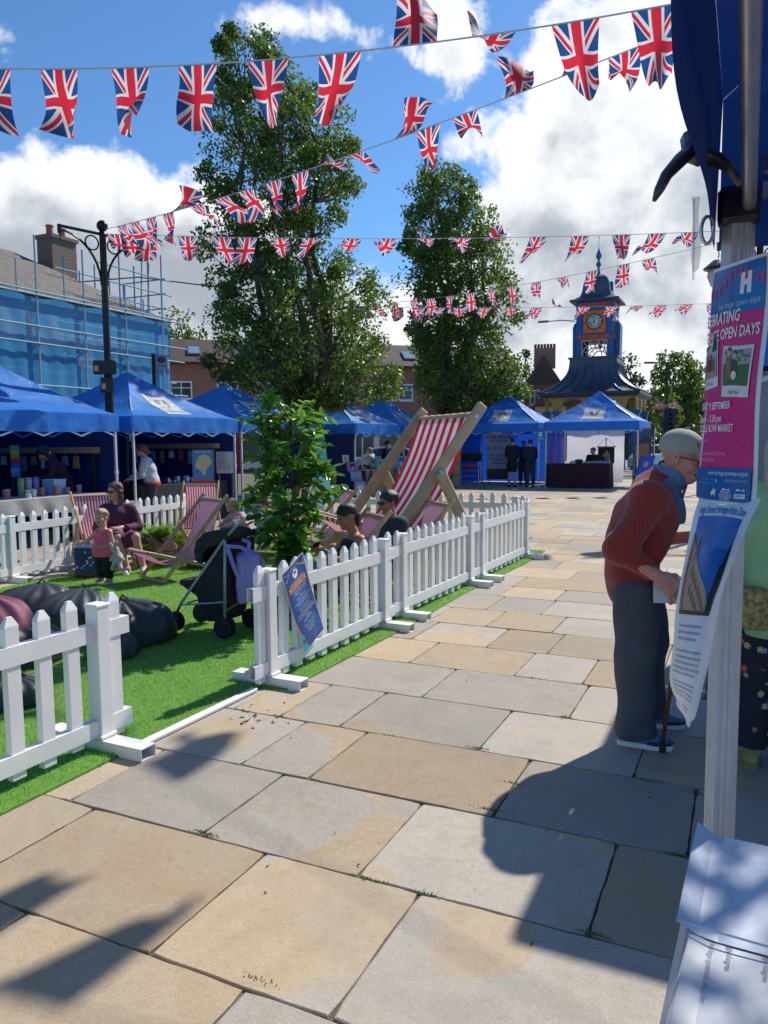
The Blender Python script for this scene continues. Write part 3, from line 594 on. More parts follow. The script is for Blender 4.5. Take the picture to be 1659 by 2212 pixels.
def tree(loc, prof, label, nclump=120, kl=320, size=.10, seed=1, stems=5, spread=.8, mats=(M_LEAF,), depth=.85, rmin=.32, rmax=.75, group=None, bare=0., th=.11):
    # prof: [(z, xl, xr)] silhouette heights and half extents about the trunk (m)
    r = empty('tree', loc, 0, label, 'tree', group); rr = random.Random(seed); zs = [p[0] for p in prof]
    cl = []; tries = 0
    while len(cl) < nclump and tries < 9999:
        tries += 1; z = rr.uniform(zs[0], zs[-1]); xl = np.interp(z, zs, [p[1] for p in prof]); xr = np.interp(z, zs, [p[2] for p in prof]); w = (xr-xl)/2; cx_ = (xl+xr)/2
        a = rr.uniform(0, 2*math.pi); q = rr.random()**.42; R_ = rr.uniform(rmin, rmax)*min(1, .45+w/2.2)
        x, y = cx_+math.cos(a)*q*max(.05, w-R_*.8), math.sin(a)*q*max(.05, w*depth-R_*.8)
        if any((x-c[0])**2+(y-c[1])**2+(z-c[2])**2 < (.55*(R_+c[3]))**2 for c in cl): continue
        if rr.random()*(xr-xl) > 2.6 and rr.random() < .0: continue
        cl.append((x, y, z, R_))
    q = MB(); tips = []
    base = [(0, 0, -.05), (rr.gauss(0, .03), rr.gauss(0, .03), zs[0]*.45+.3)]
    q.tube([(0, 0, -.05), (0, 0, .3), base[1]], [th*1.7, th*1.35, th*1.2], 12)
    zt = zs[-1]
    st_ = []
    for i in range(stems):
        a = i/stems*2*math.pi+rr.uniform(-.4, .4); pts = [base[1]]; top = zt*(rr.uniform(.72, .97) if i else .95); x, y = 0, 0
        for j in range(1, 9):
            f_ = j/8; z = base[1][2]+(top-base[1][2])*f_; w = np.interp(z, zs, [(p[2]-p[1])/2 for p in prof]); cx_ = np.interp(z, zs, [(p[2]+p[1])/2 for p in prof])
            tx = cx_*min(1, f_*2)+math.cos(a)*spread*w*.5*math.sin(min(1, f_*1.3)*1.57); ty = math.sin(a)*spread*w*.5*math.sin(min(1, f_*1.3)*1.57)
            pts.append((tx+rr.gauss(0, .06), ty+rr.gauss(0, .06), z))
        rad = [th*.85*(1-.93*j/8)+.008 for j in range(9)]; q.tube(pts, rad, 8); st_.append((pts, rad))
    for (x, y, z, R_) in cl:
        best = None
        for pts, rad in st_:
            for j in range(len(pts)-1):
                p = pts[j]
                if p[2] > z-.1: continue
                d = math.hypot(p[0]-x, p[1]-y)*1.2+abs(z-p[2]-.5)
                if best is None or d < best[0]: best = (d, p, rad[j])
        if best is None: best = (0, base[1], th)
        p = Vector(best[1]); e = Vector((x, y, z)); mid = p.lerp(e, .5)+Vector((rr.gauss(0, .08), rr.gauss(0, .08), -.10*(e-p).length+.02))
        q.tube([p, mid, e], [min(best[2]*.55, .045), .022, .006], 5, cap=False)
        for _ in range(4):
            dv = Vector((rr.gauss(0, 1), rr.gauss(0, 1), rr.gauss(.2, .8))).normalized()*R_*.85; q.tube([mid.lerp(e, .7), e+dv], [.010, .003], 4, cap=False)
    q.build('trunk', M_BARK, r, smooth=True)
    cen = np.array([c[:3] for c in cl]); rad = np.array([c[3] for c in cl])
    V = leaves(cen, rad, kl, size, seed); k = len(V)//4
    # sub clumps: each clump is thinned by a lumpy mask so that sky shows through
    c4 = V.reshape(-1, 4, 3).mean(1); ph = np.random.default_rng(seed+5).uniform(0, 6, 6)
    msk = np.sin(c4[:, 0]*4.2+ph[0]+2*np.sin(c4[:, 2]*2+ph[1]))+np.sin(c4[:, 2]*4.6+ph[2]+2*np.sin(c4[:, 1]*3+ph[3]))+np.sin(c4[:, 1]*5+ph[4])
    keep = msk+np.random.default_rng(seed+9).normal(0, .8, k) > -.75+bare; V = V.reshape(-1, 4, 3)[keep].reshape(-1, 3)
    npmesh('crown', V, np.arange(len(V)).reshape(-1, 4), mats[0], r)
    return r
def prof_px(px0, Y, rows):          # outline heights read at the tree's own distance, in metres about its trunk
    return sorted([(P((a+b_)/2, y, Y).z, (a-px0)*Y/F, (b_-px0)*Y/F) for y, a, b_ in rows])
c = ST(-11.07, 18.6); tree(c, prof_px(672, c.y, [(62, 505, 545), (100, 480, 645), (160, 470, 690), (215, 445, 735), (270, 430, 825), (330, 455, 800), (400, 425, 805), (470, 445, 770), (540, 430, 790), (600, 455, 835), (660, 445, 865), (720, 425, 885), (780, 440, 905), (820, 470, 908), (850, 545, 880), (880, 650, 740)]),
     'tallest leafy tree, rising behind the second row of blue gazebos to two peaks', 265, 330, .115, 11, 8, .95, rmin=.28, rmax=.78, bare=.30, th=.14)
c = ST(-11.0, 28.5); tree(c, prof_px(952, c.y, [(350, 905, 945), (375, 885, 1030), (430, 862, 1050), (500, 855, 1100), (560, 850, 1120), (620, 855, 1135), (690, 870, 1140), (740, 860, 1110), (780, 870, 1130), (830, 880, 1160), (870, 900, 1130), (893, 930, 1060)]),
     'slimmer leafy tree standing between the tallest tree and the clock tower', 200, 330, .14, 12, 7, .9, rmin=.40, rmax=.90, bare=.3, th=.15)
for (px, Y, rows, lab, sd_, nc, kl, sz, mt, ra) in (
    (395, 60, [(672, 375, 395), (685, 345, 425), (705, 335, 445), (730, 335, 455), (755, 350, 460), (775, 360, 450)], 'far rounded tree rising behind the scaffolding', 21, 60, 260, .32, M_LEAFY, (1., 1.9)),
    (1352, 68, [(778, 1335, 1352), (800, 1325, 1375), (830, 1320, 1395), (865, 1325, 1400), (900, 1330, 1400), (930, 1340, 1390)], 'dark far tree just right of the clock tower', 22, 60, 300, .34, M_LEAFD, (1., 2.)),
    (1465, 72, [(765, 1430, 1470), (785, 1408, 1505), (815, 1400, 1530), (850, 1400, 1545), (890, 1398, 1550), (925, 1405, 1550)], 'broad pale green far tree beside the pink poster', 23, 100, 320, .36, M_LEAFY, (1., 2.2)),
    (1440, 62, [(840, 1430, 1445), (855, 1415, 1455), (880, 1402, 1472), (905, 1400, 1478), (930, 1410, 1470)], 'small yellow green tree behind the hanging flower basket', 24, 50, 280, .26, M_LEAFY, (.7, 1.3)),
    (1140, 75, [(765, 1125, 1140), (790, 1100, 1160), (830, 1090, 1170), (880, 1090, 1180)], 'far tree showing right of the slimmer tree', 26, 50, 240, .3, M_LEAFD, (1., 2.)),
    (1620, 70, [(800, 1600, 1650), (850, 1560, 1700), (920, 1560, 1700)], 'far tree right of the pink poster', 25, 50, 220, .36, M_LEAFY, (1., 2.2)),
    (1400, 85, [(840, 1390, 1420), (870, 1370, 1440), (900, 1360, 1450), (935, 1370, 1440)], 'low dark tree far off between the two right-hand trees', 27, 50, 220, .36, M_LEAFD, (1., 2.))):
    c = P(px, 955, Y); c.z = 0; tree(c, prof_px(px, Y, rows), lab, nc, kl, sz, sd_, 4, .8, (mt,), rmin=ra[0], rmax=ra[1], th=.3)
for i, (px, Y, w, top) in enumerate(((1500, 120, 60, 868), (1420, 125, 60, 880), (1560, 110, 60, 860), (1345, 130, 50, 885), (1150, 120, 60, 880), (1080, 125, 60, 890), (1640, 105, 60, 850), (300, 110, 70, 885), (180, 115, 70, 880), (60, 110, 70, 885))):
    c = P(px, 955, Y); c.z = 0; tree(c, prof_px(px, Y, [(top, px-w*.3, px+w*.3), (top+22, px-w, px+w), (938, px-w*1.2, px+w*1.2), (958, px-w, px+w)]), 'distant tree %s from the left along the skyline' % ordn(i), 40, 130, .7, 40+i, 3, .8, (M_LEAFD,), rmin=2.0, rmax=3.4, th=.3, group='trees along the skyline')
c = ST(2.0, 3.9)+Vector((0, .42, 0)); tree(c, [(3.0, -1.5, -.5), (3.4, -1.7, -.3), (4.2, -1.7, -.3), (4.8, -1.3, -.5)], 'tree out to the right whose leaves dapple the paper table', 22, 70, .10, 31, 4, .9, rmin=.2, rmax=.34, th=.06, bare=.5, depth=1.)
# ------------------------------------------------------------------ buildings
def brickmat(name, c0, c1, sc=1.):
    m, n, b = newmat(name); co = n.co('Object'); 
    s_ = n.sep(co); v = n.comb(n.m('ADD', s_[0], s_[1]), s_[2], 0)
    t = n.new('ShaderNodeTexBrick'); n.put(t.inputs['Vector'], v); t.inputs['Color1'].default_value = (*c0, 1); t.inputs['Color2'].default_value = (*c1, 1); t.inputs['Mortar'].default_value = (.32, .29, .26, 1)
    t.inputs['Scale'].default_value = 1.; t.inputs['Brick Width'].default_value = .23*sc; t.inputs['Row Height'].default_value = .075*sc; t.inputs['Mortar Size'].default_value = .008*sc
    n.put(b.inputs['Base Color'], n.mix(n.m('MULTIPLY', n.noise(co, 1.3, 4, .6), .55), t.outputs[0], (.16, .09, .07), 'MULTIPLY') if False else n.mix(n.m('MULTIPLY', n.noise(co, 1.3, 4, .6), .4), t.outputs[0], (.12, .07, .05))); b.inputs['Roughness'].default_value = .85; return m
def tilemat(name, c0, c1):
    m, n, b = newmat(name); co = n.co('Object'); s_ = n.sep(co)
    t = n.new('ShaderNodeTexBrick'); n.put(t.inputs['Vector'], n.comb(n.m('ADD', s_[0], s_[1]), n.m('MULTIPLY', s_[2], 1.6), 0)); t.inputs['Color1'].default_value = (*c0, 1); t.inputs['Color2'].default_value = (*c1, 1); t.inputs['Mortar'].default_value = (.03, .03, .03, 1)
    t.inputs['Scale'].default_value = 1.; t.inputs['Brick Width'].default_value = .3; t.inputs['Row Height'].default_value = .2; t.inputs['Mortar Size'].default_value = .012
    n.put(b.inputs['Base Color'], t.outputs[0]); b.inputs['Roughness'].default_value = .8; return m
M_BRICK = brickmat('red_brick', (.42, .15, .09), (.34, .12, .075)); M_BRICKB = brickmat('brown_brick', (.16, .10, .07), (.12, .08, .06))
M_TILE = tilemat('roof_tile', (.07, .05, .045), (.10, .065, .05)); M_SLATE = tilemat('slate', (.16, .14, .12), (.12, .105, .09))
M_RENDER = mat('cream_render', (.55, .50, .42), .8, var=.15, vscale=1.2); M_GLASS = mat('window_glass', (.03, .045, .06), .15, spec=.8, var=.3, vscale=2); M_WFR = mat('white_frame', (.75, .75, .74), .5)
def window(r, c, w, h, ax, nv=2, nh=2):       # ax: unit vector along wall (local), outward = perpendicular
    ax = Vector(ax); nn = Vector((ax.y, -ax.x, 0)); c = Vector(c); q = MB(); M = Matrix((ax, -nn, (0, 0, 1))).transposed().to_4x4(); q.M = Matrix.Translation(c) @ M
    for x in [-w/2, w/2]: q.box((x, -.05, 0), (.09, .10, h+.09))
    for i in range(1, nv): q.box((-w/2+w*i/nv, -.045, 0), (.06, .08, h-.0))
    for z in [-h/2, h/2]: q.box((0, -.05, z), (w-.09, .102, .09))
    for i in range(1, nh): q.box((0, -.048, h/2-h*.36), (w-.09, .07, .05))
    q.box((0, -.08, -h/2-.075), (w+.2, .16, .06)); f_ = q.build('window', M_WFR, r)
    q = MB(); q.M = Matrix.Translation(c) @ M; q.box((0, -.02, 0), (w-.05, .02, h-.05)); q.build('pane', M_GLASS, f_); return f_
# long red brick row
A, B_ = Vector((-15.5, 44.0, 0)), Vector((8.4, 51.0, 0)); L = (B_-A).length; r = empty('brick_building', A, math.atan2(B_.y-A.y, B_.x-A.x), 'long two storey red brick building with a dark tiled roof behind the gazebos and trees', 'building')
q = MB(); q.box((L/2, 5, 3.2), (L, 10, 6.4)); q.build('wall', M_BRICK, r)
q = MB(); q.add([(-.4, -.5, 6.35), (L+.4, -.5, 6.35), (L+.4, 10.5, 6.35), (-.4, 10.5, 6.35), (-.4, 1.8, 7.9), (L+.4, 1.8, 7.9), (L+.4, 8.2, 7.9), (-.4, 8.2, 7.9)], [(0, 1, 5, 4), (1, 2, 6, 5), (2, 3, 7, 6), (3, 0, 4, 7), (4, 5, 6, 7), (3, 2, 1, 0)]); ro = q.build('roof', M_TILE, r)
q = MB(); q.box((L/2, -.42, 6.28), (L+.6, .12, .14)); q.build('gutter', S(60, 45, 40), r)
for i in range(9):
    x = 1.3+i*2.65
    window(r, (x, 0, 4.75), 1.15 if i % 3 else 1.7, .95, (1, 0, 0))
    q = MB(); q.M = Matrix.Translation((x+.8, .55, 7.06)) @ Matrix.Rotation(math.atan2(1.55, 2.3), 4, 'X'); q.box((0, 0, .04), (.75, .95, .1)); q.box((0, 0, .095), (.6, .8, .02), 1); q.build('skylight', [S(90, 90, 95), mat('skylight_glass', (.25, .33, .42), .08, spec=.9)], ro)
q = MB()
for i in range(8):
    x = 1.4+i*2.85; q.box((x, -.12, 1.5), (.35, .24, 3.0), 0 if i % 2 else 1)
    q.box((x+1.37, -.03, 1.45), (2.35, .06, 2.5), 2); q.box((x+1.37, -.08, .35), (2.35, .1, .5), 0)
q.box((L/2, -.2, 3.1), (L-2, .3, .45), 3); q.build('shopfront', [S(225, 220, 212), S(150, 30, 30), M_GLASS, S(110, 40, 36)], r)
# scaffolded building
r = empty('rendered_building', ST(-22.2, 4), TH, 'cream building with slate hipped roof wrapped in scaffolding', 'building')
L = 21.6; D = 8.8
q = MB(); q.box((-D/2, L/2, 3.35), (D, L, 6.7)); q.build('wall', M_RENDER, r)
q = MB(); q.add([(.3, -.3, 6.7), (.3, L+.3, 6.7), (-D-.3, L+.3, 6.7), (-D-.3, -.3, 6.7), (-D/2, 3.5, 9.3), (-D/2, L-3.6, 9.3)], [(0, 1, 5, 4), (1, 2, 5), (2, 3, 4, 5), (3, 0, 4), (0, 3, 2, 1)]); q.build('roof', M_SLATE, r)
q = MB(); q.box((-3.8, L-1.9, 8.7), (.85, 1.25, 2.6)); q.box((-3.8, L-1.9, 10.05), (1., 1.4, .14)); ch = q.build('chimney', M_BRICKB, r)
for dy in (-.33, .3):
    q = MB(); q.lathe([(.15, 10.1), (.13, 10.45), (.16, 10.5), (.16, 10.55)], 12, (-3.8, L-1.9+dy, 0)); q.build('chimney_pot', S(150, 80, 60), ch)
for i in range(9): 
    for z in (2.2, 4.6): window(r, (0.0, 1.6+i*2.45, z), 1.1, 1.5, (0, 1, 0), 2, 2)
r = empty('scaffolding', ST(-21.2, 4), TH, 'metal scaffolding hung with blue netting in front of the cream building', 'scaffolding')
M_SCAF = mat('scaffold_tube', (.30, .42, .52), .85, .0, spec=.2); q = MB(); rr = random.Random(4)
for i in range(11):
    y = .4+i*1.98; top = 7.4+rr.uniform(-.2, 1.3)
    q.tube([(.17, y, 0), (.17, y, top)], .034, 6); q.tube([(-.85, y+.1, 0), (-.85, y+.1, top-.6)], .032, 6)
    for z in (1.2, 3.1, 5.05): q.tube([(.15, y+.05, z-.05), (-.95, y+.05, z-.05)], .03, 5)
q.build('standards', M_SCAF, r)
q = MB()
for z in (1.1, 1.6, 3.0, 3.6, 4.1, 4.95, 5.5, 6.0, 6.5, 6.62): 
    for x in (.21 if z not in (1.6, 4.1, 6.0) else .04, -.85): q.tube([(x, -.3, z), (x, 21.2+rr.uniform(-.3, .5), z)], .03, 5)
for z in (3.6, 5.5, 6.5): q.tube([(.04, 20.6, z), (-3.2, 20.6, z)], .03, 5)
q.build('ledgers', M_SCAF, r)
q = MB()
for z in (3.05, 5.0): 
    for k in range(3): q.box((-.2-k*.27, 10.3, z), (.24, 20.6, .04))
    q.box((.0, 10.3, z+.1), (.03, 20.6, .17))
q.build('boards', S(175, 165, 150), r)
m, n, bb_ = newmat('debris_netting'); co = n.co('Object'); n.put(bb_.inputs['Base Color'], n.mix(n.noise(co, .6, 4, .6), (.03, .27, .62), (.12, .46, .80))); bb_.inputs['Roughness'].default_value = .95; bb_.inputs['Specular IOR Level'].default_value = .1
t = n.new('ShaderNodeBsdfTransparent'); ms = n.new('ShaderNodeMixShader'); n.put(ms.inputs[0], n.m('ADD', .52, n.m('MULTIPLY', n.noise(co, .9, 3, .6), .35))); n.l.new(t.outputs[0], ms.inputs[1]); n.l.new(bb_.outputs[0], ms.inputs[2]); n.l.new(ms.outputs[0], m.node_tree.nodes['Material Output'].inputs[0])
q = MB(); q.grid(lambda u, v: (.09+.012*math.sin(u*190+v*2)*math.sin(v*3.1), -.0+20.6*u, 1.0+5.5*v-.10*math.sin(u*34)**2*v), 160, 16); q.grid(lambda u, v: (.09-2.6*u, 20.7, 3.2+3.3*v), 4, 4); q.build('netting', m, r, smooth=True)
q = MB(); q.grid(lambda u, v: (-.3+.04*math.sin(u*63+v*5)*v, 6.0+9.5*u, 4.4+1.7*v), 60, 10); q.build('tarpaulin', cloth_trans('tan_tarp', (.34, .29, .22), .2), r, smooth=True)
q = MB()
for i in range(5):
    y = 18.6+i*.8; q.tube([(-1.2, y, 6.6), (-1.2, y, 8.9+rr.uniform(-.6, .8))], .03, 5); q.tube([(-3.3, y, 6.6), (-3.3, y, 8.6+rr.uniform(-.6, .5))], .03, 5)
for z in (7.3, 7.9, 8.5): q.tube([(-1.2, 18.2, z), (-1.2, 22.4, z)], .03, 5); q.tube([(-3.3, 18.2, z), (-3.3, 22.4, z)], .03, 5); q.tube([(-1.0, 21.8, z), (-3.5, 21.8, z)], .03, 5)
q.tube([(-1.1, 20.4, 6.6), (-1.4, 20.9, 9.1)], .03, 5); q.tube([(-1.1, 20.8, 6.6), (-1.4, 21.3, 9.1)], .03, 5)
q.build('rooftop_tubes', mat('scaffold_blue', (.14, .32, .46), .75, .0), r)
# terraces far right
for i, (px, Y, w, z, zc, col, lab) in enumerate(((1172, 62, 2.6, 6.2, 8.4, M_BRICKB, 'dark brick house with a tall crowded chimney stack left of the clock tower'), (1188, 57, 2.2, 4.2, 5.6, mat('beige_render', (.45, .38, .28), .8), 'low beige gabled house left of the clock tower'), (1215, 66, 3.2, 4.6, 5.4, M_BRICK, 'red brick house beside the beige gable'), (1243, 70, 3.6, 4.9, 5.7, M_RENDER, 'white rendered house behind the clock tower posts'))):
    c = P(px, 955, Y); c.z = 0; r = empty('terraced_house', c, math.radians(-12), lab, 'house')
    q = MB(); q.box((0, 3, z/2), (w, 6, z)); q.build('wall', col, r)
    q = MB(); q.prism([(-w/2-.2, z-.05), (w/2+.2, z-.05), (0, zc)], 6.4, Matrix.Translation((0, 3, 0))); q.build('roof', M_TILE, r)
    if i == 0:
        q = MB(); q.box((.1, 1.5, zc-.1), (1.7, .8, 1.6)); cc = q.build('chimney', M_BRICK, r)
        q = MB()
        for k in range(7): q.lathe([(.11, zc+.7), (.10, zc+1.0), (.12, zc+1.05)], 8, (-.65+k*.25, 1.5, 0))
        q.build('chimney_pots', S(90, 50, 40), cc)
    for xw in (-w/4, w/4):
        window(r, (xw, 0, z-1.1), .7, 1.1, (1, 0, 0)); window(r, (xw, 0, 1.5), .8, 1.2, (1, 0, 0))
# ------------------------------------------------------------------ clock tower
CT = P(1287, 955, 45.); CT.z = 0; r = empty('clock_tower', CT, TH, 'blue and orange clock tower with a flared dark metal roof and domed top', 'clock tower')
M_TB = mat('tower_blue', (.018, .11, .33), .45, var=.12); M_LEAD = mat('lead_roof', (.075, .10, .145), .38, .35, var=.2, vscale=1.2); M_OR = mat('tower_orange', (.85, .17, .02), .5, var=.1); M_RB = mat('tower_red', (.55, .10, .06), .6, var=.2); M_CRM = mat('tower_cream', (.60, .50, .33), .6); M_YEL = mat('tower_yellow', (.42, .27, .07), .6)
q = MB(); H0, H1 = 2.72, 1.27
def roofz(v): return 4.3+1.65*v**1.75 if v < 1 else 5.95
for k in range(4):
    R4_ = Matrix.Rotation(k*math.pi/2, 4, 'Z')
    def fn(u, v): 
        h = H0+(H1-H0)*(1-(1-v)**2.1)*.98+(H1-H0)*.02*v; z = 4.3+1.65*v**1.15; p = R4_ @ Vector(((2*u-1)*h, -h, z)); return p
    q.grid(fn, 1, 14)
    for s_ in range(-3, 4):
        for j in range(14):
            a, b2 = (s_/3*.98+1)/2, None; p0, p1 = fn(a, j/14), fn(a, (j+1)/14); nn = R4_ @ Vector((0, -.03, .03)); q.beam(p0+nn, p1+nn, .05, .06)
q.build('flared_roof', M_LEAD, r)
q = MB(); q.box((0, 0, 4.21), (5.5, 5.5, .18)); q.box((0, 0, 4.08), (5.3, 5.3, .10)); q.build('eaves', mat('eave_dark', (.03, .04, .06), .5), r)
for k in range(4):
    R4_ = Matrix.Rotation(k*math.pi/2, 4, 'Z')
    for x in (-1.75, 0, 1.75) if k % 2 == 0 else (-1.75, 0, 1.75):
        q = MB(); q.M = R4_; pr = [(-.52, 4.03), (-.30, 3.75), (-.2, 3.3), (.2, 3.3), (.30, 3.75), (.52, 4.03)]; q.prism(pr, .12, Matrix.Translation((x, -2.45, 0))); q.build('spandrel_bracket', M_YEL, r)
        if x or k % 2 == 0:
            q = MB(); q.M = R4_; q.box((x, -2.45, 1.65), (.34, .34, 3.3)); q.box((x, -2.45, .3), (.5, .5, .6)); q.box((x, -2.45, 3.2), (.46, .46, .16)); q.build('post', M_TB, r)
q = MB(); q.box((0, 0, 6.08), (2.62, 2.62, .34)); q.box((0, 0, 6.29), (2.75, 2.75, .10)); q.build('lower_cornice', M_LEAD, r)
q = MB()
for sx in (-1, 1):
    for sy in (-1, 1):
        q.box((sx*.87, sy*.87, 7.95), (.30, .30, 3.25))
q.box((0, 0, 8.35), (1.96, 1.96, 2.0)); q.box((0, 0, 9.32), (2.06, 2.06, .3)); q.build('tower_body', M_TB, r)
for sx in (-1, 1):
    q = MB(); q.prism([(0, 6.34), (.28, 6.34), (.30, 8.1), (.22, 8.3), (.12, 8.4), (.06, 8.6), (0, 8.75)] if sx > 0 else [(0, 6.34), (-.28, 6.34), (-.30, 8.1), (-.22, 8.3), (-.12, 8.4), (-.06, 8.6), (0, 8.75)], .9, Matrix.Translation((sx*1.03, 0, 0))); q.M = Matrix.Identity(4)
    q.build('side_buttress', M_TB, r)
for k in range(4):
    R4_ = Matrix.Rotation(k*math.pi/2, 4, 'Z')
    for zb in (7.45, 9.22):
        q = MB(); q.M = R4_; q.box((0, -1.03, zb), (1.74, .04, .22))
        for i in range(8): q.box((-.77+i*.22, -1.045, zb), (.18, .05, .26))
        q.build('red_band', M_RB, r)
    q = MB(); q.M = R4_; q.box((0, -1.0, 8.30), (1.22, .06, 1.22)); cp = q.build('clock_panel', M_OR, r)
    for a in range(8):
        ca, sa = math.cos(a*math.pi/4), math.sin(a*math.pi/4); q = MB(); q.M = R4_; q.beam((ca*.42, -1.036, 8.3+sa*.42), (ca*(.58 if a % 2 == 0 else .8), -1.036, 8.3+sa*(.58 if a % 2 == 0 else .8)), .03, .012, up=(0, 1, 0)); q.build('panel_line', M_INK, cp)
    RX = Matrix.Rotation(math.pi/2, 4, 'X')
    q = MB(); q.M = R4_ @ Matrix.Translation((0, -1.03, 8.3)) @ RX; q.lathe([(.0, .03), (.385, .03), (.39, .05), (.45, .05), (.45, 0)], 40, mi=0); cf = q.build('clock_face', mat('clock_ring', (.07, .08, .10), .5), r)
    q = MB(); q.M = R4_ @ Matrix.Translation((0, -1.065, 8.3)) @ RX; q.lathe([(0, .004), (.37, .004), (.37, 0)], 40); q.build('clock_dial', mat('clock_dial', (.62, .62, .58), .5), cf)
    q = MB(); q.M = R4_ @ Matrix.Translation((0, -1.072, 8.3)) @ RX
    for h_, t_ in enumerate(['XII', 'I', 'II', 'III', 'IIII', 'V', 'VI', 'VII', 'VIII', 'IX', 'X', 'XI']):
        a = -h_*math.pi/6; vs_, fs_ = text_geo(t_, .13, 'CENTER', .02); q.add(vs_, fs_, 0, None, Matrix.Rotation(a, 4, 'Z') @ Matrix.Translation((0, .245, .002)))
    q.tube([(.232*math.cos(i*.21), .232*math.sin(i*.21), .002) for i in range(31)], .006, 4, cap=False); q.build('numerals', M_INK, cf)
    q = MB(); q.M = R4_ @ Matrix.Translation((0, -1.08, 8.3)) @ RX
    for a, L_, w in ((-(11+40/60)/12*2*math.pi, .2, .045), (-40/60*2*math.pi, .31, .028)): q.box((0, 0, 0), (.01, .01, .01)); q.add([(-w/2, -.05, .004), (w/2, -.05, .004), (w*.7, L_*.7, .004), (0, L_, .004), (-w*.7, L_*.7, .004)], [(0, 1, 2, 3, 4)], 0, None, Matrix.Rotation(a, 4, 'Z'))
    q.build('hands', M_INK, cf)
    q = MB(); q.M = R4_        # fretwork arch
    q.box((0, -.95, 7.28), (1.45, .06, .07), 0)
    for sgn in (-1, 1): q.box((sgn*.70, -.95, 6.8), (.06, .06, .9), 0)
    n_ = 14
    for i in range(n_):
        a0, a1 = math.pi*i/n_, math.pi*(i+1)/n_
        for R_ in (.66, .42): q.beam((math.cos(a0)*R_, -.95, 6.42+math.sin(a0)*R_*1.05), (math.cos(a1)*R_, -.95, 6.42+math.sin(a1)*R_*1.05), .05, .05)
    for i in range(1, 8): a0 = math.pi*i/8; q.beam((math.cos(a0)*.42, -.95, 6.42+math.sin(a0)*.42), (math.cos(a0)*.66, -.95, 6.42+math.sin(a0)*.68), .04, .04)
    for x in (-.55, -.25, .25, .55): q.beam((x*1.1, -.95, 7.26), (x*.85, -.95, 7.0), .04, .05)
    q.box((0, -.96, 7.16), (.16, .08, .28), 1); q.build('arch_fretwork', [M_CRM, M_RB], r)
q = MB()
for k in range(4):
    R4_ = Matrix.Rotation(k*math.pi/2, 4, 'Z'); PR = [(1.36, 9.47), (1.34, 9.55), (1.12, 9.62), (.98, 9.72)]
    for j in range(3): (a, z0), (b2, z1) = PR[j], PR[j+1]; q.add([tuple(R4_ @ Vector(p)) for p in ((-a, -a, z0), (a, -a, z0), (b2, -b2, z1), (-b2, -b2, z1))], [(0, 1, 2, 3)])
q.box((0, 0, 9.47), (2.7, 2.7, .06)); q.build('upper_cornice', M_LEAD, r)
q = MB()
for k in range(4):
    R4_ = Matrix.Rotation(k*math.pi/2, 4, 'Z')
    PR = [(.92, 9.70), (.83, 9.85), (.76, 10.05), (.73, 10.3), (.70, 10.5), (.64, 10.68), (.52, 10.85), (.36, 10.97), (.16, 11.05), (.0, 11.07)]
    for j in range(9): (a, z0), (b2, z1) = PR[j], PR[j+1]; q.add([tuple(R4_ @ Vector(p)) for p in ((-a, -a, z0), (a, -a, z0), (b2, -b2, z1), (-b2, -b2, z1))], [(0, 1, 2, 3)])
q.build('dome', M_LEAD, r)
for k in range(4):
    q = MB(); q.M = Matrix.Rotation(k*math.pi/2, 4, 'Z'); q.box((0, -.73, 10.35), (.22, .14, .52)); q.box((0, -.81, 10.35), (.15, .03, .44), 1); q.build('louvre', [M_LEAD, M_INK], r)
q = MB(); q.lathe([(.20, 11.0), (.10, 11.15), (.07, 11.4), (.06, 11.48), (.13, 11.56), (.15, 11.64), (.12, 11.72), (.06, 11.8), (.07, 11.9), (.16, 12.05), (.16, 12.15), (.08, 12.35), (.03, 12.5), (.012, 12.6), (.01, 13.1), (.03, 13.12), (.03, 13.18), (0, 13.2)], 16); q.build('finial', M_TB, r, smooth=True)
q = MB(); q.tube([(-1.3, 0, 8.55), (-2.0, -.3, 8.62), (-2.7, -.5, 8.58)], .03, 6); q.box((-3.0, -.6, 8.57), (.6, .2, .1)); q.build('street_light_arm', S(110, 115, 120), r)
q = MB(); q.lathe([(.06, 8.55), (.07, 8.5), (.22, 8.28), (.2, 8.26), (.0, 8.3)], 14, (1.1, -.95, 0)); q.tube([(1.1, -.95, 8.5), (1.1, -.85, 8.9), (1.0, -.8, 9.2)], .03, 5); q.build('floodlight', S(215, 215, 215), r)
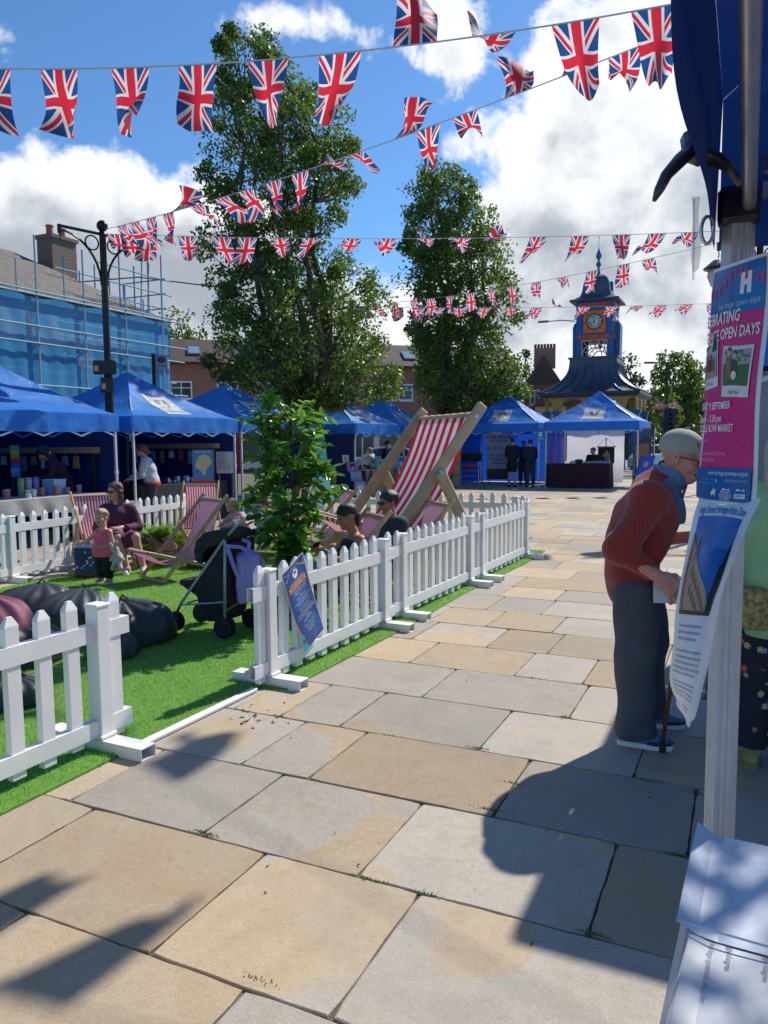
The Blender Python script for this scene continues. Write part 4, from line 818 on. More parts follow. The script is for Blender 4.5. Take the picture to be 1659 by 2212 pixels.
# ------------------------------------------------------------------ lamp posts
M_BLK = mat('black_iron', (.012, .012, .014), .32, .4, var=.2)
def lamp_post(loc, rz, H_, label, lamps=False):
    r = empty('lamp_post', loc, rz, label, 'lamp post', 'black market lamp posts')
    q = MB(); q.lathe([(.16, 0), (.16, .12), (.12, .18), (.11, .9), (.13, .94), (.085, 1.05), (.075, H_*.52), (.09, H_*.525), (.062, H_*.54), (.058, H_-.25), (.075, H_-.22), (.05, H_-.16)], 16); q.build('column', M_BLK, r, smooth='auto')
    q = MB(); q.ball((0, 0, H_-.07), .10, 14); q.build('ball_finial', M_BLK, r, smooth=True)
    for sg in (-1, 1):
        q = MB(); q.beam((sg*.05, 0, H_-.22), (sg*.80, 0, H_-.22), .035, .045); q.box((sg*.80, 0, H_-.27), (.05, .05, .15))
        pts = [(sg*(.80-.745*math.cos(a)), 0, H_-1.12+.84*math.sin(a)) for a in [i*.157 for i in range(11)]]; q.tube(pts, .02, 6)
        q.tube([(sg*(.21+.125*math.cos(a)), 0, H_-.40+.125*math.sin(a)) for a in [i*.42 for i in range(16)]], .014, 6, cap=False)
        q.tube([(sg*.80, 0, H_-.34), (sg*.79, 0, H_-.42), (sg*.80, .01, H_-.48)], .011, 5); q.build('scroll_bracket', M_BLK, r)
        if lamps:
            q = MB(); q.lathe([(.0, H_-.5), (.10, H_-.52), (.26, H_-.66), (.25, H_-.68), (.0, H_-.66)], 20, (sg*.8, 0, 0)); a = q.build('lantern_hood', M_BLK, r, smooth='auto')
            q = MB(); q.lathe([(.17, H_-.68), (.19, H_-.8), (.12, H_-.98), (0, H_-1.02)], 18, (sg*.8, 0, 0)); q.build('lantern_glass', mat('frosted_glass', (.55, .53, .46), .2), r, smooth=True)
    return r
L1p = ST(-10.62, 10.72); L1 = lamp_post(L1p, math.radians(48.7), 5.63, 'black iron lamp post with scroll brackets between the two left gazebos, holding bunting ends')
for (w, h_, z, x) in ((.36, .22, 2.98, 0), (.21, .26, 2.66, 0)):
    pass
r = empty('sign_box', L1p, math.radians(5), 'two small black notice boxes with orange labels strapped to the near lamp post', 'sign box')
for (w, h_, z, x) in ((.40, .25, 3.04, -.03), (.22, .28, 2.72, .0)):
    q = MB(); q.box((x, -.10, z), (w, .07, h_), bev=.01); q.tube([(x-.02+.08*math.cos(a), .08*math.sin(a), z) for a in [i*.5 for i in range(14)]], .008, 5, cap=False); bx = q.build('box', M_BLK, r)
    q = MB(); q.box((x-w/2+.06, -.139, z-.02), (.07, .006, .10)); q.build('label', S(225, 150, 90), bx)
L2p = ST(-12.1, 23.2); lamp_post(L2p, 0, 6.35, 'black lamp post far back between the two small gazebos, seen against the brick building')
L3p = Vector((7.0, 14.6, 0)); lamp_post(L3p, math.radians(5), 5.45, 'black lamp post with glass lanterns behind the pink poster', True)
L4p = Vector((12.3, 26.2, 0)); lamp_post(L4p, 0, 6.4, 'black lamp post hidden behind the pink poster at the far right')

# ------------------------------------------------------------------ bunting
m, n, b = newmat('union_flag_print'); uv = n.sep(n.co('UV')); x = n.m('SUBTRACT', uv[0], .5); y = n.m('MULTIPLY', n.m('SUBTRACT', uv[1], .5), 1.5)
ax_, ay_ = n.m('ABSOLUTE', x), n.m('ABSOLUTE', y)
d1 = n.m('DIVIDE', n.m('ADD', n.m('MULTIPLY', x, .75), n.m('MULTIPLY', y, .5)), .9014); d2 = n.m('DIVIDE', n.m('SUBTRACT', n.m('MULTIPLY', x, .75), n.m('MULTIPLY', y, .5)), .9014)
sy_ = n.m('SIGN', y); e1 = n.m('ABSOLUTE', n.m('ADD', d1, n.m('MULTIPLY', sy_, .022))); e2 = n.m('ABSOLUTE', n.m('SUBTRACT', d2, n.m('MULTIPLY', sy_, -.022)))
wS = n.m('LESS_THAN', n.m('MINIMUM', n.m('ABSOLUTE', d1), n.m('ABSOLUTE', d2)), .088); rS = n.m('LESS_THAN', n.m('MINIMUM', e1, e2), .036)
wC = n.m('LESS_THAN', n.m('MINIMUM', ax_, n.m('MULTIPLY', ay_, 1.0)), .165); rC = n.m('LESS_THAN', n.m('MINIMUM', ax_, ay_), .105)
BLU, WHI, RED = (.018, .075, .26), (.72, .70, .72), (.62, .025, .05)
c = n.mix(wS, BLU, WHI); c = n.mix(n.m('MULTIPLY', wS, rS), c, RED); c = n.mix(wC, c, WHI); c = n.mix(rC, c, RED)
fold = n.noise(n.co('UV'), 6, 3, .5); c = n.mix(n.m('MULTIPLY', fold, .25), c, (.6, .55, .6), 'MULTIPLY')
n.put(b.inputs['Base Color'], c); b.inputs['Roughness'].default_value = .65
t = n.new('ShaderNodeBsdfTranslucent'); n.put(t.inputs[0], c); ms = n.new('ShaderNodeMixShader'); ms.inputs[0].default_value = .5; n.l.new(b.outputs[0], ms.inputs[1]); n.l.new(t.outputs[0], ms.inputs[2]); n.l.new(ms.outputs[0], m.node_tree.nodes['Material Output'].inputs[0]); M_FLAG = m
M_TAPE = mat('bunting_tape', (.6, .6, .62), .7)
def px_of(p):
    v = np.array(p)-np.array([0, 0, CH]); z = v@_f; return 829.5+F*(v@_r)/z
def bunting(a, b_, sag, flags, label, w=.33, h=.5, seed=1):
    a, b_ = Vector(a), Vector(b_); rr = random.Random(seed); r = empty('bunting', (0, 0, 0), 0, label, 'bunting', 'strings of union flag bunting')
    pt = lambda k: a.lerp(b_, k)-Vector((0, 0, 4*sag*k*(1-k))); L = (b_-a).length; ed = (b_-a).normalized()
    q = MB(); q.tube([pt(i/60) for i in range(61)], .006, 5); q.build('cord', M_TAPE, r)
    ks = [i/2000 for i in range(2001)]; pxs = [px_of(pt(k)) for k in ks]
    for fg in flags:
        px = fg[0]; ph0 = fg[1]; ph1 = fg[2] if len(fg) > 2 else 0.; skew = fg[3] if len(fg) > 3 else rr.uniform(-.3, .5); taper = fg[4] if len(fg) > 4 else rr.uniform(.0, .35)
        k = min(range(2001), key=lambda i: abs(pxs[i]-px)); kc = ks[k]; k0 = kc-w/2/L; 
        back = ed.cross(Vector((0, 0, 1))).normalized()
        if back.y < 0: back = -back
        f1, f2, am = rr.uniform(0, 6), rr.uniform(0, 6), rr.uniform(.02, .045)
        ph0, ph1 = math.radians(ph0), math.radians(ph1)
        def fn(u, v):
            base = pt(k0+w*u/L); acc = Vector((0, 0, 0)); N_ = 8
            for i in range(N_):
                vv_ = v*(i+.5)/N_; p_ = ph0+ph1*vv_+ (.5*math.sin(f1+4.5*vv_)+.7*math.sin(3.6*u+f2))*vv_; acc += (back*math.sin(p_)+Vector((0, 0, -1))*math.cos(p_))*(v*h/N_)
            return base+acc+ed*(skew*v*h*.6*(.6+.4*v)+(.5-u)*w*taper*v)+back*am*math.sin(u*8+f1+v*4)*v*1.2
        q = MB(); q.grid(fn, 14, 18, 0, lambda u, v: (u, 1-v)); q.build('flag', M_FLAG, r, smooth=True)
    return r
za, zb = 4.86, 4.75
pL, pR = P(0, 148, 6.6)+Vector((0, 0, .20)), P(1455, 8, 5.5)+Vector((0, 0, .25))
s1a, s1b = pL+(pL-pR)*.3, pR+(pR-pL)*.4
bunting(s1a, s1b, .35, [(-15, 4), (127, 2, 0, -.05, .0), (281, 3, 0, -.05, .15), (427, 6, 5, -.2, .5), (580, -4, 0, .1, .5), (735, 35, 35, -.75, .3), (897, 158, -25, -.1, .1), (1070, 112, 15, -.4, .3), (1243, 15, 45, .35, .5), (1417, 8, 15, .2, .45)], 'nearest string of flag bunting across the top of the sky', .325, .49, 3)
pR = P(1460, 60, 7.3)+Vector((0, 0, .16)); pL = L1p+Vector((.05, 0, 5.5)); bunting(pL, pR+(pR-pL)*.35, .25, [(262, 30, 50), (290, 25, 30), (325, 10), (362, 12), (378, 120, 30), (424, 60), (478, 50, 30), (530, 45, 30, -.5), (590, 8), (648, 12, 0, -.5), (700, 120, -20, -.6), (762, 95, 10, -.4), (872, 130, 40), (925, 20, 10, -.6, .4), (1003, 65, 40, -.8), (1118, 140, 15, -.5), (1242, 125, 20, -.6), (1350, 60, 30, -.9)], 'string of flag bunting climbing from the near lamp post to the upper right', .33, .49, 5)
bunting(L1p+Vector((0.05, 0, 5.42)), L3p+Vector((0, 0, 5.5)), .12, [(252, 40, 30), (281, 20, 30), (318, 15), (405, 30, 40), (478, 15, 10), (535, 12, 20, -.5), (603, 80), (673, 70, 20, -.5), (762, 75, 30, -.5), (840, 60, 30, -.6), (920, 88, 20), (998, 85, -10), (1083, 100, 30, -.4), (1165, 30, 40, -.8), (1254, 20, 50, -.4), (1342, 3, 10, .1, .3), (1420, 25, 40, -.8), (1492, 60, 20)], 'nearly level string of flag bunting joining the near lamp post and the lantern post', .34, .46, 7)
bunting(L2p+Vector((0, 0, 6.2)), L3p+Vector((0, 0, 5.45)), .25, [(768, 30, 20), (790, 20), (812, 40, 20), (850, 20), (893, 20, 20, -.4), (930, 20, 10, -.3), (972, 2, 0, 0, .2), (1016, 10, 20, -.4), (1060, 15, 20, -.4), (1105, 20, 10, -.4), (1158, 20, 30, -.7), (1212, 60, 30, -.8), (1279, 4, 5, -.3, .1), (1347, 6, 5, -.2, .3), (1400, 50, 20, -.6)], 'slanting string of flag bunting over the slimmer tree and clock tower finial', .34, .48, 9)
bunting(L2p+Vector((0, 0, 6.15)), L4p+Vector((0, 0, 6.2)), .1, [(775, 40), (858, 30, 30), (905, 5, 10), (948, 35, 30, -.6), (992, 60, 40), (1048, 60, 30), (1103, 80), (1160, 30, 40, -.7), (1210, 110, 20, -.3), (1262, 40, 30, -.4), (1322, 40, 30, -.5), (1378, 60, 30, -.5), (1430, 40, 30, -.6), (1486, 55, 30, -.5), (1540, 40)], 'lowest level string of flag bunting crossing the clock tower', .40, .48, 11)
q = MB(); q.tube([(-30, 30, 10.9)]+[Vector((-30, 30, 10.9)).lerp(Vector((-2, 40, 10.2)), i/12)-Vector((0, 0, 1.2*math.sin(math.pi*i/12)+.6*math.sin(math.pi*i/4)**2)) for i in range(1, 13)], .03, 5); tag(q.build('overhead_wire', M_BLK), 'thin dark overhead wire sagging past the chimney at upper left', 'wire')
# ------------------------------------------------------------------ foreground gazebo, posters, table
M_NAVY = cloth_trans('near_gazebo_fabric', (.006, .035, .19), .22, .6)
def near_gazebo():
    s0, t0, a, b_ = -.066, -1.27, 3.0, 3.0; r = empty('market_gazebo', ST(s0, t0), TH, 'nearest blue gazebo, its corner, hanging edge and ribbed aluminium leg along the right edge', 'gazebo', 'blue market gazebos')
    zb, ze, za = 2.03, 2.32, 3.3; cs = [(0, 0), (a, 0), (a, b_), (0, b_)]
    q = MB()
    for k in range(4):
        p, w = Vector(cs[k]), Vector(cs[(k+1) % 4]); c = Vector((a/2, b_/2))
        def fn(u, v, p=p, w=w):
            e = p.lerp(w, u).lerp(c, v); return (e.x, e.y, ze+(za-ze)*v**1.2+.01*math.sin(v*30+u*5)*math.sin(3.1*u))
        q.grid(fn, 16, 14)
    q.build('canopy', M_NAVY, r, smooth=True)
    q = MB()
    for k in range(4):
        p, w = Vector(cs[k]), Vector(cs[(k+1) % 4]); d = (w-p).normalized(); nn = Vector((d.y, -d.x))
        def fn(u, v, p=p, w=w, nn=nn):
            e = p.lerp(w, u); o_ = (.008+.012*math.sin(u*23+2)*math.sin(math.pi*u))*v; return (e.x+nn.x*o_, e.y+nn.y*o_, ze-(ze-zb)*v)
        q.grid(fn, 60, 4)
    q.build('valance', M_NAVY, r, smooth=True)
    lx, ly = .036, b_-.05
    prof = []
    for k in range(6):
        a0, a1 = math.radians(k*60+8), math.radians(k*60+68); p, w = Vector((math.cos(a0), math.sin(a0)))*.030, Vector((math.cos(a1), math.sin(a1)))*.030
        nn = Vector((-(w-p).y, (w-p).x)).normalized()
        for i in range(10): prof.append(p.lerp(w, i/10)+nn*(.0022 if i in (3, 4, 7) else 0))
    n_ = len(prof); q = MB(); q.add([(lx+p.x, ly+p.y, 0.0) for p in prof]+[(lx+p.x, ly+p.y, 2.075) for p in prof], [(i, (i+1) % n_, n_+(i+1) % n_, n_+i) for i in range(n_)]+[tuple(n_+i for i in range(n_))])
    q.build('leg', mat('anodised_leg', (.50, .51, .54), .42, .25, var=.05, vscale=30), r)
    for (x, y) in ((.05, .05), (a-.05, .05), (a-.05, b_-.05)):
        q = MB(); q.lathe([(.034, 0), (.034, 2.3)], 6, (x, y, 0)); q.build('leg', M_ALU, r)
    q = MB(); q.box((lx, ly, 2.095), (.075, .075, .07), bev=.01); q.box((lx+.085, ly, 2.06), (.06, .05, .05)); q.tube([(lx+.13, ly-.02, 2.05), (lx+.135, ly-.02, 1.99)], .010, 6); q.build('corner_bracket', mat('black_plastic', (.02, .02, .024), .35), r)
    q = MB(); q.lathe([(.09, .0), (.09, .008), (.05, .014), (.04, .05)], 20, (lx, ly, 0)); q.build('foot_plate', M_PVC, r)
    q = MB(); q.tube([(lx+.018, ly-.02, 2.09), (lx+.018, .1, 2.13)], .0125, 12); q.build('side_bar', M_ALU, r, smooth='auto')
    q = MB(); q.beam((lx+.04, ly, 2.12), (a-.1, ly, 2.12), .02, .03); q.beam((lx+.04, ly-.02, 2.16), (a-.3, ly-1.3, 2.9), .02, .03); q.build('top_bar', M_ALU, r)
near_gazebo()
gazebo(-.02, 4.55, 3.0, 3.0, 2.03, 3.25, 'blue gazebo hidden behind the pink poster, its dark side showing right of it', [(1, M_BLUEW), (2, M_BLUEW)], (), seed=9)
leg = ST(-.030, 1.68)
# black hook clamp and plastic strips hanging from the corner
def hk(pts, Y): return [P(x, y, Y+dy) for x, y, dy in pts]
q = MB(); Yc = 1.22
q.tube(hk([(1500, 318, 0), (1470, 345, -.01), (1440, 378, -.02), (1424, 410, -.02), (1413, 434, -.02)], Yc), [.015, .015, .012, .010, .004], 10, flat_=.7)
q.tube(hk([(1485, 330, 0), (1520, 338, 0), (1550, 345, 0), (1575, 362, -.02), (1590, 385, -.02), (1600, 400, -.02)], Yc), [.012, .017, .015, .011, .008, .006], 10, flat_=.7)
q.tube(hk([(1498, 300, .02), (1502, 330, 0), (1520, 350, 0)], Yc), [.02, .020, .010], 10)
tag(q.build('spring_clamp', mat('dark_clamp', (.035, .03, .03), .28, spec=.7), smooth=True), 'black two pronged clamp gripping the hanging edge of the near gazebo', 'clamp')
m_clear, n, b = newmat('clear_plastic'); b.inputs['Base Color'].default_value = (.45, .58, .70, 1); b.inputs['Roughness'].default_value = .12
t = n.new('ShaderNodeBsdfTransparent'); ms = n.new('ShaderNodeMixShader'); ms.inputs[0].default_value = .5; n.l.new(t.outputs[0], ms.inputs[1]); n.l.new(b.outputs[0], ms.inputs[2]); n.l.new(ms.outputs[0], m_clear.node_tree.nodes['Material Output'].inputs[0])
q = MB(); q.grid(lambda u, v: P(1494+18*u+3*math.sin(v*7+u*3), 425+165*v-12*u*v, 1.30+.02*math.sin(u*9+v*3)), 8, 12); q.grid(lambda u, v: P(1497+5*u-2*v, 430+175*v, 1.32), 3, 8)
tag(q.build('plastic_strip', m_clear, None, True), 'clear plastic strip dangling from the near gazebo corner below the clamp', 'plastic strip')
q = MB(); c = P(1528, 497, 1.42); q.tube([c+Vector((.011*math.cos(a), 0, .024*math.sin(a))) for a in [i*.45 for i in range(15)]], .0035, 8, cap=False); tag(q.build('carabiner', M_ALU, None, True), 'small metal carabiner clipped beside the top of the ribbed leg', 'carabiner')
# pink poster wrapped on the leg
r = empty('pink_poster', leg, 0, 'pink and blue heritage open days poster wrapped round the ribbed leg', 'poster')
pa, pb = P(1541, 585, 1.475)-leg, P(1668, 542, 1.315)-leg; pc, pd = P(1507, 1082, 1.49)-leg, P(1629, 1096, 1.315)-leg   # top left, top right, bottom left, bottom right of the visible part
W, H, XB = .297, .42, .100
def fn(x, y, l):
    v = y/H
    L_, R_ = pc.lerp(pa, v), pd.lerp(pb, v); e = (R_-L_).normalized(); nn = e.cross(Vector((0, 0, 1))).normalized()
    if nn.y > 0: nn = -nn
    if x >= XB:
        u = (x-XB)/(W-XB); p = L_.lerp(R_, u)+nn*(.008*math.sin(u*3.1)+.003*math.sin(v*9+u*4))
    else:
        p = L_+(TX*1.0+SX*.12)*(XB-x)*.9; nn = -SX
    return p+nn*l
s = Sheet(fn, .02); pw, pbl, ppk, pdk = S(222, 224, 232, .3), S(0, 92, 170, .3), S(206, 38, 126, .3), S(20, 40, 100, .3); wt = S(235, 232, 238, .3)
s.rect(0, 0, W, H, pw, 0); s.rect(.006, .006, W-.012, H-.006, ppk, 1); s.rect(.006, .006, W-.012, .064, pbl, 2); s.rect(.006, H-.088, W-.012, H-.006, pbl, 2)
s.rect(.20, H-.088, W-.012, H-.02, S(0, 112, 192, .3), 2.3)
for i in range(11): x = .11+i*.0165; yy = H-.036-.012*math.sin(i*.7+1)+.001*i; s.poly([(x, yy+.006), (x+.010, yy+.008), (x+.006, yy-.012)], S(225, 50, 90), 3)
X0 = .232; Hh = H-.058
for (a0, b0, a1, b1) in ((-.016, 0, -.004, .036), (.004, 0, .016, .036), (-.016, .014, .016, .024), (-.016, .0, -.004, .014)): s.rect(X0+a0, Hh+b0, X0+a1, Hh+b1, wt, 3)
s.text('heritage open days', .275, H-.077, .0165, S(190, 205, 225), 3, 'RIGHT')
s.text('CELEBRATING', .072, .318, .0285, wt, 3, 'LEFT', .02, .84); s.text('HERITAGE OPEN DAYS', .060, .290, .0270, wt, 3, 'LEFT', .02, .80)
def polaroid(x0, y0, w, h, rot, cap, kind):
    c_, s_ = math.cos(rot), math.sin(rot); T = lambda X, Y: (x0+X*c_-Y*s_, y0+X*s_+Y*c_)
    s.poly([T(0, 0), T(w, 0), T(w, h), T(0, h)], S(214, 216, 226, .3), 3)
    a, b_, c2, d2 = .005, .019, w-.005, h-.006
    s.poly([T(a, b_), T(c2, b_), T(c2, d2), T(a, d2)], S(150, 160, 165) if kind else S(165, 175, 190), 4)
    if kind:
        s.poly([T(a, b_), T(c2, b_), T(c2, b_+(d2-b_)*.6), T(a, b_+(d2-b_)*.6)], S(70, 105, 60), 4.5); rr = random.Random(3)
        for i in range(26): X, Y = rr.uniform(a+.004, c2-.008), rr.uniform(b_+(d2-b_)*.62, d2-.006); s.poly([T(X, Y), T(X+.008, Y+.002), T(X+.004, Y+.006)], S(95, 110, 90), 4.8)
        for (px_, col, hh) in ((.026, S(130, 105, 80), .070), (.044, S(75, 65, 68), .064)):
            s.poly([T(px_-.008, b_+.004), T(px_-.001, b_+.004), T(px_, b_+.03), T(px_+.002, b_+.004), T(px_+.009, b_+.006), T(px_+.009, b_+hh*.72), T(px_-.008, b_+hh*.72)], col, 5)
            s.poly([T(px_+.005*math.cos(q_), b_+hh*.80+.006*math.sin(q_)) for q_ in [i*.8 for i in range(8)]], S(205, 165, 145), 5.2); s.poly([T(px_-.005, b_+hh*.86), T(px_+.005, b_+hh*.86), T(px_+.004, b_+hh*.95), T(px_-.004, b_+hh*.95)], S(80, 70, 60), 5.4)
        s.poly([T(.046+.009*math.cos(q_), b_+.018+.008*math.sin(q_)) for q_ in [i*.7 for i in range(9)]], S(220, 215, 205), 5.6)
    else:
        s.poly([T(a, b_), T(c2, b_), T(c2, b_+.026), T(a, b_+.026)], S(150, 140, 128), 4.5); rr = random.Random(5)
        for i in range(9): X = a+.003+i*.0058; hh = rr.uniform(.02, .035); s.poly([T(X, b_+.012), T(X+.005, b_+.012), T(X+.004, b_+.012+hh), T(X+.001, b_+.012+hh)], S(*rr.choice([(60, 50, 50), (150, 90, 60), (190, 180, 170), (50, 60, 90)])), 5)
        s.poly([T(a, b_+.05), T(a+.03, b_+.055), T(a+.032, d2), T(a, d2)], S(35, 50, 35), 4.8); s.poly([T(c2-.02, b_+.045), T(c2, b_+.045), T(c2, b_+.07), T(c2-.01, b_+.075)], S(45, 60, 45), 4.8)
    s.text(cap, *T(w*.32, .006), .008, pdk, 5, 'LEFT', 0, 1, rot)
polaroid(.088, .205, .072, .084, .045, 'Tin Foot', 0); polaroid(.176, .190, .092, .088, -.055, 'Myal Pyper', 1)
s.text('SAT 9 SEPTEMBER', .058, .083+.0, .0, wt) if False else None
s.text('SAT 9 SEPTEMBER', .066, H-.345+.0, .0205, wt, 3, 'LEFT', .015, .82) if False else None
for t_, y_, sz in (('SAT 9 SEPTEMBER', .1215+.019, .0190),): pass
s.text('9 SEPTEMBER', .112, .128+.008+.0, .0, wt) if False else None
yb = lambda py: (1088-py)/(1088-565)*H
s.text('SAT 9 SEPTEMBER', .100, yb(878), .0185, wt, 5.8, 'LEFT', .012, .80); s.text('10am - 3.30 pm', .090, yb(906), .0185, wt, 5.8, 'LEFT', .012, .80); s.text('MIDDLE ROW MARKET', .082, yb(928), .0185, wt, 5.8, 'LEFT', .012, .76)
s.text('www museum', .085, yb(950), .0085, S(230, 150, 195), 3); s.text('Dunstable Re-enactment Group', .075, yb(980), .0105, S(228, 160, 200), 3, 'LEFT', 0, .95); s.text('Re-enactment Group', .085, yb(994), .0105, S(228, 160, 200), 3, 'LEFT', 0, .95)
s.rect(.100, .008, .285, .064, pbl, 4)
_st, _sp, _sr = s.text, s.poly, s.rect; ky = .70
s.text = lambda t, x, y, size, m, lay=3, align='LEFT', bold=0., sx=1., rot=0.: _st(t, x, y*ky, size*.9, m, lay, align, bold, sx, rot)
s.poly = lambda pts, m, lay=2: _sp([(x, y*ky) for x, y in pts], m, lay); s.rect = lambda a, b_, c, d, m, lay=1: _sr(a, b_*ky, c, d*ky, m, lay)
s.text('www.heritageopendays.org.uk', .277, .074, .0125, wt, 5, 'RIGHT', 0, .88); s.text('/heritageopendays', .182, .060, .0075, S(110, 160, 205), 5, 'RIGHT'); s.text('@heritageopendays', .277, .058, .0085, S(150, 185, 215), 5, 'RIGHT'); s.text('#heritageopenday #HODs', .182, .050, .0065, S(110, 160, 205), 5, 'RIGHT')
s.poly([(.184, .055), (.192, .055), (.192, .063), (.184, .063)], S(130, 170, 210), 5)
s.poly([(.176, .020), (.184, .026), (.190, .020), (.188, .030), (.193, .040), (.186, .034), (.180, .042), (.179, .033), (.172, .030)], wt, 5)
for i, (x, t_) in enumerate(((.220, "PEOPLE'S"), (.220, 'POSTCODE'), (.220, 'LOTTERY'))): s.text(t_, x, .028-i*.0085, .0078, wt, 5, 'CENTER', .01)
s.poly([(.208, .037), (.214, .042), (.222, .038), (.231, .041), (.231, .037)], wt, 5); s.poly([(.247, .037), (.253, .042), (.261, .038), (.272, .041), (.272, .037)], wt, 5); s.rect(.246, .018, .274, .029, wt, 5); s.text('EARTH', .260, .0205, .0080, pbl, 6, 'CENTER')
s.build('poster_sheet', r)
# white curling poster
r = empty('white_poster', leg, 0, 'white curling heritage action zone poster hanging below the pink one', 'poster')
CPt = [[P(1512, 1075, 1.47), P(1575, 1068, 1.40), P(1646, 1078, 1.30)], [P(1481, 1190, 1.40), P(1533, 1195, 1.30), P(1585, 1205, 1.27)], [P(1458, 1345, 1.36), P(1502, 1350, 1.26), P(1545, 1352, 1.26)], [P(1448, 1460, 1.34), P(1486, 1478, 1.25), P(1519, 1490, 1.26)], [P(1466, 1528, 1.34), P(1480, 1555, 1.28), P(1490, 1572, 1.27)]]
def bz(a, b_, c, t): return a*(1-t)*(1-t)+b_*2*t*(1-t)+c*t*t
def cr(ps, t):
    n_ = len(ps)-1; k = min(int(t*n_), n_-1); f_ = t*n_-k; p0, p1, p2, p3 = ps[max(k-1, 0)], ps[k], ps[k+1], ps[min(k+2, n_)]
    return .5*((2*p1)+(p2-p0)*f_+(2*p0-5*p1+4*p2-p3)*f_*f_+(3*p1-p0-3*p2+p3)*f_**3)
def fnw(x, y, l):
    u, v = x/.297, 1-y/.42; rows = [cr([row[i] for row in CPt], max(0, min(1, v))) for i in range(3)]; p = bz(rows[0], 2*rows[1]-.5*(rows[0]+rows[2]), rows[2], u)
    ex = (rows[2]-rows[0]).normalized(); nn = ex.cross(Vector((0, .25, 1))).normalized()
    if nn.y > 0: nn = -nn
    return p-leg+nn*l+nn*.002*math.sin(v*18+u*7)
s = Sheet(fnw, .012); pp = S(226, 228, 238, .35); s.rect(0, 0, .297, .42, pp, 0)
s.text('High Street Heritage Action Zone', .148, .377, .0200, S(30, 110, 180), 2.5, 'CENTER', .02, .86)
for i in range(1): s.rect(.03, .225, .262, .372, S(28, 96, 176, .3), 1)
s.poly([(.16, .315), (.2, .325), (.262, .322), (.262, .360), (.20, .352), (.15, .335)], S(58, 116, 184, .3), 1.6)
s.poly([(.03, .225), (.03, .345), (.045, .335), (.060, .320), (.070, .330), (.080, .312), (.12, .288), (.17, .262), (.20, .245), (.20, .225)], S(176, 146, 122, .4), 2)
s.poly([(.185, .225), (.262, .225), (.262, .335), (.252, .328), (.240, .305), (.226, .298), (.210, .270), (.195, .255)], S(30, 42, 40, .4), 2)
for i in range(8):
    x = .075+i*.0155; yt = .298-.0085*i
    for k in range(2): s.rect(x, max(.228, yt-.020-.026*k), x+.007, max(.229, yt-.005-.026*k), S(122, 98, 84, .4), 3)
s.poly([(.03, .345), (.045, .335), (.045, .225), (.03, .225)], S(150, 120, 100, .4), 3); s.rect(.068, .30, .074, .34, S(160, 132, 110, .4), 3)
s.rect(.03, .225, .262, .231, S(60, 56, 54), 3)
rr = random.Random(8); ink = S(74, 76, 96)
for i in range(17):
    y = .205-i*.0105; 
    if i in (3, 9, 14): continue
    words = ' '.join(''.join(rr.choice('aeionrstlmucdp') for _ in range(rr.randint(2, 8))) for _ in range(rr.randint(5, 7)))
    s.text(['The action zone scheme will bring life back to the', 'high street by restoring historic shop fronts and', 'buildings for local people to use and enjoy.', '', 'Grants have been offered to owners along the street', 'to repair roofs, windows, brickwork and signs so that', 'the town centre looks its best for years to come.', 'Work began last year and will go on until the spring,', 'with events, trails and talks held in the square.', '', 'To find out more about the project please talk to', 'our team at the stall today or ask for a leaflet,', 'where you can tell us what you value about the town.', 'We would love to hear your memories of the market.', '', 'Supported by the town council', 'and local heritage partners'][i], .03 if i < 14 else .10, y, .0088, ink, 1.5, 'LEFT')
s.rect(.03, .092, .252, .0925, S(120, 150, 190), 1.5)
s.build('poster_sheet', r)
# table with papers
TZ = .84; TL = G(1513, 1838, TZ); BL = G(1432, 2240, TZ); ee = (TL-BL); ee.z = 0; ee.normalize(); rx = Vector((ee.y, -ee.x, 0))
r = empty('folding_table', (TL.x, TL.y, 0), 0, 'cream folding table at the bottom right corner, covered in papers', 'table'); MT = Matrix((rx, ee, (0, 0, 1))).transposed().to_4x4()
q = MB(); q.M = MT; q.box((.36, -.60, TZ-.026), (.74, 1.22, .045), bev=.012); q.build('table_top', mat('cream_plastic', (.56, .55, .50), .45, var=.05), r)
for (x, y) in ((.06, -.1), (.66, -.1), (.06, -1.1), (.66, -1.1)): q = MB(); q.M = MT; q.tube([(x, y, 0), (x, y, TZ-.05)], .014, 8); q.build('leg', M_ALU, r)
M_PAPER = mat('white_paper', (.62, .63, .66), .45, var=.02, vscale=3)
M_PLF = mat('clear_cover', (.52, .57, .68), .3, var=.03, vscale=2, spec=.7)
def sheet_at(name, x0, y0, w, h, rot, z, m, lab, cat, curl=0., group=None, th=.0022, edge=None):
    c, s_ = math.cos(rot), math.sin(rot)
    def fn(x, y, l):
        X, Y = x0+x*c-y*s_, y0+x*s_+y*c; zz = z+l+curl*(max(0, 1-x/.05)**2*.02+.006*math.sin(x*9+1)*math.sin(y*7))
        v = MT @ Vector((X, Y, zz)); return v
    sh = Sheet(fn, .03); sh.rect(0, 0, w, h, m, 0); e_ = edge or m
    for (a, b2, c2, d2) in ((0, 0, w, 0), (0, 0, 0, h)): sh.b.add([tuple(fn(a, b2, 0)), tuple(fn(c2, d2, 0)), tuple(fn(c2, d2, -th)), tuple(fn(a, b2, -th))], [(0, 1, 2, 3)], sh.mi(e_))
    return sh, fn
root = lambda lab, cat, nm, g=None: empty(nm, (TL.x, TL.y, 0), 0, lab, cat, g)
rt = root('dark blue edged folder lying lowest on the paper table', 'folder', 'folder'); sh, _ = sheet_at('f', .01, -.80, .5, .34, -.03, TZ+.012, M_PAPER, '', '', th=.010, edge=S(30, 50, 110)); sh.build('folder_sheet', rt)
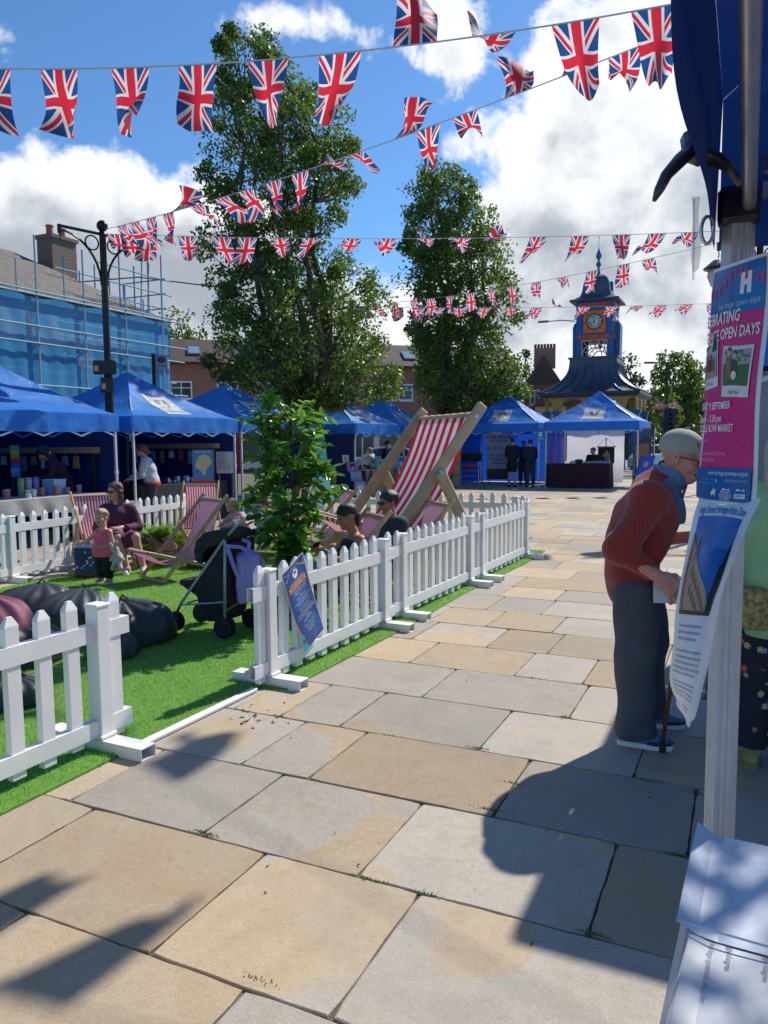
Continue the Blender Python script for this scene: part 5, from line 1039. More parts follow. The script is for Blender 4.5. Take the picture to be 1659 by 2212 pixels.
for i in range(4):
    rt = root('white questionnaire sheet, %s from the bottom of the stack on the paper table' % ordn(i), 'paper sheet', 'paper_sheet', 'questionnaire sheets on the table')
    sh, fp = sheet_at('p', .000+.003*i, -.655+.012*i, .42, .50, -.035+.006*i, TZ+.020+.0042*i, M_PAPER, '', '', .35, th=.003)
    if i == 3:
        tk = S(70, 70, 100); C90 = -math.pi/2
        for x, t_ in ((.030, 'www.heritage questions this is for'), (.055, 'Strongly disagree'), (.105, 'Strongly disagree'), (.155, 'Strongly disagree'), (.205, 'Strongly agree'), (.255, 'Strongly agree')): sh.text(t_, x, .30, .0125, S(140, 140, 170) if x < .04 else tk, 1.5, 'LEFT', 0, 1, C90)
        sh.rect(.228, .06, .2288, .30, tk, 1.5)
        for x, t_ in ((.245, 'Consultation activity'), (.270, 'Other professional training'), (.295, 'Other please say')):
            sh.text(t_, x, .185, .0115, tk, 1.5, 'LEFT', 0, 1, C90); sh.rect(x-.003, .20, x+.010, .2006, tk, 1.5); sh.rect(x-.003, .213, x+.010, .2136, tk, 1.5); sh.rect(x-.003, .20, x-.0024, .2136, tk, 1.5); sh.rect(x+.0094, .20, x+.010, .2136, tk, 1.5)
    sh.build('paper', rt)
rt = root('large glossy white sheet draped over the far end of the paper table', 'paper sheet', 'large_paper'); sh, _ = sheet_at('l', -.006, -.345, .70, .34, .0, TZ+.037, M_PLF, '', '', 1.0, th=.004); sh.build('paper', rt)
# board with photographs right of the post
r = empty('display_board', ST(.05, 4.78), TH, 'display board of black and white photographs at the right edge, under the hidden blue gazebo', 'display board')
def fn(x, y, l): return (x, -.02-l, y)
s = Sheet(fn, .2); s.rect(0, .95, 1.5, 2.02, S(150, 158, 172), 0)
for (x0, y0, x1, y1) in ((.14, 1.72, .5, 1.92), (.10, 1.30, .5, 1.60), (.6, 1.72, .95, 1.92), (.6, 1.30, .95, 1.60)): s.rect(x0, y0, x1, y1, S(60, 62, 66), 2); s.poly([(x0, y0), (x1, y0), (x1, y0+.07), (x0+.2, y0+.12), (x0, y0+.05)], S(120, 122, 124), 3)
for i in range(6): s.rect(.12, 1.69-i*.012, .4-.05*(i % 3), 1.694-i*.012, S(80, 85, 100), 2)
s.build('board_face', r); q = MB(); q.box((.75, 0, 1.5), (1.54, .03, 1.1)); q.box((.05, .02, .5), (.04, .03, .98)); q.box((1.45, .02, .5), (.04, .03, .98)); q.build('board_frame', S(20, 30, 60), r)
# ------------------------------------------------------------------ deckchairs
M_WOOD = mat('pale_wood', (.46, .31, .15), .55, var=.22, vscale=2., bump=.1, bscale=30, aniso=(1, 1, 1)); M_WOODG = mat('giant_chair_wood', (.48, .36, .19), .6, var=.2, vscale=1.6, bump=.15, bscale=14)
M_WOODD = mat('honey_wood', (.42, .25, .10), .5, var=.2, vscale=3)
ST1 = stripes('red_white_canvas', ((.62, .02, .05), (.78, .76, .80)), 7.5, .5, .34); ST2 = stripes('fine_red_white_canvas', ((.55, .03, .10), (.74, .62, .68)), 12.5, .5, .3); ST3 = stripes('fine_purple_white_canvas', ((.33, .05, .17), (.66, .50, .62)), 12.5, .55, .3)
def deckchair(loc, rz, label, k=1., w=.58, foot=.40, tk=(.024, .046), sm=ST2, wm=M_WOOD, name='deckchair', group='striped deckchairs', top=(-.50, 1.0), seat=(.56, .38), low=.20, dowel=False):
    r = empty(name, loc, rz, label, 'deckchair', group); a, h_ = tk[0]*k, tk[1]*k; T = lambda y, z: (y*k, z*k)
    def bar(x, p, q_, mi, nm, up): m_ = MB(); (y0, z0), (y1, z1) = T(*p), T(*q_); m_.beam((x, y0, z0), (x, y1, z1), a, h_, up=up, bev=min(a, h_)*.2); m_.build(nm, wm, r)
    for sx in (-1, 1):
        bar(sx*(w/2-a/2), (foot, .015), top, 0, 'back_rail', (0, 1, 1)); bar(sx*(w/2-a*1.6-.004), seat, (-.62, .03), 0, 'seat_rail', (0, .1, 1))
        p = (foot+(top[0]-foot)*.60, .015+(top[1]-.015)*.60); bar(sx*(w/2+a*.55+.003), p, (-.50, .03), 0, 'strut', (0, 1, 1))
        if dowel:
            q = MB(); yy, zz = T(top[0]+(foot-top[0])*.07, top[1]*.93); q.tube([(sx*(w/2-a), yy, zz), (sx*(w/2+.012), yy, zz)], .028, 12); y2, z2 = T(*p); q.tube([(sx*(w/2), y2, z2), (sx*(w/2+a+.02), y2, z2)], .03, 12); q.build('bolt', M_ALU, r)
    ty, tz = T(top[0]+(foot-top[0])*.06, top[1]*.94); q = MB(); q.tube([(-w/2+a, ty, tz), (w/2-a, ty, tz)], .014*k, 8); q.build('canvas_rod', wm, r); q = MB(); sy2, sz2 = T(*seat); q.tube([(-w/2+2.1*a, sy2, sz2), (w/2-2.1*a, sy2, sz2)], .014*k, 8)
    q.build('canvas_rod', wm, r)
    for (y, z) in ((foot, .03), (-.60, .045), (-.50, .045)): q = MB(); yy, zz = T(y, z); q.box((0, yy, zz), (w-2*a, a, h_*.8)); q.build('crossbar', wm, r)
    cp = [Vector((0, ty/k-.02, tz/k+.01)), Vector((0, ty/k+.005, tz/k-.005)), Vector((0, -.34, .66)), Vector((0, -.20, .42)), Vector((0, -.02, low+.03)), Vector((0, (seat[0]-.02)*.42, low)), Vector((0, (seat[0]-.02)*.75, low+.07)), Vector((0, seat[0]+.015, seat[1]+.015)), Vector((0, seat[0]+.02, seat[1]-.015))]
    ww = w-2*a-.02*k if w < 1 else w-2.3*a
    def fn(u, v):
        p = cr(cp, v); edge = math.sin(math.pi*v); return ((u-.5)*(ww-(.03*k*edge)), p.y*k, p.z*k+.012*k*math.cos((u-.5)*3)*-edge)
    q = MB(); q.grid(fn, 14, 40); q.build('canvas', sm, r, smooth=True); return r
GC = deckchair((-.05, 9.95, .012), math.radians(113), 'giant red and white striped deckchair towering over the white fence', 2.09, 1.72, .26, (.034, .066), ST1, M_WOODG, 'giant_deckchair', 'striped deckchairs', dowel=True, low=.19, seat=(.34, .33))
deckchair((-3.72, 10.15, .012), math.radians(-143), 'red striped deckchair that the woman in purple sits on', sm=ST2)
deckchair((-2.49, 9.35, .012), math.radians(133), 'purple striped deckchair with nobody in it, before the upright one', sm=ST3)
deckchair((-2.93, 12.0, .012), math.radians(181), 'upright red striped deckchair facing the camera, against the fence', sm=ST2, foot=.30, top=(-.36, 1.04))
deckchair((-1.58, 11.5, .012), math.radians(160), 'red striped deckchair behind the potted tree with small children on it', sm=ST2, w=.66)
deckchair((-.92, 10.9, .012), math.radians(108), 'side-on red striped deckchair right of the potted tree', sm=ST2)
deckchair((-.50, 7.17, .012), math.radians(112), 'purple striped deckchair under the dark haired woman, close behind the fence', sm=ST3)
deckchair((.20, 8.55, .012), math.radians(112), 'red striped deckchair behind the man in dark glasses, beneath the giant one', sm=ST2, w=.62)
# ------------------------------------------------------------------ pushchair
def stroller(loc, rz):
    r = empty('pushchair', loc, rz, 'black folding pushchair with grey tubes standing on the turf behind the fence gap', 'pushchair'); MG = mat('grey_tube', (.34, .38, .37), .4, .3); MF = mat('black_fabric', (.012, .013, .018), .8, var=.3, vscale=5, bump=.2, bscale=12); MR = mat('tyre_rubber', (.012, .012, .012), .7); MP = mat('grey_plastic', (.35, .33, .31), .5)
    for sx in (-.20, .20):
        for (nm, pts) in (('front_tube', [(sx, .24, .16), (sx, .18, .26), (sx, -.30, .84)]), ('rear_tube', [(sx, -.27, .14), (sx*1.02, -.30, .86)]), ('handle', [(sx, -.30, .84), (sx, -.44, .97), (sx, -.58, 1.04)])):
            q = MB(); q.tube(pts, .013, 8); q.build(nm, MG, r, smooth=True)
        q = MB(); q.tube([(sx, -.52, 1.01), (sx, -.66, 1.05)], .021, 10); q.build('grip', MR, r, smooth=True); q = MB(); q.ball((sx, -.31, .85), .03, 8); q.build('fold_joint', MR, r, smooth=True)
        for y in (.27, -.27):
            for d in (-.035, .035):
                q = MB(); RZ = Matrix.Rotation(math.pi/2, 4, 'Y'); q.lathe([(.062, -.014), (.080, -.016), (.086, -.008), (.086, .008), (.080, .016), (.062, .014)], 22, (sx+d, y, .086), 0, RZ)
                wh = q.build('wheel', MR, r, smooth=True)
                q = MB(); q.lathe([(.0, -.012), (.02, -.012), (.02, .012), (0, .012)], 12, (sx+d, y, .086), 0, RZ)
                for a in range(3): aa = a*2.09+.3; q.beam((sx+d, y, .086), (sx+d, y+math.cos(aa)*.066, .086+math.sin(aa)*.066), .022, .034)
                q.build('hub', MP, wh)
    q = MB(); 
    for (a, b_) in (((-.2, .12, .26), (.2, .12, .26)), ((-.2, -.27, .22), (.2, -.28, .30)), ((.2, -.27, .22), (-.2, -.28, .30)), ((-.2, .18, .24), (-.2, -.27, .30)), ((.2, .18, .24), (.2, -.27, .30)), ((-.2, -.27, .14), (.2, .0, .26)), ((.2, -.27, .14), (-.2, .0, .26)), ((-.2, -.28, .52), (.2, -.28, .52))): q.tube([a, b_], .008, 6)
    q.build('cross_struts', MG, r)
    def sec(pts, name, w=.18, mt=MF, bulge=.03):
        n_ = len(pts); q = MB()
        vs_ = []; fs_ = []; cols_ = [-w, -w*.6, 0, w*.6, w]
        for x in cols_:
            for (y, z) in pts: vs_.append((x, y, z))
        for c_ in range(4):
            for i in range(n_): j = (i+1) % n_; fs_.append((c_*n_+i, c_*n_+j, (c_+1)*n_+j, (c_+1)*n_+i))
        fs_.append(tuple(range(n_))); fs_.append(tuple(4*n_+i for i in reversed(range(n_)))); q.add(vs_, fs_); o = q.build(name, mt, r, smooth='auto'); return o
    sec([(.16, .44), (.17, .40), (.03, .33), (-.02, .22), (-.24, .21), (-.31, .30), (-.32, .80), (-.27, .80), (-.20, .48), (-.10, .42), (.05, .42)], 'seat', .185)
    sec([(-.33, .84), (-.28, .88), (-.18, .90), (-.07, .87), (.01, .80), (.04, .71), (.01, .62), (-.03, .61), (-.05, .69), (-.11, .75), (-.2, .78)], 'hood', .19)
    sec([(.0, .22), (-.24, .21), (-.22, .12), (-.06, .11)], 'basket', .16)
    for sx in (-.195, .195): q = MB(); q.add([(sx, -.30, .80), (sx, -.27, .24), (sx, -.0, .24), (sx, .03, .42), (sx, -.08, .62)], [(0, 1, 2, 3, 4)]); q.build('side_panel', MF, r)
    q = MB(); q.box((0, .17, .42), (.30, .16, .05), bev=.015); q.build('foot_rest', MF, r)
    return r
stroller((-1.5, 6.62, .03), math.radians(65))
def soft(name, prims_fn, mtl, **k): pass
# ------------------------------------------------------------------ distance field bodies -> one continuous surface
def _sn(Fd, org, vox):
    m = Fd < 0; nx, ny, nz = Fd.shape; c = np.zeros((nx-1, ny-1, nz-1), np.int8)
    for i in (0, 1):
        for j in (0, 1):
            for k in (0, 1): c += m[i:nx-1+i, j:ny-1+j, k:nz-1+k]
    act = (c > 0) & (c < 8); idx = -np.ones(act.shape, np.int64); A = np.argwhere(act); idx[act] = np.arange(len(A)); acc = np.zeros((len(A), 3)); cnt = np.zeros(len(A))
    cor = [(0, 0, 0), (1, 0, 0), (0, 1, 0), (1, 1, 0), (0, 0, 1), (1, 0, 1), (0, 1, 1), (1, 1, 1)]
    for a in range(8):
        for b_ in range(a+1, 8):
            pa, pb = np.array(cor[a]), np.array(cor[b_])
            if np.abs(pa-pb).sum() != 1: continue
            fa = Fd[A[:, 0]+pa[0], A[:, 1]+pa[1], A[:, 2]+pa[2]]; fb = Fd[A[:, 0]+pb[0], A[:, 1]+pb[1], A[:, 2]+pb[2]]
            x = (fa < 0) != (fb < 0); t = fa[x]/(fa[x]-fb[x]); acc[x] += A[x]+pa+(pb-pa)*t[:, None]; cnt[x] += 1
    V = acc/cnt[:, None]*vox+org; Q = []
    for ax in range(3):
        sh = [0, 0, 0]; sh[ax] = 1; n_ = list(Fd.shape); sl0 = [slice(1, n_[i]-1) for i in range(3)]; sl1 = list(sl0); sl0[ax] = slice(0, n_[ax]-1); sl1[ax] = slice(1, n_[ax])
        a, b_ = m[tuple(sl0)], m[tuple(sl1)]; d = np.argwhere(a != b_)
        if not len(d): continue
        off = np.array([0 if i == ax else 1 for i in range(3)]); P0 = d+off; fl_ = a[d[:, 0], d[:, 1], d[:, 2]]
        u, v = [i for i in range(3) if i != ax]; eu = np.zeros(3, int); eu[u] = 1; ev = np.zeros(3, int); ev[v] = 1
        q = [P0-eu-ev, P0-ev, P0, P0-eu]; qi = np.stack([idx[p[:, 0], p[:, 1], p[:, 2]] for p in q], 1); ok = (qi >= 0).all(1)
        flip = fl_ if ax != 1 else ~fl_; qi = np.where(flip[:, None], qi, qi[:, ::-1]); Q.append(qi[ok])
    return V, np.concatenate(Q)
def V3(p): return np.array(p, float)
class SDF:
    # prims: ('c', a, b, ra, rb[, k]) tapered limb; ('e', centre, radii[, rotation matrix, k]) ellipsoid; ('-e', ...) carve; ('-p', point, normal) cut away the side the normal points to
    def __init__(s, k=.03): s.p = []; s.k = k; s.cut = []; s.nz = []
    def c(s, a, b_, ra, rb, k=None): s.p.append(('c', V3(a), V3(b_), ra, rb, k)); return s
    def chain(s, pts, rs, k=None):
        for i in range(len(pts)-1): s.c(pts[i], pts[i+1], rs[i], rs[i+1], k)
        return s
    def e(s, c_, r, M=None, k=None, neg=False): s.p.append(('n' if neg else 'e', V3(c_), V3(r), None if M is None else np.array(M)[:3, :3], k)); return s
    def b(s, c_, h_, r, M=None, k=None): s.p.append(('b', V3(c_), V3(h_), r, None if M is None else np.array(M)[:3, :3], k)); return s
    def mesh(s, name, vox, mats, parent, paint=None, noise=0., nf=20., grow=0.):
        lo, hi = np.full(3, 9e9), np.full(3, -9e9)
        for q in s.p:
            if q[0] == 'c': pts = [q[1]-q[3], q[2]-q[4], q[1]+q[3], q[2]+q[4]]
            elif q[0] == 'b': pts = [q[1]-np.linalg.norm(q[2])-q[3], q[1]+np.linalg.norm(q[2])+q[3]]
            elif q[0] == 'e': pts = [q[1]-max(q[2]), q[1]+max(q[2])]
            else: continue
            for p in pts: lo = np.minimum(lo, p); hi = np.maximum(hi, p)
        lo -= grow+2.5*vox+noise; hi += grow+2.5*vox+noise; sh = tuple(np.ceil((hi-lo)/vox).astype(int)+1); Fd = np.full(sh, .5, np.float32)
        ax = [lo[i]+np.arange(sh[i])*vox for i in range(3)]
        for q in s.p:
            k = q[-1] if q[-1] is not None else s.k; mg = k+.02+grow+2*vox
            if q[0] == 'c': a, b_ = np.minimum(q[1]-q[3], q[2]-q[4])-mg, np.maximum(q[1]+q[3], q[2]+q[4])+mg
            elif q[0] == 'b': a, b_ = q[1]-np.linalg.norm(q[2])-q[3]-mg, q[1]+np.linalg.norm(q[2])+q[3]+mg
            else: a, b_ = q[1]-max(q[2])-mg, q[1]+max(q[2])+mg
            i0 = np.clip(((a-lo)/vox).astype(int), 0, np.array(sh)-1); i1 = np.clip(((b_-lo)/vox).astype(int)+2, 1, sh); sl = tuple(slice(i0[j], i1[j]) for j in range(3))
            X = np.stack(np.meshgrid(ax[0][sl[0]], ax[1][sl[1]], ax[2][sl[2]], indexing='ij'), -1)
            if q[0] == 'c':
                d = q[2]-q[1]; t = np.clip(((X-q[1])@d)/max(1e-9, d@d), 0, 1); D = np.linalg.norm(X-(q[1]+t[..., None]*d), axis=-1)-(q[3]+(q[4]-q[3])*t)
            elif q[0] == 'b':
                Y = X-q[1]; Y = Y@q[4] if q[4] is not None else Y; w = np.abs(Y)-q[2]; D = np.linalg.norm(np.maximum(w, 0), axis=-1)+np.minimum(w.max(-1), 0)-q[3]
            else:
                Y = X-q[1]; Y = Y@q[3] if q[3] is not None else Y; k0 = np.linalg.norm(Y/q[2], axis=-1); k1 = np.linalg.norm(Y/q[2]**2, axis=-1)+1e-9; D = k0*(k0-1)/k1
            C_ = Fd[sl]
            if q[0] == 'n': D = -D; h_ = np.clip(.5-.5*(D-C_)/k, 0, 1)[...] if k > 0 else None; h_ = np.clip(.5+.5*(D-C_)/k, 0, 1); Fd[sl] = C_*(1-h_)+D*h_+k*h_*(1-h_)
            else: h_ = np.clip(.5+.5*(C_-D)/k, 0, 1); Fd[sl] = C_*(1-h_)+D*h_-k*h_*(1-h_)
        Fd -= grow
        if noise or s.cut:
            X = np.stack(np.meshgrid(*ax, indexing='ij'), -1)
            if noise:
                rg = np.random.default_rng(int(nf*10)+len(s.p))
                for i in range(5): d = rg.normal(size=3); d *= nf*rg.uniform(.5, 1.6)/np.linalg.norm(d); e_ = rg.normal(size=3)*nf*.5; Fd += noise*.5*np.sin(X@d+1.7*np.sin(X@e_+i)+i*2).astype(np.float32)
            for p, n_ in s.cut: n_ = V3(n_)/np.linalg.norm(n_); Fd = np.maximum(Fd, ((X-V3(p))@n_).astype(np.float32))
        V, Q = _sn(Fd, lo, vox); mi = None
        if paint:
            c_ = V[Q].mean(1); mi = np.zeros(len(Q), int)
            for j, f_ in paint: mi[f_(c_)] = j
        return npmesh(name, V, Q, mats, parent, True, mi)
def rotm(yaw=0, pitch=0, roll=0): return np.array((Matrix.Rotation(yaw, 3, 'Z') @ Matrix.Rotation(pitch, 3, 'X') @ Matrix.Rotation(roll, 3, 'Y')))
def skin(name, col, red=.25):
    m, n, b = newmat(name); co = n.co('Object'); n.put(b.inputs['Base Color'], n.mix(n.noise(co, 14, 4, .6), col, (col[0]*1.02, col[1]*(1-red), col[2]*(1-red)))); b.inputs['Roughness'].default_value = .52
    b.inputs['Subsurface Weight'].default_value = .08; b.inputs['Subsurface Radius'].default_value = (.02, .008, .005); b.inputs['Subsurface Scale'].default_value = .5
    bp = n.new('ShaderNodeBump'); bp.inputs['Strength'].default_value = .15; bp.inputs['Distance'].default_value = .005; n.put(bp.inputs['Height'], n.noise(co, 90, 4, .6)); n.l.new(bp.outputs[0], b.inputs['Normal']); return m
SK = skin('skin_fair', (.56, .33, .24)); SKO = skin('skin_ruddy', (.60, .31, .23), .35); SKT = skin('skin_tan', (.42, .22, .14))
LIP = mat('lip', (.34, .10, .09), .45); DKM = mat('mouth_dark', (.05, .012, .012), .5)
def hairmat(name, c0, c1):
    m, n, b = newmat(name); co = n.co('Object'); mp = n.new('ShaderNodeMapping'); mp.inputs['Scale'].default_value = (60, 60, 9); n.l.new(co, mp.inputs[0])
    nz = n.noise(mp.outputs[0], 2.2, 4, .6, .6); n.put(b.inputs['Base Color'], n.mix(nz, c0, c1)); b.inputs['Roughness'].default_value = .42
    bp = n.new('ShaderNodeBump'); bp.inputs['Strength'].default_value = .7; bp.inputs['Distance'].default_value = .01; n.put(bp.inputs['Height'], nz); n.l.new(bp.outputs[0], b.inputs['Normal']); return m
HDK = hairmat('hair_dark', (.008, .006, .006), (.035, .025, .02)); HBR = hairmat('hair_auburn', (.06, .018, .014), (.20, .07, .05)); HBL = hairmat('hair_blond', (.26, .17, .08), (.50, .36, .20)); HGY = hairmat('hair_grey_blond', (.30, .26, .20), (.60, .55, .46))
def knit(name, col, sc=260., rib=(1, .15, 0)):
    m, n, b = newmat(name); co = n.co('Object'); s_ = n.sep(co); w = n.m('SINE', n.m('ADD', n.m('MULTIPLY', n.m('ARCTAN2', s_[0], s_[1]), sc*.17*rib[0]), n.m('MULTIPLY', s_[2], sc*rib[1]))); w = n.m('MULTIPLY', w, n.m('ADD', .4, n.noise(co, 4, 3, .6)))
    w2 = n.m('SINE', n.m('MULTIPLY', s_[2], sc*1.3)); hgt = n.m('ADD', n.m('MULTIPLY', w, .85), n.m('MULTIPLY', w2, .15))
    c = n.mix(n.m('ADD', n.m('MULTIPLY', hgt, .10), .55), tuple(x*.55 for x in col), tuple(min(1, x*1.2) for x in col)); c = n.mix(n.m('MULTIPLY', n.noise(co, 6, 4, .6), .5), c, tuple(x*.8 for x in col))
    n.put(b.inputs['Base Color'], c); b.inputs['Roughness'].default_value = .9; b.inputs['Sheen Weight'].default_value = .3
    bp = n.new('ShaderNodeBump'); bp.inputs['Strength'].default_value = .6; bp.inputs['Distance'].default_value = .003; n.put(bp.inputs['Height'], n.m('ADD', hgt, n.m('MULTIPLY', n.noise(co, 300, 3, .6), .7))); n.l.new(bp.outputs[0], b.inputs['Normal']); return m
def fab(name, col, rough=.85, bump=.25, bs=40): return mat(name, col, rough, var=.14, vscale=5, bump=bump, bscale=bs)
# ---- head: c centre (half head height), yaw 0 faces +Y
def head(S_, c_, R_, sc=1., open_=0., k=.018, old=False):
    M = np.array(R_); W_ = lambda x, y, z: V3(c_)+M@(V3((x, y, z))*sc); r_ = lambda *a: V3(a)*sc
    S_.e(W_(0, -.012, .038), r_(.076, .094, .083), M, .02*sc); S_.e(W_(0, .022, -.03), r_(.058, .066, .080), M, .03*sc); S_.e(W_(0, .052, -.088), r_(.026, .026, .022), M, .025*sc)
    S_.c(W_(0, .082, .018), W_(0, .112, -.026), .010*sc, .0145*sc, .012*sc); S_.c(W_(-.012, .096, -.030), W_(.012, .096, -.030), .010*sc, .010*sc, .01*sc)
    S_.c(W_(-.035, .072, .030), W_(.035, .072, .030), .012*sc, .012*sc, .016*sc)
    for sx in (-1, 1):
        S_.e(W_(sx*.030, .092, .008), r_(.017, .012, .012), M, .010*sc, True); S_.e(W_(sx*.029, .076, .006), r_(.0125, .0125, .0125), M, .004*sc)
        S_.e(W_(sx*.040, .060, -.028), r_(.024, .022, .022), M, .02*sc)
        RE = M@rotm(sx*-.35); S_.e(W_(sx*.077, -.006, -.002), r_(.010, .021, .034 if old else .030), RE, .006*sc); S_.e(W_(sx*.087, .001, .002), r_(.006, .012, .018), RE, .005*sc, True)
    if open_: 
        S_.e(W_(0, .088, -.058), r_(.024, .016, .011*open_), M, .004*sc, True); S_.c(W_(-.018, .086, -.047), W_(.018, .086, -.047), .006*sc, .006*sc, .006*sc); S_.c(W_(-.016, .084, -.072), W_(.016, .084, -.072), .007*sc, .007*sc, .006*sc)
    else:
        S_.c(W_(-.018, .082, -.052), W_(.018, .082, -.052), .0065*sc, .0065*sc, .006*sc); S_.c(W_(-.015, .081, -.063), W_(.015, .081, -.063), .007*sc, .007*sc, .006*sc)
    return W_, M
def hand(S_, w, d, up, side, sc=1., curl=.5, spread=.0, thumb=1, fc=None):     # w wrist, d direction of the palm, up = back of hand, side = +1/-1 thumb side
    d = V3(d)/np.linalg.norm(d); up = V3(up); up = up-d*(up@d); up /= np.linalg.norm(up); x = np.cross(d, up)*side; M = np.stack([x, d, up], 1); P0 = lambda a, b_, c: V3(w)+(x*a+d*b_+up*c)*sc
    S_.b(P0(0, .046, 0), V3((.030, .034, .004))*sc, .010*sc, M, .014*sc); S_.c(P0(0, -.02, 0), P0(0, .03, 0), .024*sc, .022*sc, .02*sc)
    for i, (o_, L_) in enumerate(((.033, .072), (.011, .080), (-.011, .074), (-.032, .058))):
        p = P0(o_, .080-(.006 if i == 3 else 0), 0); a = 0.; cc = curl if fc is None else fc[i]; r = .0095 if i < 3 else .0082
        for j, f_ in enumerate((.45, .30, .25)):
            a += cc*(.55, 1., .8)[j]; sp = (o_/.033)*spread; q = p+(d*math.cos(a)-up*math.sin(a)+x*sp*math.cos(a))*L_*f_*sc; S_.c(p, q, r*sc*(1-.08*j), r*sc*(.93-.08*j), .004*sc); p = q
    t0 = P0(.028, .022, -.004); t1 = t0+(x*.62+d*.72-up*.35)*.036*sc*thumb; t2 = t1+(x*.15+d*.85-up*.55*(curl+.3))*.030*sc; S_.c(t0, t1, .014*sc, .0115*sc, .01*sc); S_.c(t1, t2, .011*sc, .009*sc, .004*sc)
def glasses(r, W_, sc, m, dark=True, nm='glasses'):
    q = MB()
    for sx in (-1, 1):
        pts = [W_(sx*(.031+.024*math.cos(a)), .103, .008+.019*math.sin(a)) for a in [i*.45 for i in range(15)]]; q.tube(pts, .0028*sc, 5, cap=False)
        q.tube([W_(sx*.053, .103, .012), W_(sx*.072, .06, .012), W_(sx*.082, -.01, .008)], .0028*sc, 5)
        if dark: q.add([tuple(W_(sx*(.031+.022*math.cos(a)), .104, .008+.017*math.sin(a))) for a in [i*.6283 for i in range(10)]], [tuple(range(10))])
    q.tube([W_(-.008, .104, .012), W_(.008, .104, .012)], .0028*sc, 5); return q.build(nm, m, r)
def shoe(r, heel, ang, sc, mu, ms, nm='shoe', laces=None, L=.27):
    S_ = SDF(.02); c, s_ = math.cos(ang), math.sin(ang); T = lambda x, y, z: (heel[0]+(x*c-y*s_)*sc, heel[1]+(x*s_+y*c)*sc, heel[2]+z*sc)
    S_.c(T(0, .03, .04), T(0, .06, .075), .034*sc, .036*sc); S_.c(T(0, .04, .040), T(0, .15, .035), .036*sc, .040*sc); S_.c(T(0, .15, .034), T(.004, L-.045, .024), .042*sc, .034*sc); S_.cut = [((0, 0, heel[2]+.012*sc), (0, 0, -1)), (T(0, 0, .098), (0, 0, 1))]
    o = S_.mesh(nm, .006*max(1, sc), mu, r)
    q = MB(); out = [(-.036, .005), (-.02, -.006), (.02, -.006), (.036, .005), (.042, .10), (.050, .18), (.046, .235), (.025, .268), (0, .275), (-.025, .268), (-.044, .235), (-.048, .18), (-.040, .10)]; k_ = L/.27
    vs_ = [T(x, y*k_, 0) for x, y in out]+[T(x, y*k_, .026) for x, y in out]; n_ = len(out); q.add(vs_, [tuple(range(n_))[::-1], tuple(range(n_, 2*n_))]+[(i, (i+1) % n_, n_+(i+1) % n_, n_+i) for i in range(n_)]); q.build('sole', ms, o)
    if laces:
        q = MB()
        for i in range(4): q.tube([T(-.02, .10+i*.022, .077-i*.008), T(0, .105+i*.022, .083-i*.008), T(.02, .10+i*.022, .077-i*.008)], .004*sc, 5)
        q.build('laces', laces, o)
    return o
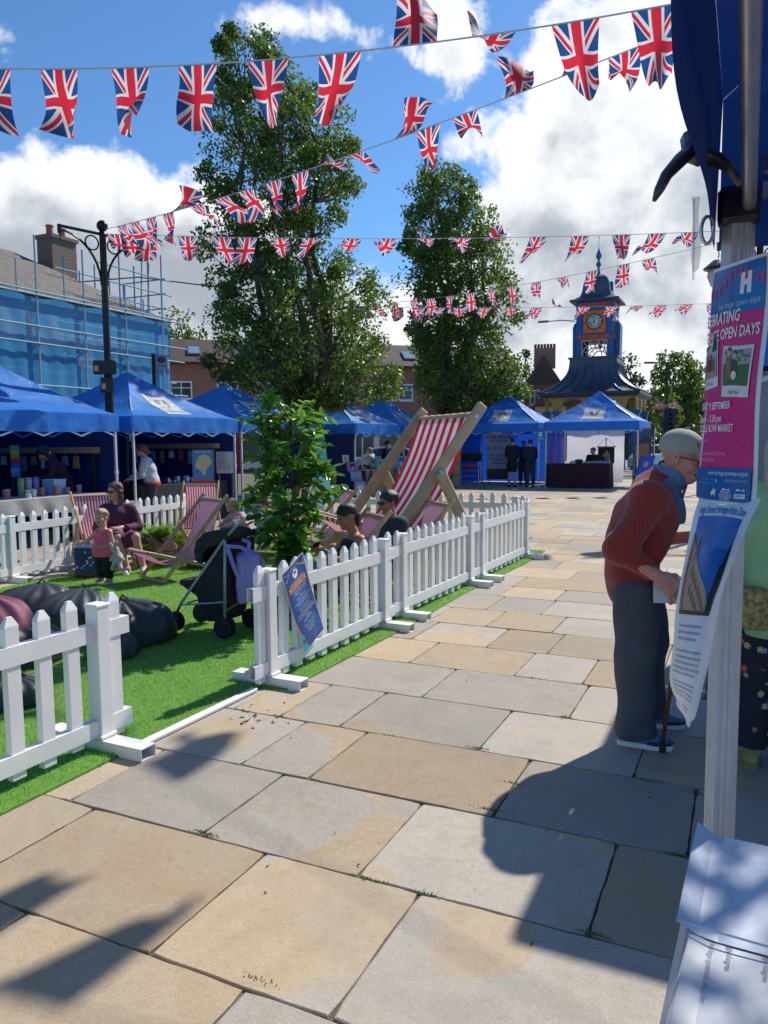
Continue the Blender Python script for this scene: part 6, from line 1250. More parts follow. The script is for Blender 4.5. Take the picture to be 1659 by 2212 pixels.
# ================================================================== the old man
def old_man():
    c = G(1372, 1592); rz = math.radians(-90-14); r = empty('person', (c.x, c.y, 0), rz, 'stooping elderly man in rust red jumper, cap and grey trousers, leaning on a walking stick', 'person')
    B = SDF(.03); hc = V3((.01, .205, 1.55)); RH = rotm(math.radians(-24), math.radians(-14)); W_, M = head(B, hc, RH, 1.13, 1.3, old=True)
    B.c((0, .10, 1.36), (0, .19, 1.50), .072, .068, .03); B.c((0, .205, 1.49), (0.01, .255, 1.465), .055, .038, .03)
    B.e((0, -.01, .95), (.15, .12, .13)); B.e((0, .02, 1.12), (.155, .125, .17)); B.e((0, .05, 1.27), (.17, .115, .13)); B.c((-.15, .07, 1.345), (.15, .07, 1.345), .06, .06)
    for sx, kn, an in ((1, (.10, .01, .50), (.105, -.035, .09)), (-1, (-.14, .06, .50), (-.20, .03, .09))):
        B.chain([(sx*.09, -.01, .90), kn, an], [.085, .058, .042]); B.c(an, (an[0], an[1]+.12, .045), .04, .03)
    el, wr = (.245, -.125, 1.075), (.250, .085, .945); B.chain([(.175, .06, 1.33), el, wr], [.052, .040, .028]); hand(B, wr, (-.05, .76, -.62), (.95, .1, .2), -1, 1.2, .42, .62, fc=(.18, .36, .52, .62))
    el2, wr2 = (-.235, .13, 1.08), (-.15, .33, 1.12); B.chain([(-.175, .06, 1.33), el2, wr2], [.052, .040, .028]); hand(B, wr2, (.2, .8, .3), (-.3, -.2, .9), 1, 1.06, .5)
    Mi = np.linalg.inv(M)
    def mouth(C_): L_ = (C_-hc)@Mi.T/1.13; return (np.abs(L_[:, 0]) < .022) & (np.abs(L_[:, 2]+.058) < .009) & (L_[:, 1] > .055) & (L_[:, 1] < .088)
    B.mesh('body', .0046, [SKO, DKM], r, [(1, mouth)])
    # jumper
    J = SDF(.04); J.e((0, .005, .93), (.185, .190, .17)); J.e((0, .01, 1.08), (.190, .195, .20)); J.e((0, .03, 1.24), (.190, .165, .16)); J.c((-.14, .035, 1.345), (.14, .035, 1.345), .088, .088); J.c((0, .055, 1.38), (0, .115, 1.435), .10, .082)
    J.c((0, .02, .86), (0, .01, 1.0), .172, .178)
    J.chain([(.175, .03, 1.335), (el[0], el[1]+.01, el[2]), (.218, .045, .965)], [.088, .074, .050], .035); J.chain([(-.175, .04, 1.335), el2, (-.165, .285, 1.115)], [.086, .070, .050], .035)
    J.e((0, .235, 1.385), (.050, .13, .125), rotm(0, .5), .012, True); J.e((0, .17, 1.50), (.088, .088, .075), rotm(0, -.3), .012, True)
    J.cut = [((0, 0, .775), (0, .18, -1)), ((.216, .070, .955), (-.10, .80, -.5)), ((-.16, .31, 1.115), (.2, .9, .1))]
    J.mesh('jumper', .0065, knit('rust_knit', (.33, .032, .020), 620, (1, 0, 0)), r, noise=.009, nf=14)
    K = SDF(.02); K.c((0, .09, 1.40), (0, .165, 1.455), .088, .086); K.e((0, .165, 1.31), (.06, .06, .14), rotm(0, .3)); K.cut = [((0, .15, 1.465), (0, -.62, 1)), ((0, 0, 1.20), (0, 0, -1))]
    K.e((0, .195, 1.50), (.076, .075, .10), rotm(0, -.4), .008, True)
    K.mesh('shirt', .006, mat('blue_check_shirt', (.10, .17, .32), .8, var=.25, vscale=60), r)
    q = MB()
    q.grid(lambda u, v: ((.090+.006*v)*math.sin(3.5*(u-.5)), .150-(.082+.008*v)*math.cos(3.5*(u-.5))+.05*abs(u-.5), 1.520-.045*abs(2*u-1)**2-(.034+.022*abs(2*u-1)**3)*v), 24, 4); q.build('collar', fab('blue_collar', (.12, .20, .36)), r, smooth=True)
    q = MB(); q.grid(lambda u, v: (-.040+.08*u, .232-.035*v+.012*math.sin(3.1*u), 1.425-.13*v), 6, 6); q.build('patterned_scarf', mat('floral_scarf', (.16, .18, .26), .7, var=.9, vscale=70), r, smooth=True)
    # trousers
    T = SDF(.03); T.e((0, -.0, .86), (.165, .150, .13))
    T.chain([(.088, -.015, .85), (.10, -.012, .50), (.105, -.018, .10)], [.118, .108, .104]); T.chain([(-.088, .01, .85), (-.13, .085, .50), (-.19, .085, .10)], [.114, .094, .088]); T.c((.103, -.012, .12), (.105, .02, .07), .096, .09); T.cut = [((0, 0, .050), (0, .10, -1)), ((0, 0, .93), (0, 0, 1))]
    T.mesh('trousers', .0065, fab('charcoal_trousers', (.075, .077, .090), .85, .2, 120), r, noise=.008, nf=11)
    shu, shs, lac = fab('blue_canvas', (.06, .20, .40)), S(222, 220, 214), S(225, 225, 230)
    for hx, hy, a in ((.105, -.095, -.12), (-.20, .01, .05)):
        o = shoe(r, (hx, hy, 0.0), a, 1.02, fab('blue_shoe_canvas', (.075, .21, .36)), shs, laces=lac)
        c_, s_ = math.cos(a), math.sin(a); q = MB(); q.tube([(hx+(x*c_-y*s_), hy+(x*s_+y*c_), .034) for x, y in [(-.046, .15), (-.049, .19), (-.044, .235), (-.024, .266), (0, .275), (.024, .266), (.044, .235), (.050, .19), (.044, .15)]], .010, 6); q.build('toe_band', S(24, 34, 64), o)
    # cap
    CM = mat('khaki_cap', (.36, .34, .27), .85, var=.1, vscale=8, bump=.15, bscale=150); Cp = SDF(.012); Cp.e(W_(0, -.014, .050), (.097, .120, .098), M); Cp.cut = [(W_(0, 0, .026), M@V3((0, .10, -1)))]; o = Cp.mesh('cap', .005, CM, r)
    q = MB(); q.grid(lambda u, v: tuple(W_((u-.5)*.150*(1-.22*v*v), .070+.085*v*(1-((u-.5)*1.5)**2)+.0, .058-.018*v-.10*(u-.5)**2)), 12, 6); q.grid(lambda u, v: tuple(W_((u-.5)*.150*(1-.22*v*v), .070+.085*v*(1-((u-.5)*1.5)**2), .054-.018*v-.10*(u-.5)**2)), 12, 6); q.build('peak', CM, o, smooth=True)
    q = MB(); q.ball(W_(0, -.014, .138), .009, 8); q.build('button', CM, o); 
    vs_, fs_ = text_geo('R', .03, 'CENTER', .03); q = MB(); q.add([tuple(W_(.064-x*.5, .075+x*.5+0*y, .072+y)) for x, y, _ in vs_], fs_); q.build('cap_badge', S(60, 70, 90), o)
    glasses(r, W_, 1.13, mat('dark_frame', (.03, .015, .012), .25), True)
    # leaflet and stick are held: own things, placed in the world
    bpy.context.view_layer.update(); MW = r.matrix_world
    w3 = lambda p: MW @ Vector(p)
    top, tip = P(1474, 1266, c.y-.20), G(1431, 1624); k_ = empty('walking_stick', (tip.x, tip.y, 0), 0, 'wooden walking stick with black rubber tip under the old man\'s right hand', 'walking stick'); L_ = lambda p: Vector(p)-Vector((tip.x, tip.y, 0))
    fw = (w3((0, 1, 0))-w3((0, 0, 0))).normalized(); t2 = top; q = MB(); q.tube([L_(tip+Vector((0, 0, .05))), L_(tip.lerp(t2, .5)+Vector((.004, 0, 0))), L_(t2)], [.0105, .012, .013], 10); q.build('shaft', mat('stick_wood', (.13, .06, .025), .45, var=.35, vscale=12), k_, smooth=True)
    q = MB(); q.tube([L_(t2-fw*.125+Vector((0, 0, -.025))), L_(t2-fw*.08+Vector((0, 0, -.010))), L_(t2+Vector((0, 0, .004)))], [.013, .016, .014], 10); q.build('handle', mat('stick_handle', (.20, .09, .035), .4), k_, smooth=True)
    q = MB(); q.lathe([(.0175, 0), (.0175, .012), (.013, .055), (.0, .056)], 14, (0, 0, 0)); q.build('rubber_tip', mat('black_rubber', (.01, .01, .01), .7), k_)
    a, b_, c2, d2 = P(1411, 1236, c.y-.225), P(1470, 1245, c.y-.26), P(1464, 1306, c.y-.26), P(1411, 1302, c.y-.235); q = MB(); q.grid(lambda u, v: (a.lerp(b_, u)).lerp(d2.lerp(c2, u), v)+Vector((0, .01*math.sin(u*3), 0)), 4, 4); tag(q.build('leaflet', M_PAPER), 'blank white leaflet held against the old man\'s right hand', 'leaflet')
old_man()
# ================================================================== generic small people
def person(loc, rz, label, pose, hsc=1., headp=(0, 0, 1.55), hr=(0, 0, 0), body=None, cl=(), hair=None, vox=.011, sk=SK, shoes=None, open_=0., hands=(), neckb=(0, 0, 1.40), glass=None, z0=0.):
    r = empty('person', (loc[0], loc[1], z0), rz, label, 'person'); B = SDF(.03*hsc if hsc < .8 else .03)
    R_ = rotm(*[math.radians(a) for a in hr]); W_, M = head(B, headp, R_, hsc, open_); hp = V3(headp); nb = V3(neckb)
    B.c(nb, hp+M@V3((0, -.01, -.07))*hsc, .052*hsc, .048*hsc, .03)
    for q in pose: (B.chain(q[1], q[2]) if q[0] == 'l' else B.e(q[1], q[2]))
    for h_ in hands: hand(B, *h_[:4], sc=h_[4] if len(h_) > 4 else hsc, curl=h_[5] if len(h_) > 5 else .5)
    Mi = np.linalg.inv(M)
    def mouth(C_): L_ = (C_-hp)@Mi.T/hsc; return (np.abs(L_[:, 0]) < .024) & (np.abs(L_[:, 2]+.058) < (.011 if open_ else .010)) & (L_[:, 1] > .05)
    def eyes(C_): L_ = (C_-hp)@Mi.T/hsc; return (np.abs(np.abs(L_[:, 0])-.029) < .012) & (np.abs(L_[:, 2]-.006) < .0075) & (L_[:, 1] > .05)
    B.mesh('body', vox, [sk, LIP, mat('eye_dark', (.05, .035, .03), .3)], r, [(1, mouth), (2, eyes)])
    for (nm, prims, mt, cuts, nz) in cl:
        S_ = SDF(.03*max(.6, hsc))
        for q in prims:
            if q[0] == 'l': S_.chain(q[1], q[2])
            elif q[0] == 'n': S_.e(q[1], q[2], None, .01, True)
            else: S_.e(q[1], q[2])
        S_.cut = list(cuts); S_.mesh(nm, vox, mt, r, noise=nz, nf=24, grow=.008)
    if hair:
        mt, fn_ = hair; H_ = SDF(.02*hsc); fn_(H_, W_, M, hsc); H_.mesh('hair', max(.006, vox*.8), mt, r, noise=.005, nf=45)
    for s_ in shoes or (): shoe(r, *s_)
    if glass: glasses(r, W_, hsc, glass)
    return r, W_
def hair_short(H_, W_, M, sc): H_.e(W_(0, -.018, .048), V3((.085, .102, .090))*sc, M); H_.e(W_(0, .115, -.03), V3((.085, .062, .095))*sc, M, .01*sc, True); H_.e(W_(0, .055, -.10), V3((.12, .10, .09))*sc, M, .01, True)
def hair_long(H_, W_, M, sc):
    H_.e(W_(0, -.022, .050), V3((.092, .104, .086))*sc, M); H_.c(W_(-.06, -.03, .0), W_(-.075, -.01, -.17), .045*sc, .028*sc); H_.c(W_(.06, -.03, .0), W_(.080, -.01, -.17), .045*sc, .028*sc); H_.c(W_(0, -.06, .0), W_(0, -.07, -.15), .06*sc, .045*sc)
    H_.e(W_(0, .10, -.03), V3((.062, .075, .095))*sc, M, .01, True)
def hair_bob(H_, W_, M, sc): H_.e(W_(0, -.03, .040), V3((.090, .100, .095))*sc, M); H_.c(W_(0, -.085, .0), W_(.0, -.10, -.06), .045*sc, .05*sc); H_.e(W_(0, .095, -.02), V3((.07, .065, .085))*sc, M, .01, True)
def hair_tied(H_, W_, M, sc): H_.e(W_(0, -.018, .048), V3((.084, .102, .088))*sc, M); H_.e(W_(0, .115, -.03), V3((.085, .062, .09))*sc, M, .01, True); H_.e(W_(0, .055, -.11), V3((.12, .10, .09))*sc, M, .01, True); H_.c(W_(0, -.10, -.01), W_(0, -.09, -.10), .035*sc, .022*sc)
def stand_legs(w=.09, hip=.9, kf=.02, r0=.08): return [('l', [(s*w, 0, hip), (s*(w+.01), kf, hip*.53), (s*(w+.015), -.02, .08)], [r0, .055, .038]) for s in (-1, 1)]+[('l', [(s*(w+.015), -.02, .06), (s*(w+.02), .10, .035)], [.036, .028]) for s in (-1, 1)]
# woman in pale green, back to the camera, mostly beyond the right edge
def green_woman():
    ck = knit('mint_knit', (.36, .60, .30), 300); fl_ = mat('floral_trousers', (.02, .022, .045), .8, var=.3, vscale=10)
    m, n, b = newmat('floral_print'); co = n.co('Object'); v = n.new('ShaderNodeTexVoronoi'); v.inputs['Scale'].default_value = 15; n.l.new(co, v.inputs[0]); nz = n.noise(co, 42, 4, .6, 1.5)
    f = n.m('LESS_THAN', n.m('ADD', v.outputs['Distance'], n.m('MULTIPLY', nz, .5)), .50); cc = n.mix(n.step(n.sep(v.outputs['Color'])[0], .55, .6), (.30, .32, .38), (.55, .10, .06)); cc = n.mix(n.step(n.sep(v.outputs['Color'])[1], .7, .75), cc, (.45, .42, .2)); n.put(b.inputs['Base Color'], n.mix(f, (.012, .014, .03), cc)); b.inputs['Roughness'].default_value = .8; flo = m
    c = G(1672, 1655); r, W_ = person((c.x, c.y), math.radians(-25), 'blond woman in pale green top and floral trousers, cut off at the right edge', stand_legs()+[('e', (0, 0, .98), (.15, .11, .14)), ('e', (0, 0, 1.2), (.15, .11, .2)), ('l', [(-.15, 0, 1.36), (.15, 0, 1.36)], [.055, .055]), ('l', [(-.17, 0, 1.35), (-.235, -.03, 1.10), (-.20, .10, .93)], [.048, .040, .028]), ('l', [(.17, 0, 1.35), (.24, -.02, 1.1), (.2, .12, .95)], [.048, .04, .028])],
        1., (0, .03, 1.565), (15, -8, 0), hands=[((-.20, .10, .93), (0, .7, -.6), (-1, 0, 0), 1), ((.20, .12, .95), (0, .7, -.6), (1, 0, 0), -1)], neckb=(0, 0, 1.40), vox=.009,
        cl=[('top', [('e', (0, 0, .80), (.20, .16, .22)), ('e', (0, 0, .97), (.185, .145, .20)), ('e', (0, 0, 1.2), (.175, .135, .22)), ('l', [(-.15, 0, 1.36), (.15, 0, 1.36)], [.07, .07]), ('l', [(-.17, 0, 1.35), (-.245, -.03, 1.10), (-.21, .08, .95)], [.07, .068, .05]), ('l', [(.17, 0, 1.35), (.25, -.02, 1.1), (.205, .10, .97)], [.07, .06, .05])], ck, [((0, 0, .68), (0, 0, -1)), ((0, 0, 1.45), (0, 0, 1))], .006),
            ('trousers', [('l', [(s*.09, 0, .88), (s*.10, .02, .5), (s*.11, -.01, .10)], [.105, .085, .075]) for s in (-1, 1)]+[('e', (0, 0, .88), (.165, .12, .12))], flo, [((0, 0, .10), (0, 0, -1)), ((0, 0, .93), (0, 0, 1))], .007)],
        hair=(HGY, hair_long), shoes=[((-.11, -.09, 0), .0, 1., mat('mustard_suede', (.34, .29, .07), .85, var=.2, vscale=9), S(150, 120, 80)), ((.11, -.09, 0), 0., 1., mat('mustard_suede', (.34, .29, .07), .85), S(150, 120, 80))])
    bpy.context.view_layer.update(); MW = r.matrix_world; q = SDF(.03); p = MW @ Vector((-.19, -.13, .93)); e = empty('handbag', (p.x, p.y, p.z-.10), math.radians(-25), 'gold embroidered handbag hanging at the green woman\'s back', 'handbag'); q.b((0, 0, 0), (.11, .035, .07), .03); q.mesh('bag_body', .008, mat('gold_brocade', (.34, .24, .08), .6, var=.6, vscale=40, bump=.5, bscale=70), e, noise=.004, nf=30)
    s2 = MB(); s2.tube([(-.09, 0, .09), (-.02, .03, .35), (.12, .06, .52), (.16, .12, .42), (.10, .10, .10)], .008, 6); s2.build('strap', mat('gold_strap', (.25, .17, .06), .6), e)
green_woman()
# ------------------------------------------------------------------ people on the turf
PURP = fab('plum_jersey', (.085, .018, .055)); PINKT = fab('pink_cotton', (.75, .12, .19)); BLKF = fab('black_leggings', (.008, .008, .012)); NAVT = fab('navy_vest', (.015, .02, .04))
tr = mat('white_trainer', (.6, .6, .58), .6); SOLW = S(215, 215, 212)
def seated(knee, ank, hip=(.09, .12, .36), w=.085): return [('l', [(s*hip[0], hip[1], hip[2]), (s*knee[0]+knee[3], knee[1], knee[2]), (s*ank[0]+ank[3], ank[1], ank[2])], [.085, .055, .036]) for s in (1, -1)]+[('l', [(s*ank[0]+ank[3], ank[1], ank[2]), (s*ank[0]+ank[3], ank[1]+.11, .035)], [.034, .026]) for s in (1, -1)]
# woman in plum sitting forward on the deckchair
k, a = (.11, .56, .47, -.16), (.10, .58, .07, -.26)
tors = [('e', (0, .10, .40), (.17, .13, .13)), ('e', (0, .09, .56), (.145, .11, .15)), ('e', (0, .10, .72), (.165, .11, .12)), ('l', [(-.15, .10, .80), (.15, .10, .80)], [.052, .052])]
armR = ('l', [(.175, .10, .79), (.25, .10, .56), (.03, .33, .555)], [.045, .040, .027]); armL = ('l', [(-.175, .10, .79), (-.25, .12, .56), (-.06, .35, .57)], [.045, .04, .027])
person((-3.55, 10.25), math.radians(-169), 'seated woman with auburn hair and sunglasses in a plum dress on the left deckchair', seated(k, a)+tors+[armR, armL], .98, (.02, .12, 1.03), (-35, -4, 0), hands=[((.03, .33, .555), (-.9, .3, 0), (0, .3, 1), 1), ((-.06, .35, .57), (.8, .5, 0), (0, .3, 1), -1)], neckb=(0, .10, .85), vox=.010,
       cl=[('dress', tors+[('e', (0, .12, .41), (.19, .17, .13)), ('e', (0, .125, .70), (.178, .118, .14)), ('e', (0, .115, .57), (.165, .125, .15)), ('l', [(-.15, .10, .80), (.15, .10, .80)], [.064, .064]), ('l', [(.175, .10, .79), (.255, .10, .56), (.10, .28, .555)], [.060, .056, .042]), ('l', [(-.175, .10, .79), (-.255, .12, .56), (-.14, .29, .565)], [.060, .056, .042])]+[('l', [(s*.09, .14, .38), (s*.10-.14, .52, .46)], [.105, .085]) for s in (1, -1)]+[('l', [(-.05, .40, .40), (-.16, .52, .42)], [.09, .08])], PURP, [((0, 0, .885), (0, 0, 1)), ((0, .60, 0), (0, 1, 0))], .005)],
       hair=(HBR, hair_long), shoes=[((a[0]+a[3], a[1]-.06, 0.015), 0, .95, tr, SOLW), ((-a[0]+a[3], a[1]-.06, .015), .1, .95, tr, SOLW)], glass=mat('black_shades', (.008, .008, .008), .15))
# toddler in pink
hs = .86
person((-3.30, 8.98), math.radians(160), 'small blond toddler in a pink vest and black leggings, arms out, before the seated woman', [('l', [(s*.05, 0, .33), (s*.055, .01, .18), (s*.06, -.005, .05)], [.055, .038, .028]) for s in (1, -1)]+[('l', [(s*.06, 0, .04), (s*.065, .07, .025)], [.026, .02]) for s in (1, -1)]+[('e', (0, 0, .40), (.085, .07, .09)), ('e', (0, 0, .53), (.09, .068, .11)), ('l', [(-.075, 0, .605), (.075, 0, .605)], [.034, .034]), ('l', [(.09, 0, .605), (.20, .06, .49), (.30, .08, .465)], [.028, .024, .018]), ('l', [(-.09, 0, .605), (-.125, -.01, .47), (-.05, .11, .44)], [.028, .025, .019])],
       hs, (.01, .015, .775), (5, 0, 4), hands=[((.30, .08, .465), (1, .1, -.1), (0, -.2, 1), -1, .55, .1), ((-.05, .11, .44), (.8, .6, 0), (0, .2, 1), 1, .55, .9)], neckb=(0, 0, .63), vox=.0085, open_=1.0, z0=.02,
       cl=[('vest', [('e', (0, 0, .60), (.085, .066, .05)), ('e', (0, 0, .51), (.105, .08, .12)), ('e', (0, 0, .38), (.145, .11, .12)), ('l', [(-.07, 0, .60), (-.07, 0, .63)], [.03, .03]), ('l', [(.07, 0, .60), (.07, 0, .63)], [.03, .03]), ('n', (0, .03, .66), (.052, .08, .05))], PINKT, [((0, 0, .315), (0, 0, -1)), ((0, 0, .645), (0, 0, 1)), ((.105, 0, .6), (1, 0, .25)), ((-.105, 0, .6), (-1, 0, .25))], .004),
           ('leggings', [('l', [(s*.05, 0, .36), (s*.055, .01, .18), (s*.06, -.005, .06)], [.068, .050, .038]) for s in (1, -1)], BLKF, [((0, 0, .06), (0, 0, -1))], .002)], hair=(HBL, hair_tied), shoes=[((s*.06, -.05, 0), 0, .55, tr, SOLW) for s in (1, -1)])
# plush rabbit in her hand
r = empty('plush_rabbit', P(256, 1196, 8.82), math.radians(150), 'pale grey plush rabbit dangling from the toddler\'s hand', 'plush toy'); q = SDF(.02)
q.e((0, 0, -.05), (.055, .045, .075)).e((.05, .0, .045), (.05, .045, .042)).e((.10, .01, .085), (.022, .016, .055), rotm(0, 0, .9)).e((.02, .02, .11), (.022, .016, .055), rotm(0, 0, -.5)).c((-.03, .02, -.02), (-.10, .03, -.06), .026, .022).c((.03, .03, -.02), (.07, .05, -.07), .026, .022).c((-.03, .02, -.10), (-.07, .04, -.16), .03, .026).c((.03, .02, -.10), (.05, .05, -.17), .03, .026)
q.mesh('plush_body', .007, mat('grey_plush', (.46, .40, .37), .95, var=.15, vscale=20, bump=.6, bscale=120), r, noise=.003, nf=60)
# woman with phone, reclining
tt = [('e', (0, .12, .34), (.16, .14, .12)), ('e', (0, .02, .50), (.14, .11, .15)), ('e', (0, -.08, .66), (.16, .10, .12)), ('l', [(-.14, -.10, .745), (.14, -.10, .745)], [.046, .046])]
person((-.37, 7.22), math.radians(112), 'dark haired woman in profile with a phone, reclining behind the near fence', [('l', [(.09, .18, .33), (.12, .58, .60), (.11, .80, .10)], [.09, .06, .04]), ('l', [(-.09, .18, .33), (-.10, .60, .52), (-.11, .84, .10)], [.09, .06, .04])]+tt+[('l', [(.16, -.10, .74), (.20, .02, .52), (.10, .24, .66)], [.042, .036, .026]), ('l', [(-.16, -.10, .74), (-.20, .04, .52), (-.06, .24, .64)], [.042, .036, .026])],
       1., (0, -.02, .945), (6, -14, 0), sk=SKT, hands=[((.10, .24, .66), (-.5, .6, .3), (.5, .5, .6), 1, 1., .8), ((-.06, .24, .64), (.4, .6, .3), (-.5, .5, .6), -1, 1., .8)], neckb=(0, -.09, .79), vox=.009,
       cl=[('vest_top', [('e', (0, .11, .36), (.18, .155, .14)), ('e', (0, .02, .50), (.158, .128, .16)), ('e', (0, -.08, .65), (.168, .115, .11))], NAVT, [((0, 0, .745), (0, 0, 1)), ((.155, 0, .6), (1, 0, 0)), ((-.155, 0, .6), (-1, 0, 0))], .003)], hair=(HDK, hair_tied))
q = MB(); q.box((0, 0, 0), (.075, .009, .155), bev=.004, rot=(.5, 0, .9)); o = q.build('phone', mat('phone_black', (.012, .008, .01), .15)); o.location = P(688, 1166, 6.98); tag(o, 'dark smartphone held up by the dark haired woman', 'phone')
# man in sunglasses
tt = [('e', (0, .12, .36), (.17, .14, .12)), ('e', (0, .04, .52), (.16, .12, .16)), ('e', (0, -.04, .69), (.18, .12, .13)), ('l', [(-.17, -.05, .775), (.17, -.05, .775)], [.06, .06])]
person((.06, 8.38), math.radians(112), 'man in dark glasses and charcoal T-shirt seated in front of the giant deckchair', seated((.14, .60, .50, 0), (.14, .72, .08, 0), (.1, .15, .35))+tt+[('l', [(.2, -.05, .77), (.26, .02, .53), (.16, .28, .50)], [.055, .045, .03]), ('l', [(-.2, -.05, .77), (-.26, .02, .53), (-.16, .28, .5)], [.055, .045, .03])], 1.04, (0, .01, .99), (8, -6, 0), sk=SKT, hands=[((.16, .28, .50), (-.4, .8, -.2), (0, .2, 1), -1), ((-.16, .28, .50), (.4, .8, -.2), (0, .2, 1), 1)], neckb=(0, -.03, .82), vox=.010,
       cl=[('tshirt', tt+[('e', (0, .10, .40), (.195, .16, .14)), ('e', (0, .04, .54), (.178, .138, .17)), ('e', (0, -.04, .69), (.198, .137, .13)), ('l', [(-.17, -.05, .775), (.17, -.05, .775)], [.074, .074]), ('l', [(.19, -.05, .77), (.235, -.01, .66)], [.074, .068]), ('l', [(-.19, -.05, .77), (-.235, -.01, .66)], [.074, .068])], fab('charcoal_tshirt', (.035, .038, .045)), [((0, 0, .85), (0, 0, 1))], .004), ('shorts', [('l', [(s*.1, .15, .36), (s*.13, .50, .47)], [.11, .095]) for s in (1, -1)], fab('dark_shorts', (.03, .03, .035)), [], .003)], hair=(HDK, hair_short), glass=mat('black_shades', (.008, .008, .008), .15))
# children on the deckchair behind the potted tree
def child(loc, rz, lab, c1, c2, hr, sd_):
    person(loc, rz, lab, [('l', [(s*.06, .08, .36), (s*.07, .30, .38), (s*.07, .34, .17)], [.055, .04, .028]) for s in (1, -1)]+[('l', [(s*.07, .34, .16), (s*.07, .41, .13)], [.028, .022]) for s in (1, -1)]+[('e', (0, .04, .42), (.10, .09, .09)), ('e', (0, .08, .54), (.10, .085, .11)), ('l', [(-.09, .12, .61), (.09, .12, .61)], [.035, .035]), ('l', [(.10, .13, .60), (.14, .24, .50), (.06, .36, .46)], [.03, .025, .018]), ('l', [(-.10, .13, .60), (-.14, .24, .50), (-.06, .36, .46)], [.03, .025, .018])],
           .86, (0, .20, .74), (0, -30, 0), hands=[((.06, .36, .46), (0, 1, -.2), (0, .2, 1), -1, .55), ((-.06, .36, .46), (0, 1, -.2), (0, .2, 1), 1, .55)], neckb=(0, .13, .63), vox=.011,
           cl=[('jumper', [('e', (0, .04, .43), (.118, .105, .10)), ('e', (0, .08, .54), (.115, .10, .12)), ('l', [(-.09, .12, .61), (.09, .12, .61)], [.047, .047]), ('l', [(.10, .13, .60), (.15, .24, .50), (.09, .32, .475)], [.042, .036, .03]), ('l', [(-.10, .13, .60), (-.15, .24, .50), (-.09, .32, .475)], [.042, .036, .03])], c1, [((0, 0, .655), (0, 0, 1))], .003), ('jeans', [('l', [(s*.06, .08, .36), (s*.07, .30, .38), (s*.07, .34, .20)], [.075, .052, .042]) for s in (1, -1)], c2, [((0, 0, .2), (0, 0, -1))], .003)], hair=(hr, hair_bob), shoes=[((s*.07, .28, .12), 0, .55, tr, SOLW) for s in (1, -1)])
child((-2.05, 11.25), math.radians(125), 'blond child in a striped pink top and blue jeans bending forward behind the pushchair', knit('pink_stripe_top', (.62, .36, .38), 130, (0, 1, 0)), fab('blue_jeans', (.03, .12, .36)), HBL, 1)
child((-1.62, 11.3), math.radians(160), 'child in dark blue jeans half hidden behind the potted tree', fab('grey_top', (.3, .28, .34)), fab('indigo_jeans', (.02, .05, .14)), HBR, 2)
# ------------------------------------------------------------------ people at the stalls
def stander(loc, rz, lab, top, leg, hr, hf=hair_short, lean=0., sc=1., arms=None, skirt=None, seat=False, vox=.016, sk=SK, hy=0., low=None):
    L_ = lean; z_ = lambda z: z*sc; sh = (0, .32*L_, 1.36*sc); hip = .9*sc
    A_ = arms or [('l', [(.18, sh[1], sh[2]-.02), (.22, sh[1]+.05, 1.1*sc), (.16, sh[1]+.28, 1.02*sc)], [.05, .042, .03]), ('l', [(-.18, sh[1], sh[2]-.02), (-.22, sh[1]+.05, 1.1*sc), (-.16, sh[1]+.28, 1.02*sc)], [.05, .042, .03])]
    T_ = [('e', (0, .02*L_, .98*sc), (.15, .12, .14)), ('e', (0, .15*L_, 1.16*sc), (.15, .115, .2)), ('l', [(-.15, sh[1], sh[2]), (.15, sh[1], sh[2])], [.06, .06])]
    grow = lambda P_, g: [('l', q[1], [x+g for x in q[2]]) if q[0] == 'l' else ('e', q[1], tuple(x+g for x in q[2])) for q in P_]
    LG = stand_legs(.09, hip) 
    cl = [('top', grow(T_, .022)+[('l', [q[1][0], q[1][1], tuple(np.array(q[1][1])*.2+np.array(q[1][2])*.8)], [x+.018 for x in q[2]]) for q in A_], top, [((0, 0, .84*sc), (0, 0, -1)), ((0, sh[1]-.02, sh[2]+.085), (0, 0, 1))], .006)]
    if skirt: cl.append(('skirt', [('e', (0, 0, .74*sc), (.20, .16, .3))], skirt, [((0, 0, .52*sc), (0, 0, -1)), ((0, 0, .95*sc), (0, 0, 1))], .006))
    else: cl.append(('trousers', grow([q for q in LG if q[1][0][2] > .5], .022), leg, [((0, 0, .10), (0, 0, -1)), ((0, 0, .93*sc), (0, 0, 1))], .005))
    if low: cl.append(low)
    return person(loc, rz, lab, LG+T_+A_, 1., (0, sh[1]+.05+.1*L_, sh[2]+.205-.04*L_), (hy, -8-50*L_, 0), hands=[(tuple(q[1][2]), (0, .9, -.2), (0, .2, 1), s_, 1.) for q, s_ in zip(A_, (-1, 1))], neckb=(0, sh[1], sh[2]+.03), vox=vox, sk=sk, cl=cl, hair=(hr, hf), shoes=[((s*.11, -.08, 0), 0, 1., BLKF, BLKF) for s in (1, -1)])
DKT = fab('black_top', (.012, .013, .018)); DKL = fab('dark_jeans', (.03, .035, .045)); NV = fab('navy_top', (.012, .018, .05))
c = P(325, 955, 14.9); stander((c.x, c.y), math.radians(97), 'woman in a pale grey hoodie reaching over a stall under the crest gazebo', fab('grey_hoodie', (.40, .44, .50)), DKL, HBR, hair_bob, .30, .97, low=('orange_hem', [('e', (0, 0, .90), (.185, .155, .11))], fab('orange_fabric', (.55, .07, .02)), [((0, 0, .82), (0, 0, -1)), ((0, 0, .93), (0, 0, 1))], .003))
c = P(140, 955, 13.9); stander((c.x, c.y), math.radians(120), 'dark haired stallholder bending over behind the cups in the leftmost gazebo', fab('plum_dark', (.035, .012, .03)), DKL, HDK, hair_long, .75, .97)
